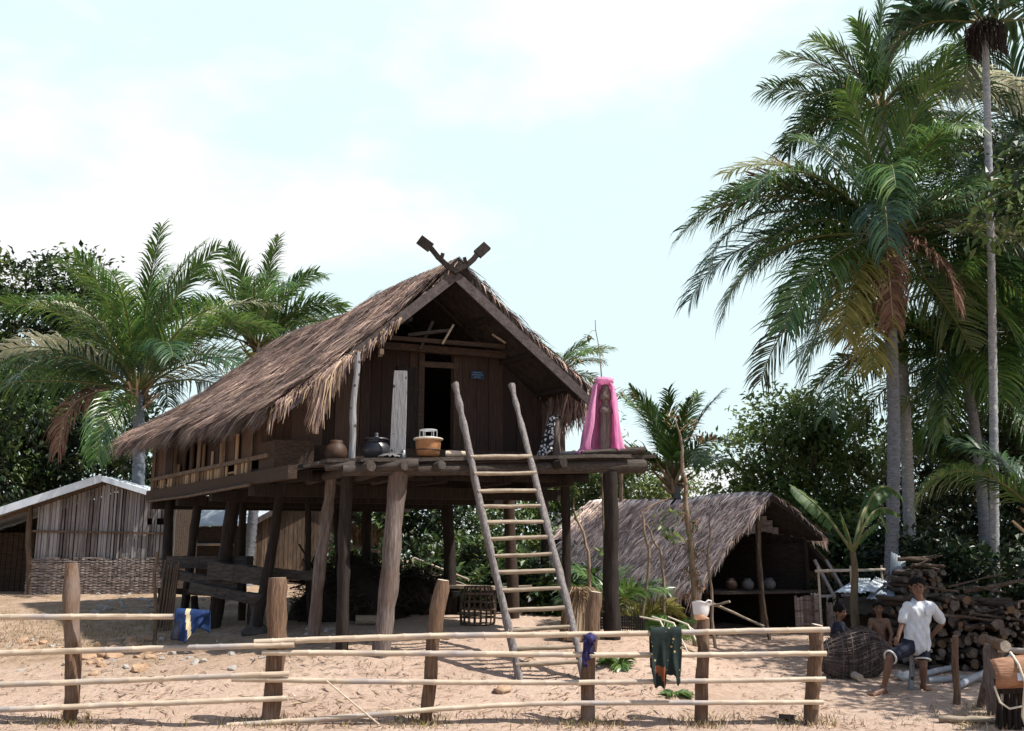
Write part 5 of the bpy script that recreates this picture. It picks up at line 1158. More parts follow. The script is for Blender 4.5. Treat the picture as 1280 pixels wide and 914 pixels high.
# ------------------------------------------------------------------ bamboo shed at the left
def shed():
    Y0 = 25.2; base = gp(120, 744); T = thing('bamboo_shed', 'low shed with a grey bamboo slat wall and a zinc roof at the left edge', 'shed', base)
    def q(px, py, dy=0): return at(px, py, Y0 + dy) if dy == 0 else at(px, py, Y0) + Vector((0, dy, 0))
    rg = random.Random(31); m = MB()
    ap = q(133, 597); le = q(-85, 668); ri = q(196, 616)
    for a, b in ((le, ap), (ap, ri)):
        n = 18
        for k in range(n):
            p0, p1 = a.lerp(b, k / n), a.lerp(b, (k + 1) / n); z = .018 * (k % 2); z2 = .018 * ((k + 1) % 2)
            m.add([p0 + Vector((0, -.35, z)), p1 + Vector((0, -.35, z2)), p1 + Vector((0, 2.3, z2)), p0 + Vector((0, 2.3, z)), p0 + Vector((0, -.35, z + .012)), p1 + Vector((0, -.35, z2 + .012)), p1 + Vector((0, 2.3, z2 + .012)), p0 + Vector((0, 2.3, z + .012))],
                  [(0, 3, 2, 1), (4, 5, 6, 7), (0, 1, 5, 4), (2, 3, 7, 6)])
    m.build('zinc_roof', M['metal'], T)
    m = MB(); u = Vector((0, -.36, -.05))
    m.beam(le + u, ap + u + Vector((0, 0, .0)), .03, .19); m.beam(ap + u + Vector((.02, -.002, 0)), ri + u, .03, .13); m.build('verge_flashing', M['metal'], T)
    m = MB(); px = 39
    def roof_y(px): return 597 + (133 - px) * .326 if px < 133 else 597 + (px - 133) * .30
    while px < 213:
        w = rg.uniform(2.0, 4.2); t = roof_y(px) + 5
        gap = px > 170 and 640 < 650
        p0, p1 = q(px, 742), q(px + w, 742); zt = q(px, t).z; zb = gz(p0.x, p0.y) - .1; o = rg.uniform(-.02, .02)
        def bx(z0, z1): m.hexa([(p0.x, Y0 + o, z0), (p1.x, Y0 + o, z0), (p1.x, Y0 + o + .03, z0), (p0.x, Y0 + o + .03, z0), (p0.x, Y0 + o, z1), (p1.x, Y0 + o, z1), (p1.x, Y0 + o + .03, z1), (p0.x, Y0 + o + .03, z1)])
        if px > 176 and rg.random() < .6:
            bx(zb, q(px, 656).z); bx(q(px, 648).z, zt)
        else: bx(zb, zt)
        px += w + rg.uniform(.3, 1.5)
    m.build('slat_wall', M['bambooV'], T)
    m = MB()
    z0 = gz(q(100, 742).x, Y0) - .05; z1 = q(100, 697).z; n = 30; x0, x1 = q(33, 742).x, q(205, 742).x; nc = 30
    for k in range(n):          # woven strips, over and under the stakes
        za = z0 + (z1 - z0) * k / n + rg.uniform(-.01, .01); zb = za + (z1 - z0) / n * .93
        for c in range(nc):
            xa, xb = x0 + (x1 - x0) * c / nc, x0 + (x1 - x0) * (c + 1) / nc; ya, yb = (Y0 - .12 + (.022 if (c + k) % 2 else -.0)), (Y0 - .12 + (.022 if (c + 1 + k) % 2 else -.0))
            if (k >= n - 2 and rg.random() < .3) or rg.random() < .02: continue
            m.add([(xa, ya, za), (xb, yb, za), (xb, yb, zb), (xa, ya, zb), (xa, ya + .015, za), (xb, yb + .015, za), (xb, yb + .015, zb), (xa, ya + .015, zb)], [(0, 1, 2, 3), (4, 7, 6, 5), (0, 4, 5, 1), (3, 2, 6, 7)])
    m.build('woven_panel', M['weave'], T)
    for px, t, r in ((39, 632, .075), (-60, 664, .07), (211, 628, .10)):
        m = MB(); b = q(px, 745, -.06); b.z = gz(b.x, b.y) - .2; pole(m, b, q(px, t, -.06), r, r * .9, px + 70, .02, 10, 9, .1); m.build('post', M['bamboodark' if px == 39 else 'postdark'], T)
    m = MB()
    xL, xR = q(-80, 700).x, q(212, 700).x
    for k in range(46):
        xa = xL + (xR - xL) * k / 46; zt = min(le.z + (ap.z - le.z) * (xa - le.x) / (ap.x - le.x), ap.z - (ap.z - ri.z) * (xa - ap.x) / (ri.x - ap.x)) - .06; m.box((xa, Y0 + 2.1, (zt + .9) / 2), (.16, .03, zt - .9))
    for k in range(13):
        m.box((xR, Y0 + .2 + k * .15, 2.1), (.03, .13, 2.4)); m.box((xL, Y0 + .2 + k * .15, 1.75), (.03, .13, 1.6))
    for k in range(14): m.box((xL + .1 + k * .14, Y0 + 1.2, 1.8), (.125, .03, 1.7))
    m.build('inner_wall', M['mat'], T)
    m = MB(); m.beam(q(38, 664, -.05), q(212, 667, -.05), .05, .05); m.beam(le + Vector((.2, 0, -.12)), ap + Vector((0, 0, -.12)), .06, .08); m.beam(ap + Vector((0, 0, -.12)), ri + Vector((0, 0, -.12)), .06, .08); m.build('wall_rail', M['bamboodark'], T)
shed()
def shed_behind():
    O = ground_under(at(395, 720, 30)); K = Frame((O.x, O.y), 12, 62); T = thing('zinc_roofed_shed', 'shed with pale zinc roof and brown walls seen between the house stilts', 'shed', O)
    ap = K.onb(390, 607, 0); le = K.onb(297, 657, 0); ri = K.onb(492, 664, 0); aa, al, ar = K.ab(ap.x, ap.y)[0], K.ab(le.x, le.y)[0], K.ab(ri.x, ri.y)[0]
    m = MB()
    for a0, z0, a1, z1 in ((al, le.z, aa, ap.z), (aa, ap.z, ar, ri.z)):
        K_ = [K.w(a0, -.3, z0), K.w(a1, -.3, z1), K.w(a1, 6.5, z1), K.w(a0, 6.5, z0)]; m.hexa(K_ + [p + Vector((0, 0, .02)) for p in K_])
    m.build('zinc_roof', M['metal'], T)
    m = MB(); f_ = Vector((0, -.02, -.05)); m.beam(K.w(al, -.32, le.z) + f_, K.w(aa, -.32, ap.z) + f_, .04, .16); m.beam(K.w(aa, -.32, ap.z) + f_, K.w(ar, -.32, ri.z) + f_, .04, .16); m.build('verge_board', M['barge'], T)
    m = MB(); rg = random.Random(3); a = al + .15
    while a < ar - .1:
        w = rg.uniform(.08, .15); zt = (le.z + (ap.z - le.z) * (a - al) / (aa - al) if a < aa else ap.z + (ri.z - ap.z) * (a - aa) / (ar - aa)) - .1
        K.hexa(m, a, a + w - .012, 0, .03, O.z - .2, zt); a += w
    m.build('matted_wall', M['bamboodark'], T)
    m = MB(); b = 0.05
    while b < 6.3: w = rg.uniform(.15, .3); K.hexa(m, al + .15, al + .18, b, b + w - .01, gz(O.x, O.y) - .2, le.z - .02); b += w
    m.build('side_wall', M['mat'], T)
    m = MB(); bamboo(m, [K.w(al + .05, .2, le.z - .55), K.w(al + .05, 6, le.z - .5)], .04, 3); m.build('rail', M['bamboo'], T)
shed_behind()

# ------------------------------------------------------------------ thatched hut at the right
KO = gp(905, 795); KF = Frame((KO.x, KO.y), 22, 52)
def hut():
    T = thing('thatched_hut', 'low open hut under a shaggy grey thatched roof, right of the stilt house', 'hut', KO)
    w = KF.w; gzk = KO.z
    ra, rz = 1.18, 3.14
    def left(u, v):
        b = -.12 + 4.5 * u; ea, ez = -.60, 1.30 + .14 * u; bump = .05 * math.sin(u * 11 + v * 3) + .035 * math.sin(u * 23 - v * 8)
        return w(ra + (ea - ra) * v, b, rz + .04 * math.sin(u * 8) + (ez - rz) * v + .02 * math.sin(math.pi * v) + bump * (.3 + .6 * v))
    def right(u, v):
        b = -.12 + 4.5 * u; ea, ez = 2.40, 2.36
        return w(ra + (ea - ra) * v, b, rz + .04 * math.sin(u * 8) + (ez - rz) * v + .03 * math.sin(u * 14 + v * 4))
    m = MB(); slab(m, left, 26, 12, .12, 1); slab(m, right, 20, 8, .12, 1)
    thatch_plane(m, left, 17000, (.2, .45), (.004, .012), 5, .035, 0, 0, .96, .13, 3000, (.22, .6), .75)
    thatch_plane(m, right, 1200, (.25, .5), (.014, .035), 6, .05, 0, 0, .96, .13, 500, (.2, .4), .6)
    rg = random.Random(15)
    for i in range(420):
        v = rg.random(); fn = left if rg.random() < .6 else right; p = fn(rg.random() * .03, v) + Vector((0, 0, .14)); fw = Vector((-KF.d[0], -KF.d[1], 0)); dn = (fn(0, min(1, v + .05)) - fn(0, max(0, v - .02))).normalized()
        d1 = (dn + fw * rg.uniform(.1, .5)).normalized(); l = rg.uniform(.12, .3); ww = Vector((0, 0, 1)).cross(fw) * rg.uniform(.01, .025)
        m.strip([p, p + d1 * l * .6, p + d1 * l * .8 + Vector((0, 0, -l * .3))], [ww, ww, ww * .2])
    for i in range(260):
        u = rg.random(); p = left(u, 0) + Vector((0, 0, .17)); q = left(u, rg.uniform(.1, .22)) + Vector((0, 0, .17)); s = right(u, rg.uniform(.1, .2)) + Vector((0, 0, .16)); ww = Vector((KF.d[0], KF.d[1], 0)) * rg.uniform(.015, .04); m.strip([q, p, s], [ww * .4, ww, ww * .4])
    m.build('thatched_roof', [M['thatch2'], M['thatchb']], T)
    m = MB()
    def lean(u, v): return w(2.30 + .75 * v, .25 + 3.0 * u, 2.40 - .68 * v)
    slab(m, lean, 10, 5, .06, 1); thatch_plane(m, lean, 700, (.25, .5), (.008, .02), 8, .05, 0, 0, 1, .07, 400, (.2, .45), .5); m.build('lean_to_roof', [M['straw'], M['thatchb']], T)
    m = MB()
    for k in range(12): KF.hexa(m, .30 + .14 * k, .43 + .14 * k, .35, .38, 2.50 + .03 * math.sin(k), min(2.86, 3.2 - abs(.3 + .14 * k - 1.15) * 1.05))
    m.build('gable_panel', M['weave'], T)
    for a, b, z1, mt in ((-.2, .15, 1.6, 'postdark'), (1.05, .1, 3.1, 'bamboodark'), (2.2, .1, 2.4, 'postdark'), (-.2, 3.9, 1.6, 'postdark'), (2.2, 3.9, 2.4, 'postdark'), (2.95, .4, 1.75, 'bamboodark')):
        m = MB(); pole(m, w(a, b, gzk - .2), w(a, b, z1), .065, .055, int(a * 10 + b * 3) + 200, .02, 8, 8, .1); m.build('post', M[mt], T)
    m = MB(); n = 0
    b = -.25
    while b < 3.9: KF.hexa(m, -.30 - .05 * (n % 2), 2.75 + .08 * (n % 3), b, b + .16, 1.28, 1.33 + .008 * (n % 2)); b += .18; n += 1
    m.build('raised_floor', M['deck'], T)
    m = MB()
    for k in range(30): KF.hexa(m, -.28, -.25, .2 + .125 * k, .2 + .125 * k + .115, gzk - .1, 1.62)
    for k in range(20): KF.hexa(m, -.2 + .125 * k, -.2 + .125 * k + .115, 3.95, 3.98, gzk, 2.4)
    for k in range(30): KF.hexa(m, 2.28, 2.31, .2 + .125 * k, .2 + .125 * k + .115, gzk - .1, 2.3)
    for k in range(11): KF.hexa(m, .58 + .125 * k, .58 + .125 * k + .115, 4.0, 4.03, 2.2, min(3.2, 3.2 - abs(.64 + .125 * k - 1.18) * 1.15))
    m.build('wall', M['matdark'], T)
    for a0, b0, z0, a1, b1, z1 in ((1.95, -.3, 1.95, 2.35, -.35, 1.18), (2.42, -.15, 1.95, 2.86, -.25, 1.12), (2.0, -.32, 1.22, 2.9, -.3, 1.24)):
        m = MB(); m.beam(w(a0, b0, z0), w(a1, b1, z1), .055, .05); m.build('brace', M['greyp'], T)
    m = MB(); p = gp(962, 800); pole(m, p - Vector((0, 0, .1)), KF.onb(948, 680, -.28), .035, .03, 9, .03, 10, 7, .1); tag(m.build('leaning_pole', M['bamboodark'], None, p), 'brown pole leaning up against the dark opening of the low hut', 'pole')
    for i, (px, py, r, lab) in enumerate(((914, 737, .13, 'dim round clay pot at the left end of the shelf in the low hut'), (935, 738, .125, 'grey round clay pot in the middle of the shelf in the low hut'), (962, 736, .13, 'grey round clay pot on the hut shelf, right beside the leaning pole'))):
        p = KF.onb(px, py, .02 + .1 * (i == 0)); p.z = 1.345; m = MB(); k = r / .13
        m.lathe(p, [(0, 0), (.06 * k, 0), (.115 * k, .05 * k), (.13 * k, .12 * k), (.11 * k, .18 * k), (.065 * k, .215 * k), (.08 * k, .24 * k), (.07 * k, .243 * k), (.05 * k, .21 * k), (0, .2 * k)], 22)
        tag(m.build('clay_pot', M['potgrey' if i else 'jarbrown'], None, p), lab, 'pot', 'pots on the hut shelf')
    for a0, a1, b, z1, lab in ((1.38, 2.02, -.32, 1.22, 'pale woven bamboo screen standing below the hut shelf'), (2.10, 2.60, -.42, 1.08, 'darker narrow woven screen at the right corner of the hut')):
        m = MB(); rg = random.Random(int(a0 * 10)); a = a0
        while a < a1: KF.hexa(m, a, a + .022, b + rg.uniform(-.006, .006), b + .012, gzk - .08, z1 + rg.uniform(-.03, .03)); a += .026
        for z in (.25, .6): KF.hexa(m, a0 - .02, a1 + .02, b - .025, b - .008, gzk + z * (z1 - gzk), gzk + z * (z1 - gzk) + .03)
        tag(m.build('woven_screen', M['weave'], None, w(a0, b, gzk)), lab, 'screen', 'woven screens by the hut')
hut()

# ------------------------------------------------------------------ corner beyond the hut: coop with zinc sheets, basket, firewood
def coop():
    b = ground_under(at(1085, 800, 18.6)); T = thing('low_coop', 'low coop roofed with loose zinc sheets behind the two children', 'coop', b); Y = 18.6
    for q, mt in ((((1043, 741), (1070, 724), (1088, 724), (1082, 742)), 'metal'), (((1078, 739), (1094, 722), (1108, 728), (1092, 741)), 'metal'), (((1083, 749), (1092, 735), (1119, 735), (1119, 752)), 'metaldark'), (((1112, 728), (1113, 690), (1132, 700), (1130, 730)), 'metaldark')):
        m = MB(); P = [at(*q[0], Y - .5), at(*q[1], Y + .5), at(*q[2], Y + .5), at(*q[3], Y - .5)] if q[1][1] > 700 else [at(*x, Y + .2) for x in q]
        rows = [[P[0].lerp(P[3], i / 12).lerp(P[1].lerp(P[2], i / 12), j / 2) + Vector((0, 0, .02 * math.sin(i * math.pi))) + Vector((0, -.01, .018 if i % 2 else 0)) for i in range(13)] for j in range(3)]
        sheet(m, rows, .008); m.build('zinc_sheet', M[mt], T)
    m = MB()
    for k in range(12): c = at(1052 + k * 5.7, 757, Y - .35); m.box((c.x, c.y, c.z), (.082, .05, .26 + .03 * (k % 3)))
    m.build('front_boards', M['timber'], T)
    for px in (1048, 1118):
        m = MB(); p = ground_under(at(px, 800, Y)); pole(m, p - Vector((0, 0, .1)), at(px, 742, Y), .05, .045, px, .01, 6, 7); m.build('post', M['postdark'], T)
    m = MB()
    for k in range(13): c = at(1050 + k * 5.6, 785, Y + .1); m.box((c.x, c.y, (gz(c.x, c.y) + at(0, 766, Y).z) / 2), (.075, .02, at(0, 762, Y).z - gz(c.x, c.y) + .1))
    m.build('side_panel', M['mat'], T)
    for i, (a, c, lab) in enumerate((((1020, 714), (1106, 712), 'thin bamboo pole lying level above the zinc sheets'), )):
        m = MB(); p, q = at(*a, 18.2), at(*c, 19.0); bamboo(m, [p, q], .028, 5)
        for t in (.04, .5, .96):
            s = p.lerp(q, t); bamboo(m, [Vector((s.x, s.y + .03, gz(s.x, s.y) - .1)), Vector((s.x, s.y + .03, s.z + .08))], .022, 6)
        tag(m.build('drying_rail', M['bamboo'], None, ground_under(p)), 'thin bamboo drying rail on stakes behind the banana plant', 'rail')
coop()
def trap():
    g = gp(1080, 852); rg = random.Random(12); m = MB()
    c = g + Vector((0, .25, .30))
    def R_(t): return (.12 + .88 * math.sin(min(1, t * 1.02 + .02) * math.pi) ** .7) * (.75 + .45 * t)
    x0, x1 = c.x - .66, c.x + .60
    def pt(t, a, k=1.0):
        r = R_(t) * .40 * k; return Vector((x0 + (x1 - x0) * t, c.y + .55 * r * math.cos(a) + .15 * t, max(g.z - .02, g.z + .36 + .09 * t + r * math.sin(a) * 1.05 - .06)))
    m.grid(lambda u, v: pt(u, v * 2 * math.pi, .95), 24, 20)
    for i in range(58):
        a = rg.uniform(0, 6.28); pts = [pt(k / 14, a + .25 * math.sin(k * .3) + rg.uniform(-.03, .03), 1.0 + rg.uniform(-.01, .05)) for k in range(15)]; m.tube(pts, .008, 4, 0, False)
    for i in range(17):
        t = .05 + .9 * i / 16; m.tube([pt(t + rg.uniform(-.008, .008), k * math.pi / 10, 1.035) for k in range(21)], .009, 4, 0, False)
    for i in range(60):
        t = rg.random(); a = rg.uniform(0, 3.1); p = pt(t, a, 1.02); d = Vector((rg.gauss(0, 1), rg.gauss(0, .6), rg.gauss(.3, .6))).normalized(); m.tube([p, p + d * rg.uniform(.06, .2)], .004, 4)
    tag(m.build('woven_basket', M['net'], None, g), 'big dark woven basket lying on its side in front of the two children', 'basket')
trap()
def firewood():
    rg = random.Random(44); protos = []
    for v in range(7):
        m = MB(); n = 5; pts = [Vector((rg.uniform(-.012, .012), -.42 + .84 * k / n, rg.uniform(-.012, .012))) for k in range(n + 1)]
        m.tube(pts, [1 * .05 * rg.uniform(.93, 1.07) for _ in range(n + 1)], 9 if v < 4 else 5, 0, True, .14 if v < 4 else .32, None, v, 1); protos.append(m.mesh('firewood_log', [M['log'], M['logend' if v % 3 == 0 else 'logendgrey']]))
    first = True
    def put(x, y, z, r, yaw, lab, grp, roll):
        o = bpy.data.objects.new('firewood_log', rg.choice(protos)); COL.objects.link(o); o.location = (x, y, z); o.scale = (r / .05, rg.uniform(.9, 1.1), r / .05); o.rotation_euler = (rg.uniform(-.06, .06), roll, yaw)
        tag(o, lab, 'log', grp)
    # big stack, its ends to the yard
    a, b = at(1120, 800, 17.0), at(1268, 800, 16.4)
    z_top = at(1200, 742, 16.8).z; row = 0; zc = 0
    z = min(gz(a.x, a.y), gz(b.x, b.y)) + .05
    while z < z_top:
        x = a.x + (row % 2) * .06 + rg.uniform(0, .03)
        lim = b.x - max(0, row - 8) * .04
        while x < lim:
            r = .026 + .05 * rg.random() ** 1.4; t = (x - a.x) / (b.x - a.x)
            top = z_top + .12 * math.sin(t * 7) - .1 * t
            if z < top: put(x + r, a.y + (b.y - a.y) * t + rg.uniform(-.20, .20), z + rg.uniform(-.03, .03), r, rg.gauss(-.12, .2), 'cut firewood log in the big stack behind the standing young man', 'firewood logs in the big stack', rg.uniform(0, 6))
            x += 2 * r + rg.uniform(.002, .03)
        z += .088; row += 1
    # smaller stack farther back
    a, b = at(1120, 760, 18.6), at(1166, 760, 18.6); z = at(1140, 765, 18.6).z; zt = at(1140, 712, 18.6).z; row = 0
    while z < zt:
        x = a.x + (row % 2) * .05
        while x < b.x:
            r = rg.uniform(.04, .065); put(x + r, a.y + rg.uniform(-.1, .1), z, r, rg.gauss(.05, .08), 'cut firewood log in the small high stack behind the young man\'s head', 'firewood logs in the far stack', rg.uniform(0, 6)); x += 2 * r + rg.uniform(0, .02)
        z += .098; row += 1
    # base under the far stack
    m = MB(); zc = at(1140, 768, 18.6).z
    for px in (1124, 1162):
        p = ground_under(at(px, 790, 18.6)); pole(m, p - Vector((0, 0, .1)), Vector((p.x, p.y, zc - .03)), .06, .06, px, .01, 5, 8)
    m.beam(at(1118, 769, 18.6) + Vector((0, 0, -.03)), at(1168, 769, 18.6) + Vector((0, 0, -.03)), .7, .06); tag(m.build('log_stand', M['timber'], None, ground_under(at(1140, 790, 18.6))), 'rough stand that carries the small high stack of firewood', 'stand')
    # long branches lying across the stacks
    for i in range(36):
        px = rg.uniform(1150, 1245); py = rg.uniform(733, 785) if i < 30 else rg.uniform(698, 712); Yb = rg.uniform(16.15, 16.7) if i < 30 else 18.6 + rg.uniform(-.2, .2)
        if i >= 30: px = rg.uniform(1120, 1150)
        p = at(px, py, Yb); l = rg.uniform(.4, 1.0) if i < 30 else rg.uniform(.4, .75); d = Vector((math.cos(rg.gauss(0, .25)), rg.gauss(0, .3), rg.gauss(0, .16))).normalized()
        m = MB(); r = rg.uniform(.016, .045); pole(m, p, p + d * l, r, r * .7, i + 300, .03, 8, 7, .12, 0, 1)
        tag(m.build('branch', [M['log'], M['logend']], None, p), 'bare branch lying crosswise on the upper right of the big firewood stack' if i < 30 else 'branch laid on top of the small high firewood stack', 'branch', 'branches on the big firewood stack' if i < 30 else 'branches on the far firewood stack')
firewood()

# stakes, poles and the gate post at the right
def stake(name, label, px0, py0, px1, py1, r0, r1, mat, cat, sd, Y=None, cut='cut', amp=.015):
    g = gp(px0, py0); Y = Y or g.y; t = at(px1, py1, Y); m = MB(); pole(m, g - Vector((0, 0, .15)), t, r0, r1, sd, amp, 12, 10, .12, 0, 1)
    return tag(m.build(name, [M[mat], M[cut]], None, g), label, cat)
stake('stake', 'thick brown stake standing between the young man and the gate post', 1194, 880, 1194, 795, .052, .042, 'fpost', 'stake', 1)
stake('stake', 'short grey stake in front of the young man\'s legs', 1137, 862, 1140, 819, .042, .036, 'postgrey', 'stake', 2)
stake('gate_post', 'thick dark gate post near the right edge with a rail on top', 1243, 893, 1242, 806, .115, .125, 'post', 'post', 3)
stake('brace', 'slanting brown prop leaning against the gate post', 1222, 882, 1240, 822, .055, .05, 'post', 'prop', 4, Y=gp(1243, 893).y + .1)
gY = gp(1243, 893).y
c = at(1253, 806, gY - .25); m = MB(); m.tube([c + Vector((-.01, -.10, -.01)), c + Vector((.0, .2, .0)), c + Vector((.02, .55, .02))], [.068, .07, .07], 16, 0, True, .04, None, 3, 1); tag(m.build('log', [M['fpost'], M['cut']], None, c), 'short log with a pale round cut end resting on the gate post', 'log')
m = MB(); p = at(1247, 812, gY - .13); bamboo(m, [p, at(1300, 815, gY - .35), at(1360, 819, gY - .6)], .036, 8); tag(m.build('gate_rail', M['bamboo'], None, p), 'pale bamboo rail running off the right edge from the gate post', 'rail')
for i, (pts, r, mt, lab) in enumerate(((((1022, 830), (1076, 853)), .062, 'bamboo', 'thick pale bamboo pole lying on the ground before the woven basket'), (((1160, 855), (1240, 852)), .048, 'greyp', 'grey pole lying level on the ground behind the brown stake'), (((1198, 862), (1246, 834)), .05, 'greyp', 'grey pole lying slantwise against the woodpile'), (((1152, 848), (1196, 838)), .05, 'greyp', 'short grey pole on the ground behind the young man'))):
    p, q = gp(*pts[0]), gp(*pts[1])
    if i == 2: q = at(*pts[1], p.y + .9)
    p.z += r; q.z += r if i != 2 else 0
    m = MB(); bamboo(m, [p, p.lerp(q, .5) + Vector((0, 0, .01)), q], r, 40 + i); tag(m.build('pole', M[mt], None, p), lab, 'pole')
def pannier():
    Y = 12.2; c = at(1268, 850, Y); T = thing('wicker_pannier', 'bowed brown wicker carrier with pale straps at the lower right corner', 'pannier', ground_under(c))
    m = MB()
    L0 = at(1240, 842, Y); R0 = at(1330, 834, Y); ax = (R0 - L0).normalized(); up = ax.cross(Vector((0, 1, 0))).normalized()
    if up.z < 0: up = -up
    ln = (R0 - L0).length
    rows = []
    for j in range(13):
        a = R(-75 + 150 * j / 12); row = []
        for i in range(21):
            t = i / 20; k = .155 * (1 + .12 * math.sin(t * math.pi)); row.append(L0 + ax * (ln * t) + up * math.sin(a) * k + Vector((0, -1, 0)) * math.cos(a) * k * .8)
        rows.append(row)
    sheet(m, rows, .02)
    for j in range(0, 13, 2):
        m.tube([p + Vector((0, -.004, 0)) for p in rows[j]], .016, 6)
    m.tube([r[0] for r in rows], .018, 6); m.build('side', M['pannier'], T)
    m = MB(); pp = [L0 + ax * ln * .30 + up * .22, L0 + ax * ln * .29 + up * .10 + Vector((0, -.165, 0)), L0 + ax * ln * .34 + up * -.12 + Vector((0, -.16, 0)), at(1278, 895, Y - .05), at(1284, 912, Y - .05)]
    m.tube(pp, .016, 6); m.build('strap', M['strap'], T)
    m = MB(); m.tube([at(1243, 858, Y - .1), at(1250, 878, Y - .1), at(1262, 886, Y - .1), at(1277, 883, Y - .1)], .012, 6); m.build('strap', M['strap'], T)
    m = MB(); m.tube([at(1258, 826, Y), at(1264, 818, Y), at(1272, 824, Y), at(1282, 821, Y), at(1300, 823, Y)], .022, 7); m.tube([at(1257, 832, Y), at(1263, 824, Y - .05), at(1266, 832, Y - .05)], .018, 7); m.build('rope', M['trim'], T)
    m = MB(); q = at(1277, 846, Y - .15); m.box(q, (.10, .012, .085), 0); m.build('patch', M['bluetag'], T)
    m = MB()
    rq = random.Random(2)
    for k in range(19):
        px = 1246 + k * 4.6; t = at(px + rq.uniform(-2, 2), 850, Y + .12); b = at(px, 905, Y + .12 + rq.uniform(-.05, .05)); b.z = gz(b.x, b.y) - .03; pole(m, b, t, .024, .02, k, .012, 6, 6, .15)
    m.beam(at(1248, 858, Y + .14), at(1328, 852, Y + .14), .2, .16); m.build('stand', M['postdark'], T)
pannier()

# ------------------------------------------------------------------ under the house
def timbers():
    grp = 'old timbers on the trestle under the house'
    Y = 18.6
    T = thing('trestle', 'dark timber trestle under the left part of the house carrying old beams', 'trestle', ground_under(at(280, 780, Y)))
    for px, py, yy in ((203, 735, 18.9), (243, 745, 19.3), (315, 742, 18.0), (268, 745, 19.6)):
        p = ground_under(at(px, 790, yy)); m = MB(); pole(m, p - Vector((0, 0, .1)), at(px, py, yy), .075, .07, px, .02, 8, 8, .12); m.build('leg', M['postdark'], T)
    m = MB(); m.beam(at(200, 738, 18.9), at(325, 745, 18.0), .12, .1); m.beam(at(240, 738, 19.5), at(300, 742, 19.2), .1, .1); m.build('cross_beam', M['postdark'], T)
    for i, (a, b, y0, y1, w, h, lab) in enumerate((((212, 703), (312, 703), 19.1, 18.8, .26, .22, 'long round topped old beam lying highest on the trestle'), ((205, 716), (300, 733), 18.7, 18.3, .22, .16, 'sloping grey beam in the middle of the trestle'), ((265, 713), (345, 722), 18.4, 17.8, .26, .30, 'broad grey plank end facing out from the trestle'),
            ((240, 734), (325, 750), 18.4, 17.9, .16, .18, 'pale squared beam lowest on the trestle'), ((320, 716), (400, 720), 18.1, 18.0, .2, .16, 'dark beam resting right of the trestle behind the fence stump'))):
        m = MB(); p, q = at(*a, y0), at(*b, y1); n = 5
        pts = wob(p, q, n, .015, i)
        for k in range(n): m.beam(pts[k], pts[k + 1] + (pts[k + 1] - pts[k]) * .02, w * (1 + .04 * math.sin(k * 2)), h * (1 + .05 * math.cos(k * 3)))
        tag(m.build('old_beam', M['timber'], None, p), lab, 'beam', grp)
    m = MB(); g = ground_under(at(320, 788, 17.6)); m.lathe(g, [(0, -.05), (.24, -.05), (.26, .05), (.20, .10), (.12, .16), (.10, .34), (.13, .52), (.19, .60), (.20, .68), (0, .68)], 14); tag(m.build('wooden_mortar', M['timber'], None, g), 'grey wooden mortar with a wide foot under the house', 'mortar')
    for k, px in enumerate((203, 207, 211, 214, 217, 220)):
        g = ground_under(at(px - 6, 766, 18.4)); m = MB(); bamboo(m, [g, at(px + 4, 700 + (k * 7) % 11, 18.5)], .022, k); tag(m.build('bamboo_stick', M['bamboodark'], None, g), 'thin brown bamboo stick in the bundle leaning on the trestle', 'stick', 'bamboo sticks leaning on the trestle')
    g = gp(193, 806); m = MB(); pole(m, g - Vector((0, 0, .1)), at(197, 690, g.y), .035, .025, 4, .03, 12, 7, .15); tag(m.build('stick', M['bamboodark'], None, g), 'tall thin crooked stick standing alone in the yard left of the house', 'stick')
    # dark covered heap, bench, basket, straw
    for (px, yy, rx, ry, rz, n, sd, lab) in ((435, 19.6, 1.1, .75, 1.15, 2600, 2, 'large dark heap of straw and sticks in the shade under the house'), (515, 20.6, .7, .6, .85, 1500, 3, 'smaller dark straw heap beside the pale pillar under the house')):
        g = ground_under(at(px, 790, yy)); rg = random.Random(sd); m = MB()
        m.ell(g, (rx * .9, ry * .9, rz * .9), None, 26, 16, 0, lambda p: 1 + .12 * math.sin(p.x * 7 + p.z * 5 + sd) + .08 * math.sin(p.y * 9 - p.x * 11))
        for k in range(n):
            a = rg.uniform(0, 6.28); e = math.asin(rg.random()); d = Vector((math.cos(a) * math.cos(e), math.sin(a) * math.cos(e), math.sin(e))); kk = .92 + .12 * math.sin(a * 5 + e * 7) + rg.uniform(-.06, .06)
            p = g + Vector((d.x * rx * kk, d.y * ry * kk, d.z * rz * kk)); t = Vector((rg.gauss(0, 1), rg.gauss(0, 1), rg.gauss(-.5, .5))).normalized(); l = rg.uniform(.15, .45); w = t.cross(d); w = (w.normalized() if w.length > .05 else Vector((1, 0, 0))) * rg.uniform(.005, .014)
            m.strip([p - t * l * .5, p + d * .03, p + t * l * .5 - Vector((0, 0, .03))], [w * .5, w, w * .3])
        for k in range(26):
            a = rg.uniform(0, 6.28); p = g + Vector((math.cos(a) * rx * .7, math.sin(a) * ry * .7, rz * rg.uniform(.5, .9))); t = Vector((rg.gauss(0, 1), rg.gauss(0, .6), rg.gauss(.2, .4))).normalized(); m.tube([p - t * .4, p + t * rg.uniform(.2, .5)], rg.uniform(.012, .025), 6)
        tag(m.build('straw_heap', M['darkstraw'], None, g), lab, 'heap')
    c = at(455, 688, 22); T = thing('plank_shelf', 'small plank shelf on two poles holding straw under the far side of the house', 'shelf', ground_under(c)); m = MB(); m.beam(at(436, 682, 22), at(474, 690, 22), .5, .06); m.build('board', M['rung'], T)
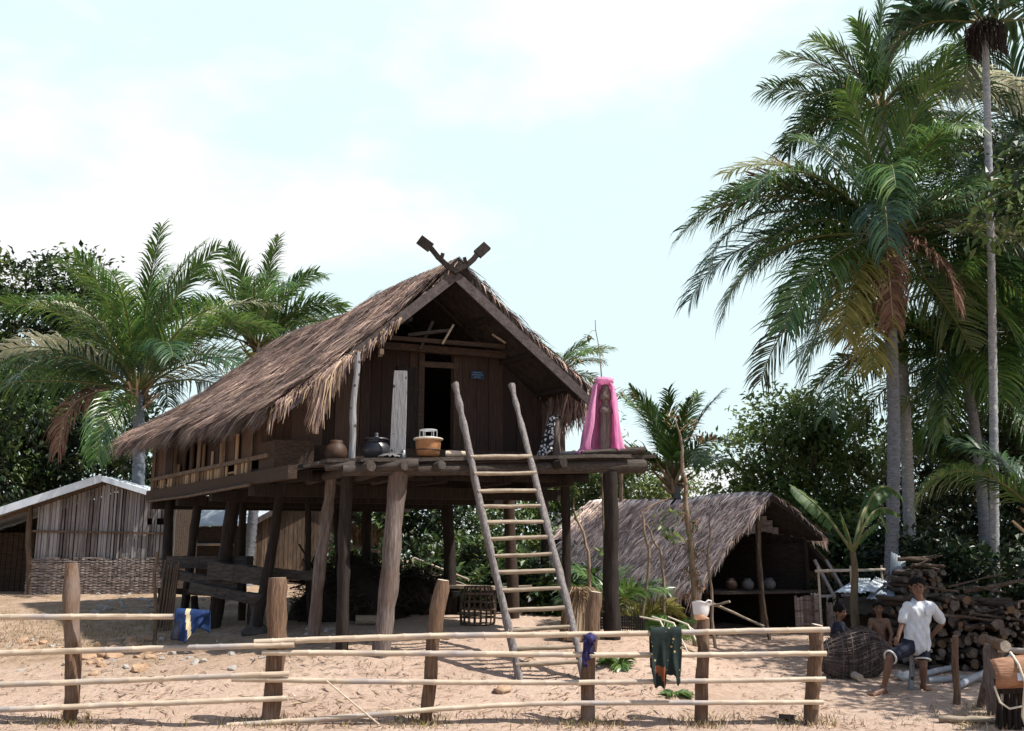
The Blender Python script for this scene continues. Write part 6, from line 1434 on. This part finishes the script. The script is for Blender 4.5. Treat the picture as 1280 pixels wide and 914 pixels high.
    for px in (440, 470):
        m = MB(); p = ground_under(at(px, 690, 22)); pole(m, p - Vector((0, 0, .1)), at(px, 689, 22), .05, .05, px, .01, 6, 7); m.build('leg', M['postdark'], T)
    m = MB(); rg = random.Random(8); c = at(458, 683, 22)
    for i in range(240):
        x = rg.uniform(-.28, .24); p = c + Vector((x, rg.uniform(-.18, .18), rg.uniform(0, .06))); d = Vector((rg.gauss(.05, .2) + x * .3, rg.gauss(0, .2), 1)).normalized(); l = rg.uniform(.2, .5); w = Vector((.012, 0, 0)); m.strip([p, p + d * l * .6, p + d * l + Vector((.06, 0, -.04))], [w, w, w * .2])
    tag(m.build('straw_sheaf', M['straw'], None, c), 'light brown sheaf of straw standing on the plank shelf', 'straw')
    for i, (a, b) in enumerate((((514, 706), (556, 722)), ((518, 698), (556, 713)))):
        m = MB(); bamboo(m, [at(*a, 22.5), at(*b, 21.5), at(b[0] + 30, b[1] + 12, 20.9)], .028, i); tag(m.build('bamboo_pole', M['bamboo'], None, at(*a, 22.5)), ('lower' if i == 0 else 'upper') + ' of two pale bamboo poles sloping down to the bench under the house', 'pole')
    c = at(592, 732, 20.5); T = thing('bench', 'rough wooden bench with a pale board top in the shade behind the ladder', 'bench', ground_under(c)); m = MB(); m.beam(at(566, 733, 20.5), at(622, 735, 20.3), .7, .06); m.beam(at(600, 737, 20.3), at(665, 733, 20.3), .5, .05); m.build('seat', M['rung'], T)
    for px, yy in ((569, 20.3), (618, 20.1), (572, 20.8), (660, 20.3)):
        m = MB(); p = ground_under(at(px, 790, yy)); pole(m, p - Vector((0, 0, .1)), at(px, 736, yy), .05, .045, px, .01, 6, 7); m.build('leg', M['postdark'], T)
    rows = [[at(562 + i * 4.2, 739 + 7 * (j / 6) ** 1.2 + 2.5 * math.sin(i * 1.3) * j / 6, 20.1 - .02 * math.sin(i * 1.1)) for i in range(14)] for j in range(7)]; m = MB(); sheet(m, rows, .01); tag(m.build('dark_cloth', M['tarp'], None, rows[0][0]), 'dark cloth hanging over the front edge of the bench behind the ladder', 'cloth')
    g = ground_under(at(597, 790, 18.3)); m = MB(); rg = random.Random(6); r0, r1, h = .30, .22, .68
    def bp(a, v): r = r0 + (r1 - r0) * v + .05 * math.sin(v * 3); return g + Vector((math.cos(a) * r, math.sin(a) * r, h * v))
    for k in range(18): m.tube([bp(k * math.pi / 9, v / 6) for v in range(7)], .012, 5)
    for v in (.02, .2, .4, .6, .8, .98): m.tube([bp(k * math.pi / 12, v) for k in range(25)], .014, 5, 0, False)
    tag(m.build('basket_coop', M['bamboodark'], None, g), 'open weave bamboo basket coop on the ground behind the foot of the ladder', 'basket')
    g = ground_under(at(460, 776, 18.2)); m = MB(); m.tube([g + Vector((-.22, 0, .10)), g + Vector((.3, .1, .10))], [.085, .08], 12, 0, True, .06, None, 2); tag(m.build('log', M['rung'], None, g), 'short pale log lying under the house beside the pale pillar', 'log')
    # sheaf of thatching grass
    g = gp(722, 800); g = ground_under(at(724, 800, 16.2)); m = MB(); rg = random.Random(9)
    for i in range(900):
        a = rg.uniform(0, 6.28); r = .32 * rg.random() ** .5; p = g + Vector((math.cos(a) * r, math.sin(a) * r * .7, 0)); t = g + Vector((math.cos(a) * r * .55 + .06, math.sin(a) * r * .4, rg.uniform(.45, .82))); k = p.lerp(t, .55) + Vector((math.cos(a) * .06, math.sin(a) * .05, .05)); w = Vector((rg.uniform(.004, .011), 0, 0)); e = t + Vector((math.cos(a) * .18 * rg.random() + .05, math.sin(a) * .12, -.06 * rg.random())); m.strip([p, k, t, e], [w, w, w, w * .2])
    tag(m.build('grass_sheaf', M['straw'], None, g), 'bushy brown sheaf of thatching grass standing behind the ladder\'s right foot', 'grass sheaf')
    # low openwork fence
    T = thing('low_openwork_fence', 'low dark openwork fence between the thick right stilt and the small palm plant', 'fence', ground_under(at(770, 790, 17.6)))
    rg = random.Random(10); m = MB(); pa, pb = at(738, 784, 17.7), at(806, 784, 17.3); z0 = (gz(pa.x, pa.y) + gz(pb.x, pb.y)) / 2 + .02; z1 = at(770, 771, 17.5).z
    for k in range(26):
        t = k / 25; p = pa.lerp(pb, t); m.box((p.x, p.y, (z0 + z1) / 2), (.022, .02, z1 - z0 + .04))
    for k in range(6):
        z = z0 + (z1 - z0) * k / 5; m.beam(Vector((pa.x, pa.y - .02, z)), Vector((pb.x, pb.y - .02, z)), .015, .026)
    m.build('panel', M['black'], T)
    for i, (a, b, c) in enumerate((((800, 771), (825, 776), (845, 786)), ((815, 771), (842, 779), (862, 786)), ((858, 781), (870, 790), (884, 806)), ((835, 771), (860, 781), (884, 800)))):
        p = [at(*a, 16.8), at(*b, 16.5), at(*c, 16.2)]; m = MB(); g = ground_under(p[2]); p[2].z = g.z + .02; m.tube(p, [.012, .016, .01], 6); tag(m.build('dry_stalk', M['strap'], None, g), 'bleached dry palm stalk sprawled on the ground behind the dark green cloth', 'stalk', 'bleached stalks behind the green cloth')
    for i, (a, b, lab) in enumerate((((892, 755), (955, 783), 'pale pole slanting down before the dark base of the hut'), ((890, 758), (912, 752), 'short pale stick crossing at the foot of the vine covered tree'))):
        p, q = at(*a, 19.3), at(*b, 19.0); m = MB(); pole(m, p, q, .026, .022, i + 80, .01, 8, 7, .1); tag(m.build('stick', M['rung'], None, ground_under(p)), lab, 'stick')
timbers()

# ------------------------------------------------------------------ stones, boards and litter on the ground
def stones():
    rg = random.Random(21); protos = []
    for k in range(6):
        m = MB(); a, b, c = rg.uniform(5, 9), rg.uniform(5, 9), rg.uniform(4, 9); q = random.Random(k + 5); pl = [(Vector((q.gauss(0, 1), q.gauss(0, 1), q.gauss(0, 1))).normalized(), q.uniform(.55, .9)) for _ in range(11)]
        m.ell((0, 0, .012), (.11, .085, .07), None, 14, 9, 0, lambda p: min([1.0] + [h_ / max(.05, p.dot(n_)) for n_, h_ in pl if p.dot(n_) > .05])); m.sm = [False] * len(m.sm); protos.append(m)
    me = {(k, t): protos[k].mesh('stone', [M[t]]) for k in range(6) for t in ('rock', 'rockgrey')}
    for (x0, x1, y0, y1, n, s0, s1, t, lab, grp) in ((20, 75, 802, 815, 10, .6, 1.6, 'rock', 'ochre stone in the rubble just behind the left end of the fence', 'ochre stones behind the left fence'), (110, 190, 800, 845, 26, .6, 1.7, 'rock', 'ochre stone in the low heap between the left fence post and the blue garment', 'stones of the low heap'),
            (0, 330, 800, 840, 46, .3, .9, 'rockgrey', 'small pale stone strewn along the bank behind the left rails', 'pale stones on the bank'), (120, 210, 742, 775, 30, .6, 1.6, 'rockgrey', 'grey stone in the rubble at the foot of the low bamboo shed', 'stones by the shed'), (225, 300, 748, 772, 16, .5, 1.3, 'rockgrey', 'pale stone lit behind the trestle under the house', 'stones behind the trestle'), (370, 480, 770, 795, 8, .5, 1.0, 'rockgrey', 'pale stone on the shaded ground under the house', 'stones under the house')):
        for i in range(n):
            g = gp(rg.uniform(x0, x1), rg.uniform(y0, y1)); o = bpy.data.objects.new('stone', me[(rg.randrange(6), t)]); COL.objects.link(o); s = s0 + (s1 - s0) * rg.random() ** 2.2; o.location = g; o.scale = (s * rg.uniform(.8, 1.3), s, s * rg.uniform(.7, 1.1)); o.rotation_euler = (rg.uniform(-.3, .3), rg.uniform(-.3, .3), rg.uniform(0, 6)); tag(o, lab, 'stone', grp)
    g = gp(985, 900); m = MB(); m.box(g + Vector((0, 0, .04)), (.42, .12, .05), R(62), 0, Matrix.Rotation(R(8), 3, 'Y')); tag(m.build('short_board', M['timber'], None, g), 'short weathered board on the ground left of the last fence post', 'board')
    g = gp(1130, 850); m = MB(); m.ell(g + Vector((0, 0, .05)), (.12, .08, .08), None, 10, 7, 0, lambda p: 1 + .25 * math.sin(p.x * 7 + p.z * 5)); tag(m.build('white_stone', M['trim'], None, g), 'white crumpled lump on the ground by the young man\'s forward foot', 'lump')
    g = gp(1215, 905); m = MB(); pole(m, g + Vector((-.35, .12, .05)), g + Vector((.25, -.05, .05)), .05, .04, 3, .02, 8, 8, .15); tag(m.build('driftwood', M['rung'], None, g), 'pale rotten piece of wood on the ground before the gate post', 'wood')
    g = gp(628, 865); m = MB(); m.ell(g + Vector((0, 0, .02)), (.12, .1, .06), None, 10, 7, 0, lambda p: 1 + .2 * math.sin(p.x * 7 + p.z * 5)); tag(m.build('stone', M['rock'], None, g), 'flat brown stone in front of the ladder\'s left foot', 'stone')
    # litter: bits of straw, leaf and twig
    m = MB()
    for i in range(7500):
        px = rg.uniform(-20, 1300); py = 745 + 170 * rg.random() ** .8
        if px > 300 and py < 790: continue
        g = gp(px, py)
        if rg.random() > .35 + .65 * (.5 + .5 * math.sin(g.x * 2.1 + math.sin(g.y * 3))): continue
        a = rg.uniform(0, 6.28); l = .015 + .12 * rg.random() ** 2; d = Vector((math.cos(a), math.sin(a), 0)); w = Vector((-d.y, d.x, .3)) * rg.uniform(.003, .012); p = g + Vector((0, 0, .010))
        m.strip([p - d * l, p + Vector((0, 0, rg.uniform(.005, .02))), p + d * l], [w * .3, w, w * .3], rg.choice((0, 0, 1, 2)))
    tag(m.build('litter', [M['straw'], M['bract'], M['thatch']]), 'dry straw, leaf bits and twigs strewn over the bare earth', 'litter', kind='stuff')
    m = MB()
    for i in range(3600):
        k = rg.random()
        if k < .40: px, py = rg.choice((88, 338, 530, 734, 876, 1014)) + rg.gauss(0, 22), rg.uniform(897, 912)
        elif k < .75: px, py = rg.uniform(-10, 215), rg.uniform(765, 812)
        elif k < .85: px, py = rg.uniform(1190, 1290), rg.uniform(880, 914)
        else: px, py = rg.uniform(0, 1280), rg.uniform(892, 914)
        g = gp(px, py); h = rg.uniform(.03, .11); d = Vector((rg.gauss(0, .5), rg.gauss(0, .5), 1)).normalized(); w = Vector((rg.uniform(.002, .005), 0, 0)); m.strip([g, g + d * h * .6, g + d * h + Vector((d.x, d.y, 0)) * h * .4], [w, w, w * .2], rg.choice((0, 0, 0, 1)))
    tag(m.build('dry_grass', [M['straw'], M['palmyel']]), 'thin dry grass at the fence posts and on the left bank', 'grass', kind='stuff')
stones()
# ------------------------------------------------------------------ people
def limb(mb, pts, rad):
    for i in range(len(pts) - 1): mb.capsule(pts[i], pts[i + 1], rad[i], rad[i + 1], 12)
def head(mb, c, f, up, s):
    """head centre c, facing f; s = head height"""
    f = Vector(f).normalized(); u = Vector(up).normalized(); r = f.cross(u).normalized(); u = r.cross(f).normalized()
    Mx = Matrix((r, f, u)).transposed()
    mb.ell(c + Mx @ Vector((0, -.02 * s, .12 * s)), (.355 * s, .42 * s, .39 * s), Mx, 18, 12)       # skull
    mb.ell(c + Mx @ Vector((0, .10 * s, -.14 * s)), (.29 * s, .28 * s, .34 * s), Mx, 16, 10)       # face
    mb.ell(c + Mx @ Vector((0, .20 * s, -.38 * s)), (.15 * s, .14 * s, .11 * s), Mx, 12, 8)        # chin
    mb.capsule(c + Mx @ Vector((0, .37 * s, .02 * s)), c + Mx @ Vector((0, .44 * s, -.12 * s)), .035 * s, .065 * s, 10)   # nose
    for k in (-1, 1):
        mb.ell(c + Mx @ Vector((k * .36 * s, -.04 * s, -.03 * s)), (.045 * s, .09 * s, .13 * s), Mx, 10, 7)
        mb.ell(c + Mx @ Vector((k * .16 * s, .30 * s, -.12 * s)), (.09 * s, .08 * s, .09 * s), Mx, 10, 7)
        mb.capsule(c + Mx @ Vector((k * .06 * s, .365 * s, .075 * s)), c + Mx @ Vector((k * .21 * s, .33 * s, .085 * s)), .03 * s, .025 * s, 8)
    mb.capsule(c + Mx @ Vector((-.08 * s, .355 * s, -.235 * s)), c + Mx @ Vector((.08 * s, .355 * s, -.235 * s)), .035 * s, .035 * s, 8)
    return Mx
def face_parts(T, c, Mx, s):
    for k in (-1, 1):
        m = MB(); m.ell(c + Mx @ Vector((k * .135 * s, .365 * s, .005 * s)), (.05 * s, .03 * s, .022 * s), Mx, 10, 7); m.build('eye', M['eye'], T)
        m = MB(); m.capsule(c + Mx @ Vector((k * .06 * s, .40 * s, .085 * s)), c + Mx @ Vector((k * .21 * s, .36 * s, .092 * s)), .016 * s, .012 * s, 7); m.build('eyebrow', M['hair'], T)
    m = MB(); m.capsule(c + Mx @ Vector((-.09 * s, .385 * s, -.245 * s)), c + Mx @ Vector((.09 * s, .385 * s, -.245 * s)), .02 * s, .02 * s, 8); m.build('mouth', M['lip'], T)
def hair(T, c, Mx, s, seed, full=1.0):
    m = MB(); rg = random.Random(seed)
    m.ell(c + Mx @ Vector((0, -.07 * s, .185 * s)), (.42 * s, .45 * s, .42 * s * full), Mx, 22, 14, 0, lambda p: (1 + .035 * math.sin(p.x * 17 + p.y * 11) + .03 * math.sin(p.z * 19 + p.x * 5)) if p.z > -.55 else .9)
    for k in range(90):
        a = rg.uniform(0, 6.28); e = rg.uniform(.0, 1.5); d = Vector((math.cos(a) * math.cos(e), math.sin(a) * math.cos(e), math.sin(e)))
        p = c + Mx @ (Vector((0, -.07 * s, .185 * s)) + Vector((d.x * .385 * s, d.y * .41 * s, d.z * .37 * s * full))); t = Mx @ (d * .4 + Vector((rg.gauss(0, .4), rg.gauss(.1, .4), -.5)))
        m.strip([p, p + t * s * .10, p + t * s * .17 + Vector((0, 0, -.02 * s))], [Mx @ Vector((.018 * s, 0, 0)), Mx @ Vector((.014 * s, 0, 0)), Mx @ Vector((.002 * s, 0, 0))])
    m.build('hair', M['hair'], T)
def hand(mb, wrist, d, palm_n, s, curl=.5, thumb=1):
    d = Vector(d).normalized(); n = Vector(palm_n); n = (n - d * n.dot(d)).normalized(); r = d.cross(n).normalized()
    a, b = wrist, wrist + d * .085 * s
    for k in (-1.2, -.4, .4, 1.2): mb.capsule(a + r * k * .014 * s, b + r * k * .021 * s, .017 * s, .014 * s, 8)
    for k, l in ((-1.5, .060), (-.5, .072), (.5, .076), (1.5, .068)):
        p = b + r * k * .0205 * s; e = d; rad = .0098 * s
        for j in range(3):
            e = (e + n * curl * .55).normalized(); q = p + e * l * s * (.45, .32, .25)[j]; mb.capsule(p, q, rad, rad * .92, 8); p = q; rad *= .93
    p = a + d * .025 * s + r * thumb * .03 * s; e = (d * .6 + r * thumb * .75 + n * .25).normalized()
    for j in range(2):
        q = p + e * .04 * s; mb.capsule(p, q, .0125 * s, .0108 * s, 8); p = q; e = (e + d * .5 + n * .25).normalized()
def foot(mb, ankle, toe, s=1.0):
    d = (toe - ankle); d.z = 0; d.normalize(); r = Vector((-d.y, d.x, 0)); heel = Vector((ankle.x, ankle.y, toe.z)) - d * .04 * s
    mb.capsule(ankle, heel + Vector((0, 0, .015 * s)), .04 * s, .035 * s, 10)
    mb.capsule(ankle + Vector((0, 0, -.02 * s)), toe - d * .05 * s, .038 * s, .026 * s, 10)
    for k in (-1, 1): mb.capsule(heel + Vector((0, 0, .01)), toe - d * .05 * s + r * k * .022 * s, .026 * s, .022 * s, 8)
    for k in range(5): q = toe - d * (.05 + .006 * k) * s + r * (k - 2) * .018 * s; mb.capsule(q, q + d * (.045 - .005 * k) * s, .012 * s, .010 * s, 8)
def young_man():
    Y = 14.75
    def J(px, py, dy=0.0): return at(px, py, Y + dy)
    base = gp(1152, 862); Y = base.y
    T = thing('person', 'young man in a white short sleeved shirt and dark shorts standing barefoot before the woodpile', 'person', base)
    hc = J(1147, 733.5, -.02); s = .268
    shr, shl = J(1134, 757, .02), J(1164.5, 757, .04); elr, wr = J(1127.5, 779, -.02), J(1123, 795, -.08); ell, wl = J(1178, 779, .10), J(1163, 797, .20)
    chest = J(1149, 768); waist = J(1146, 790); hip = J(1145, 806)
    hr, hl = J(1137, 809, -.02), J(1153, 809, .02)
    kr, ar = J(1112.5, 822, -.26), J(1103.5, 846, -.20); kl, al = J(1154, 834, -.05), J(1154.5, 857, .02)
    ar_g = gz(ar.x, ar.y); al_g = gz(al.x, al.y); ar.z = ar_g + .075; al.z = al_g + .075
    toe_r = J(1085, 850, -.36); toe_r.z = gz(toe_r.x, toe_r.y) + .02; toe_l = Vector((al.x + .02, al.y - .20, 0)); toe_l.z = gz(toe_l.x, toe_l.y) + .02
    mb = MB(); Mx = head(mb, hc, (-.32, -1, -.10), (.05, -.05, 1), s)
    nb = J(1149, 750.5, .03); mb.capsule(nb, hc + Vector((.01, .015, -.07)), .058, .05, 12)
    limb(mb, [shr.lerp(chest, .25), chest, waist, hip], [.07, .105, .10, .11]); limb(mb, [shl.lerp(chest, .25), chest, waist, hip], [.07, .105, .10, .11]); mb.capsule(shr, nb + Vector((0, 0, -.07)), .04, .045); mb.capsule(shl, nb + Vector((0, 0, -.07)), .04, .045); mb.capsule(nb, chest, .05, .08)
    limb(mb, [shr, elr, wr], [.045, .040, .027]); limb(mb, [shl, ell, wl], [.045, .040, .027])
    limb(mb, [hr, kr, kr.lerp(ar, .3), ar], [.085, .058, .055, .034]); limb(mb, [hl, kl, kl.lerp(al, .3), al], [.085, .056, .054, .034])
    hand(mb, wr, (wr - elr).normalized() + Vector((-.1, 0, 0)), (.7, .5, 0), .95, .35, -1); hand(mb, wl, (-.8, -.1, -.5), (0, -1, .2), .95, .4, 1)
    foot(mb, ar, toe_r); foot(mb, al, toe_l)
    remesh(mb, 'body', [M['skin']], T, .0075, 2)
    face_parts(T, hc, Mx, s); hair(T, hc, Mx, s, 1)
    # shirt: body, two short sleeves, collar
    mb = MB(); hem_f = J(1143, 808, -.03); sl, sr = shl + Vector((.0, 0, .01)), shr + Vector((0, 0, .01))
    for a in (sr, sl): limb(mb, [a.lerp(chest, .18) + Vector((0, 0, -.02)), chest.lerp(a, .25), waist.lerp(a, .06), hip.lerp(a, .02) + Vector((0, 0, -.02))], [.098, .142, .138, .146])
    mb.capsule(sr + Vector((.03, 0, -.02)), nb + Vector((0, .01, -.06)), .07, .075); mb.capsule(sl + Vector((-.03, 0, -.02)), nb + Vector((0, .01, -.06)), .07, .075); mb.capsule(nb + Vector((0, .01, -.055)), chest, .085, .14)
    for t in (-.085, -.03, .03, .085): mb.capsule(waist + Vector((t, -.02, .05)), hip + Vector((t * 1.45, -.03 , -.05 - .02 * math.cos(t * 20))), .10, .072)
    for a, e in ((sr, elr), (sl, ell)): limb(mb, [a + Vector((0, 0, -.015)), a.lerp(e, .45), a.lerp(e, .8)], [.068, .074, .07])
    shirt = remesh(mb, 'shirt', [M['shirt']], T, .009, 3, .0045)
    m = MB()
    for k in (-1, 1):
        p = nb + Vector((k * .012, -.075, -.075)); q = nb + Vector((k * .072, -.045, .012)); r_ = nb + Vector((k * .065, .06, .03)); t = nb + Vector((k * .085, -.085, -.05))
        rows = [[p, q, r_], [p.lerp(t, .8) + Vector((k * .01, -.01, 0)), t + Vector((k * .012, .01, .02)), r_ + Vector((k * .02, .02, -.04))]]; sheet(m, rows, .008)
    m.build('collar', M['shirt'], T)
    m = MB(); m.box(chest + Vector((.075, -.148, .045)), (.085, .012, .095), .25); m.build('pocket', M['shirt'], T)
    for k in range(5):
        m = MB(); c = chest.lerp(waist, k / 3.2) + Vector((-.025, -.155 + .006 * k, .06)); m.ell(c, (.008, .006, .008), None, 8, 6); m.build('button', M['trim'], T)
    mb = MB(); mb.capsule(hr + Vector((0, 0, .04)), hl + Vector((0, 0, .04)), .115, .115)
    hemr = hr.lerp(kr, .86); heml = hl.lerp(kl, .42)
    mb.capsule(hr, hemr, .112, .088); mb.capsule(hl, heml, .112, .098); remesh(mb, 'shorts', [M['navy']], T, .010, 2, .003)
    for a, b, r in ((hr, hemr, .092), (hl, heml, .102)):
        d = (b - a).normalized(); x = d.cross(Vector((0, 1, 0))).normalized(); y = d.cross(x)
        m = MB(); ct = b + d * .055
        m.tube([ct + x * math.cos(k * math.pi / 10) * r + y * math.sin(k * math.pi / 10) * r for k in range(21)], .014, 6, 0, False); m.build('hem_trim', M['trim'], T)
young_man()
def child(label, px, py, Yc, face, dark, seed, arm):
    hc = at(px, py, Yc); g = ground_under(hc); s = .225
    T = thing('person', label, 'child', g)
    h = hc.z; zz = g.z
    f = Vector((face[0], face[1], 0)).normalized(); r = Vector((f.y, -f.x, 0)) * -1
    if r.x < 0: r = -r
    nb = hc - Vector((0, 0, .17)) - f * .03; chest = nb - Vector((0, 0, .17)) - f * .03; hip = Vector((hc.x, hc.y, zz + max(.16, (h - zz) * .22))) - f * .12
    mb = MB(); Mx = head(mb, hc, (face[0], face[1], -.1), (0, 0, 1), s); mb.capsule(nb, hc - Vector((0, 0, .06)), .045, .042, 10)
    L, R_ = nb - r * .125 - Vector((0, 0, .035)), nb + r * .125 - Vector((0, 0, .035))
    mb.capsule(L, R_, .045, .045)
    for sh in (L, R_): limb(mb, [sh.lerp(chest, .3), chest, hip], [.07, .095, .11])
    for k, sh in ((-1, L), (1, R_)):
        el = sh + Vector((0, 0, -.20)) + r * k * .05 + f * .05; w = el + f * (.16 if arm else .05) + Vector((0, 0, -.05 if arm else -.17)) - r * k * .05
        limb(mb, [sh, el, w], [.042, .031, .022]); hand(mb, w, (w - el).normalized(), Vector((0, 0, -1)) if arm else f, .75, .4, -k)
        kn = hip + f * .32 + r * k * .13 + Vector((0, 0, .18)); an = Vector((hip.x, hip.y, zz + .05)) + f * .20 + r * k * .12
        limb(mb, [hip + r * k * .07, kn, an], [.07, .045, .028]); t = an + f * .14; t.z = zz + .015; foot(mb, an, t, .75)
    remesh(mb, 'body', [M['skin']], T, .0075, 2); face_parts(T, hc, Mx, s); hair(T, hc, Mx, s, seed)
    if dark:
        mb = MB()
        for sh in (L, R_): limb(mb, [sh.lerp(chest, .2), chest, hip], [.072, .112, .125])
        mb.capsule(L, R_, .055, .055); mb.capsule(nb - Vector((0, 0, .04)), chest, .06, .09)
        for k, sh in ((-1, L), (1, R_)): mb.capsule(sh, sh + Vector((0, 0, -.11)) + r * k * .03 + f * .02, .055, .058)
        remesh(mb, 'shirt', [M['navy']], T, .010, 3)
    mb = MB(); mb.capsule(hip - r * .06, hip + r * .06, .12, .12)
    for k in (-1, 1): mb.capsule(hip + r * k * .07, hip + f * .17 + r * k * .11 + Vector((0, 0, .10)), .09, .08)
    remesh(mb, 'shorts', [M['navy']], T, .011, 2)
child('child in dark clothes crouching left of the banana stem, reaching forward with both arms', 1050, 765, 16.9, (.75, -.6), True, 5, True)
child('bare chested child crouching behind the woven basket, right of the banana stem', 1098, 760, 16.7, (-.35, -1), False, 6, False)
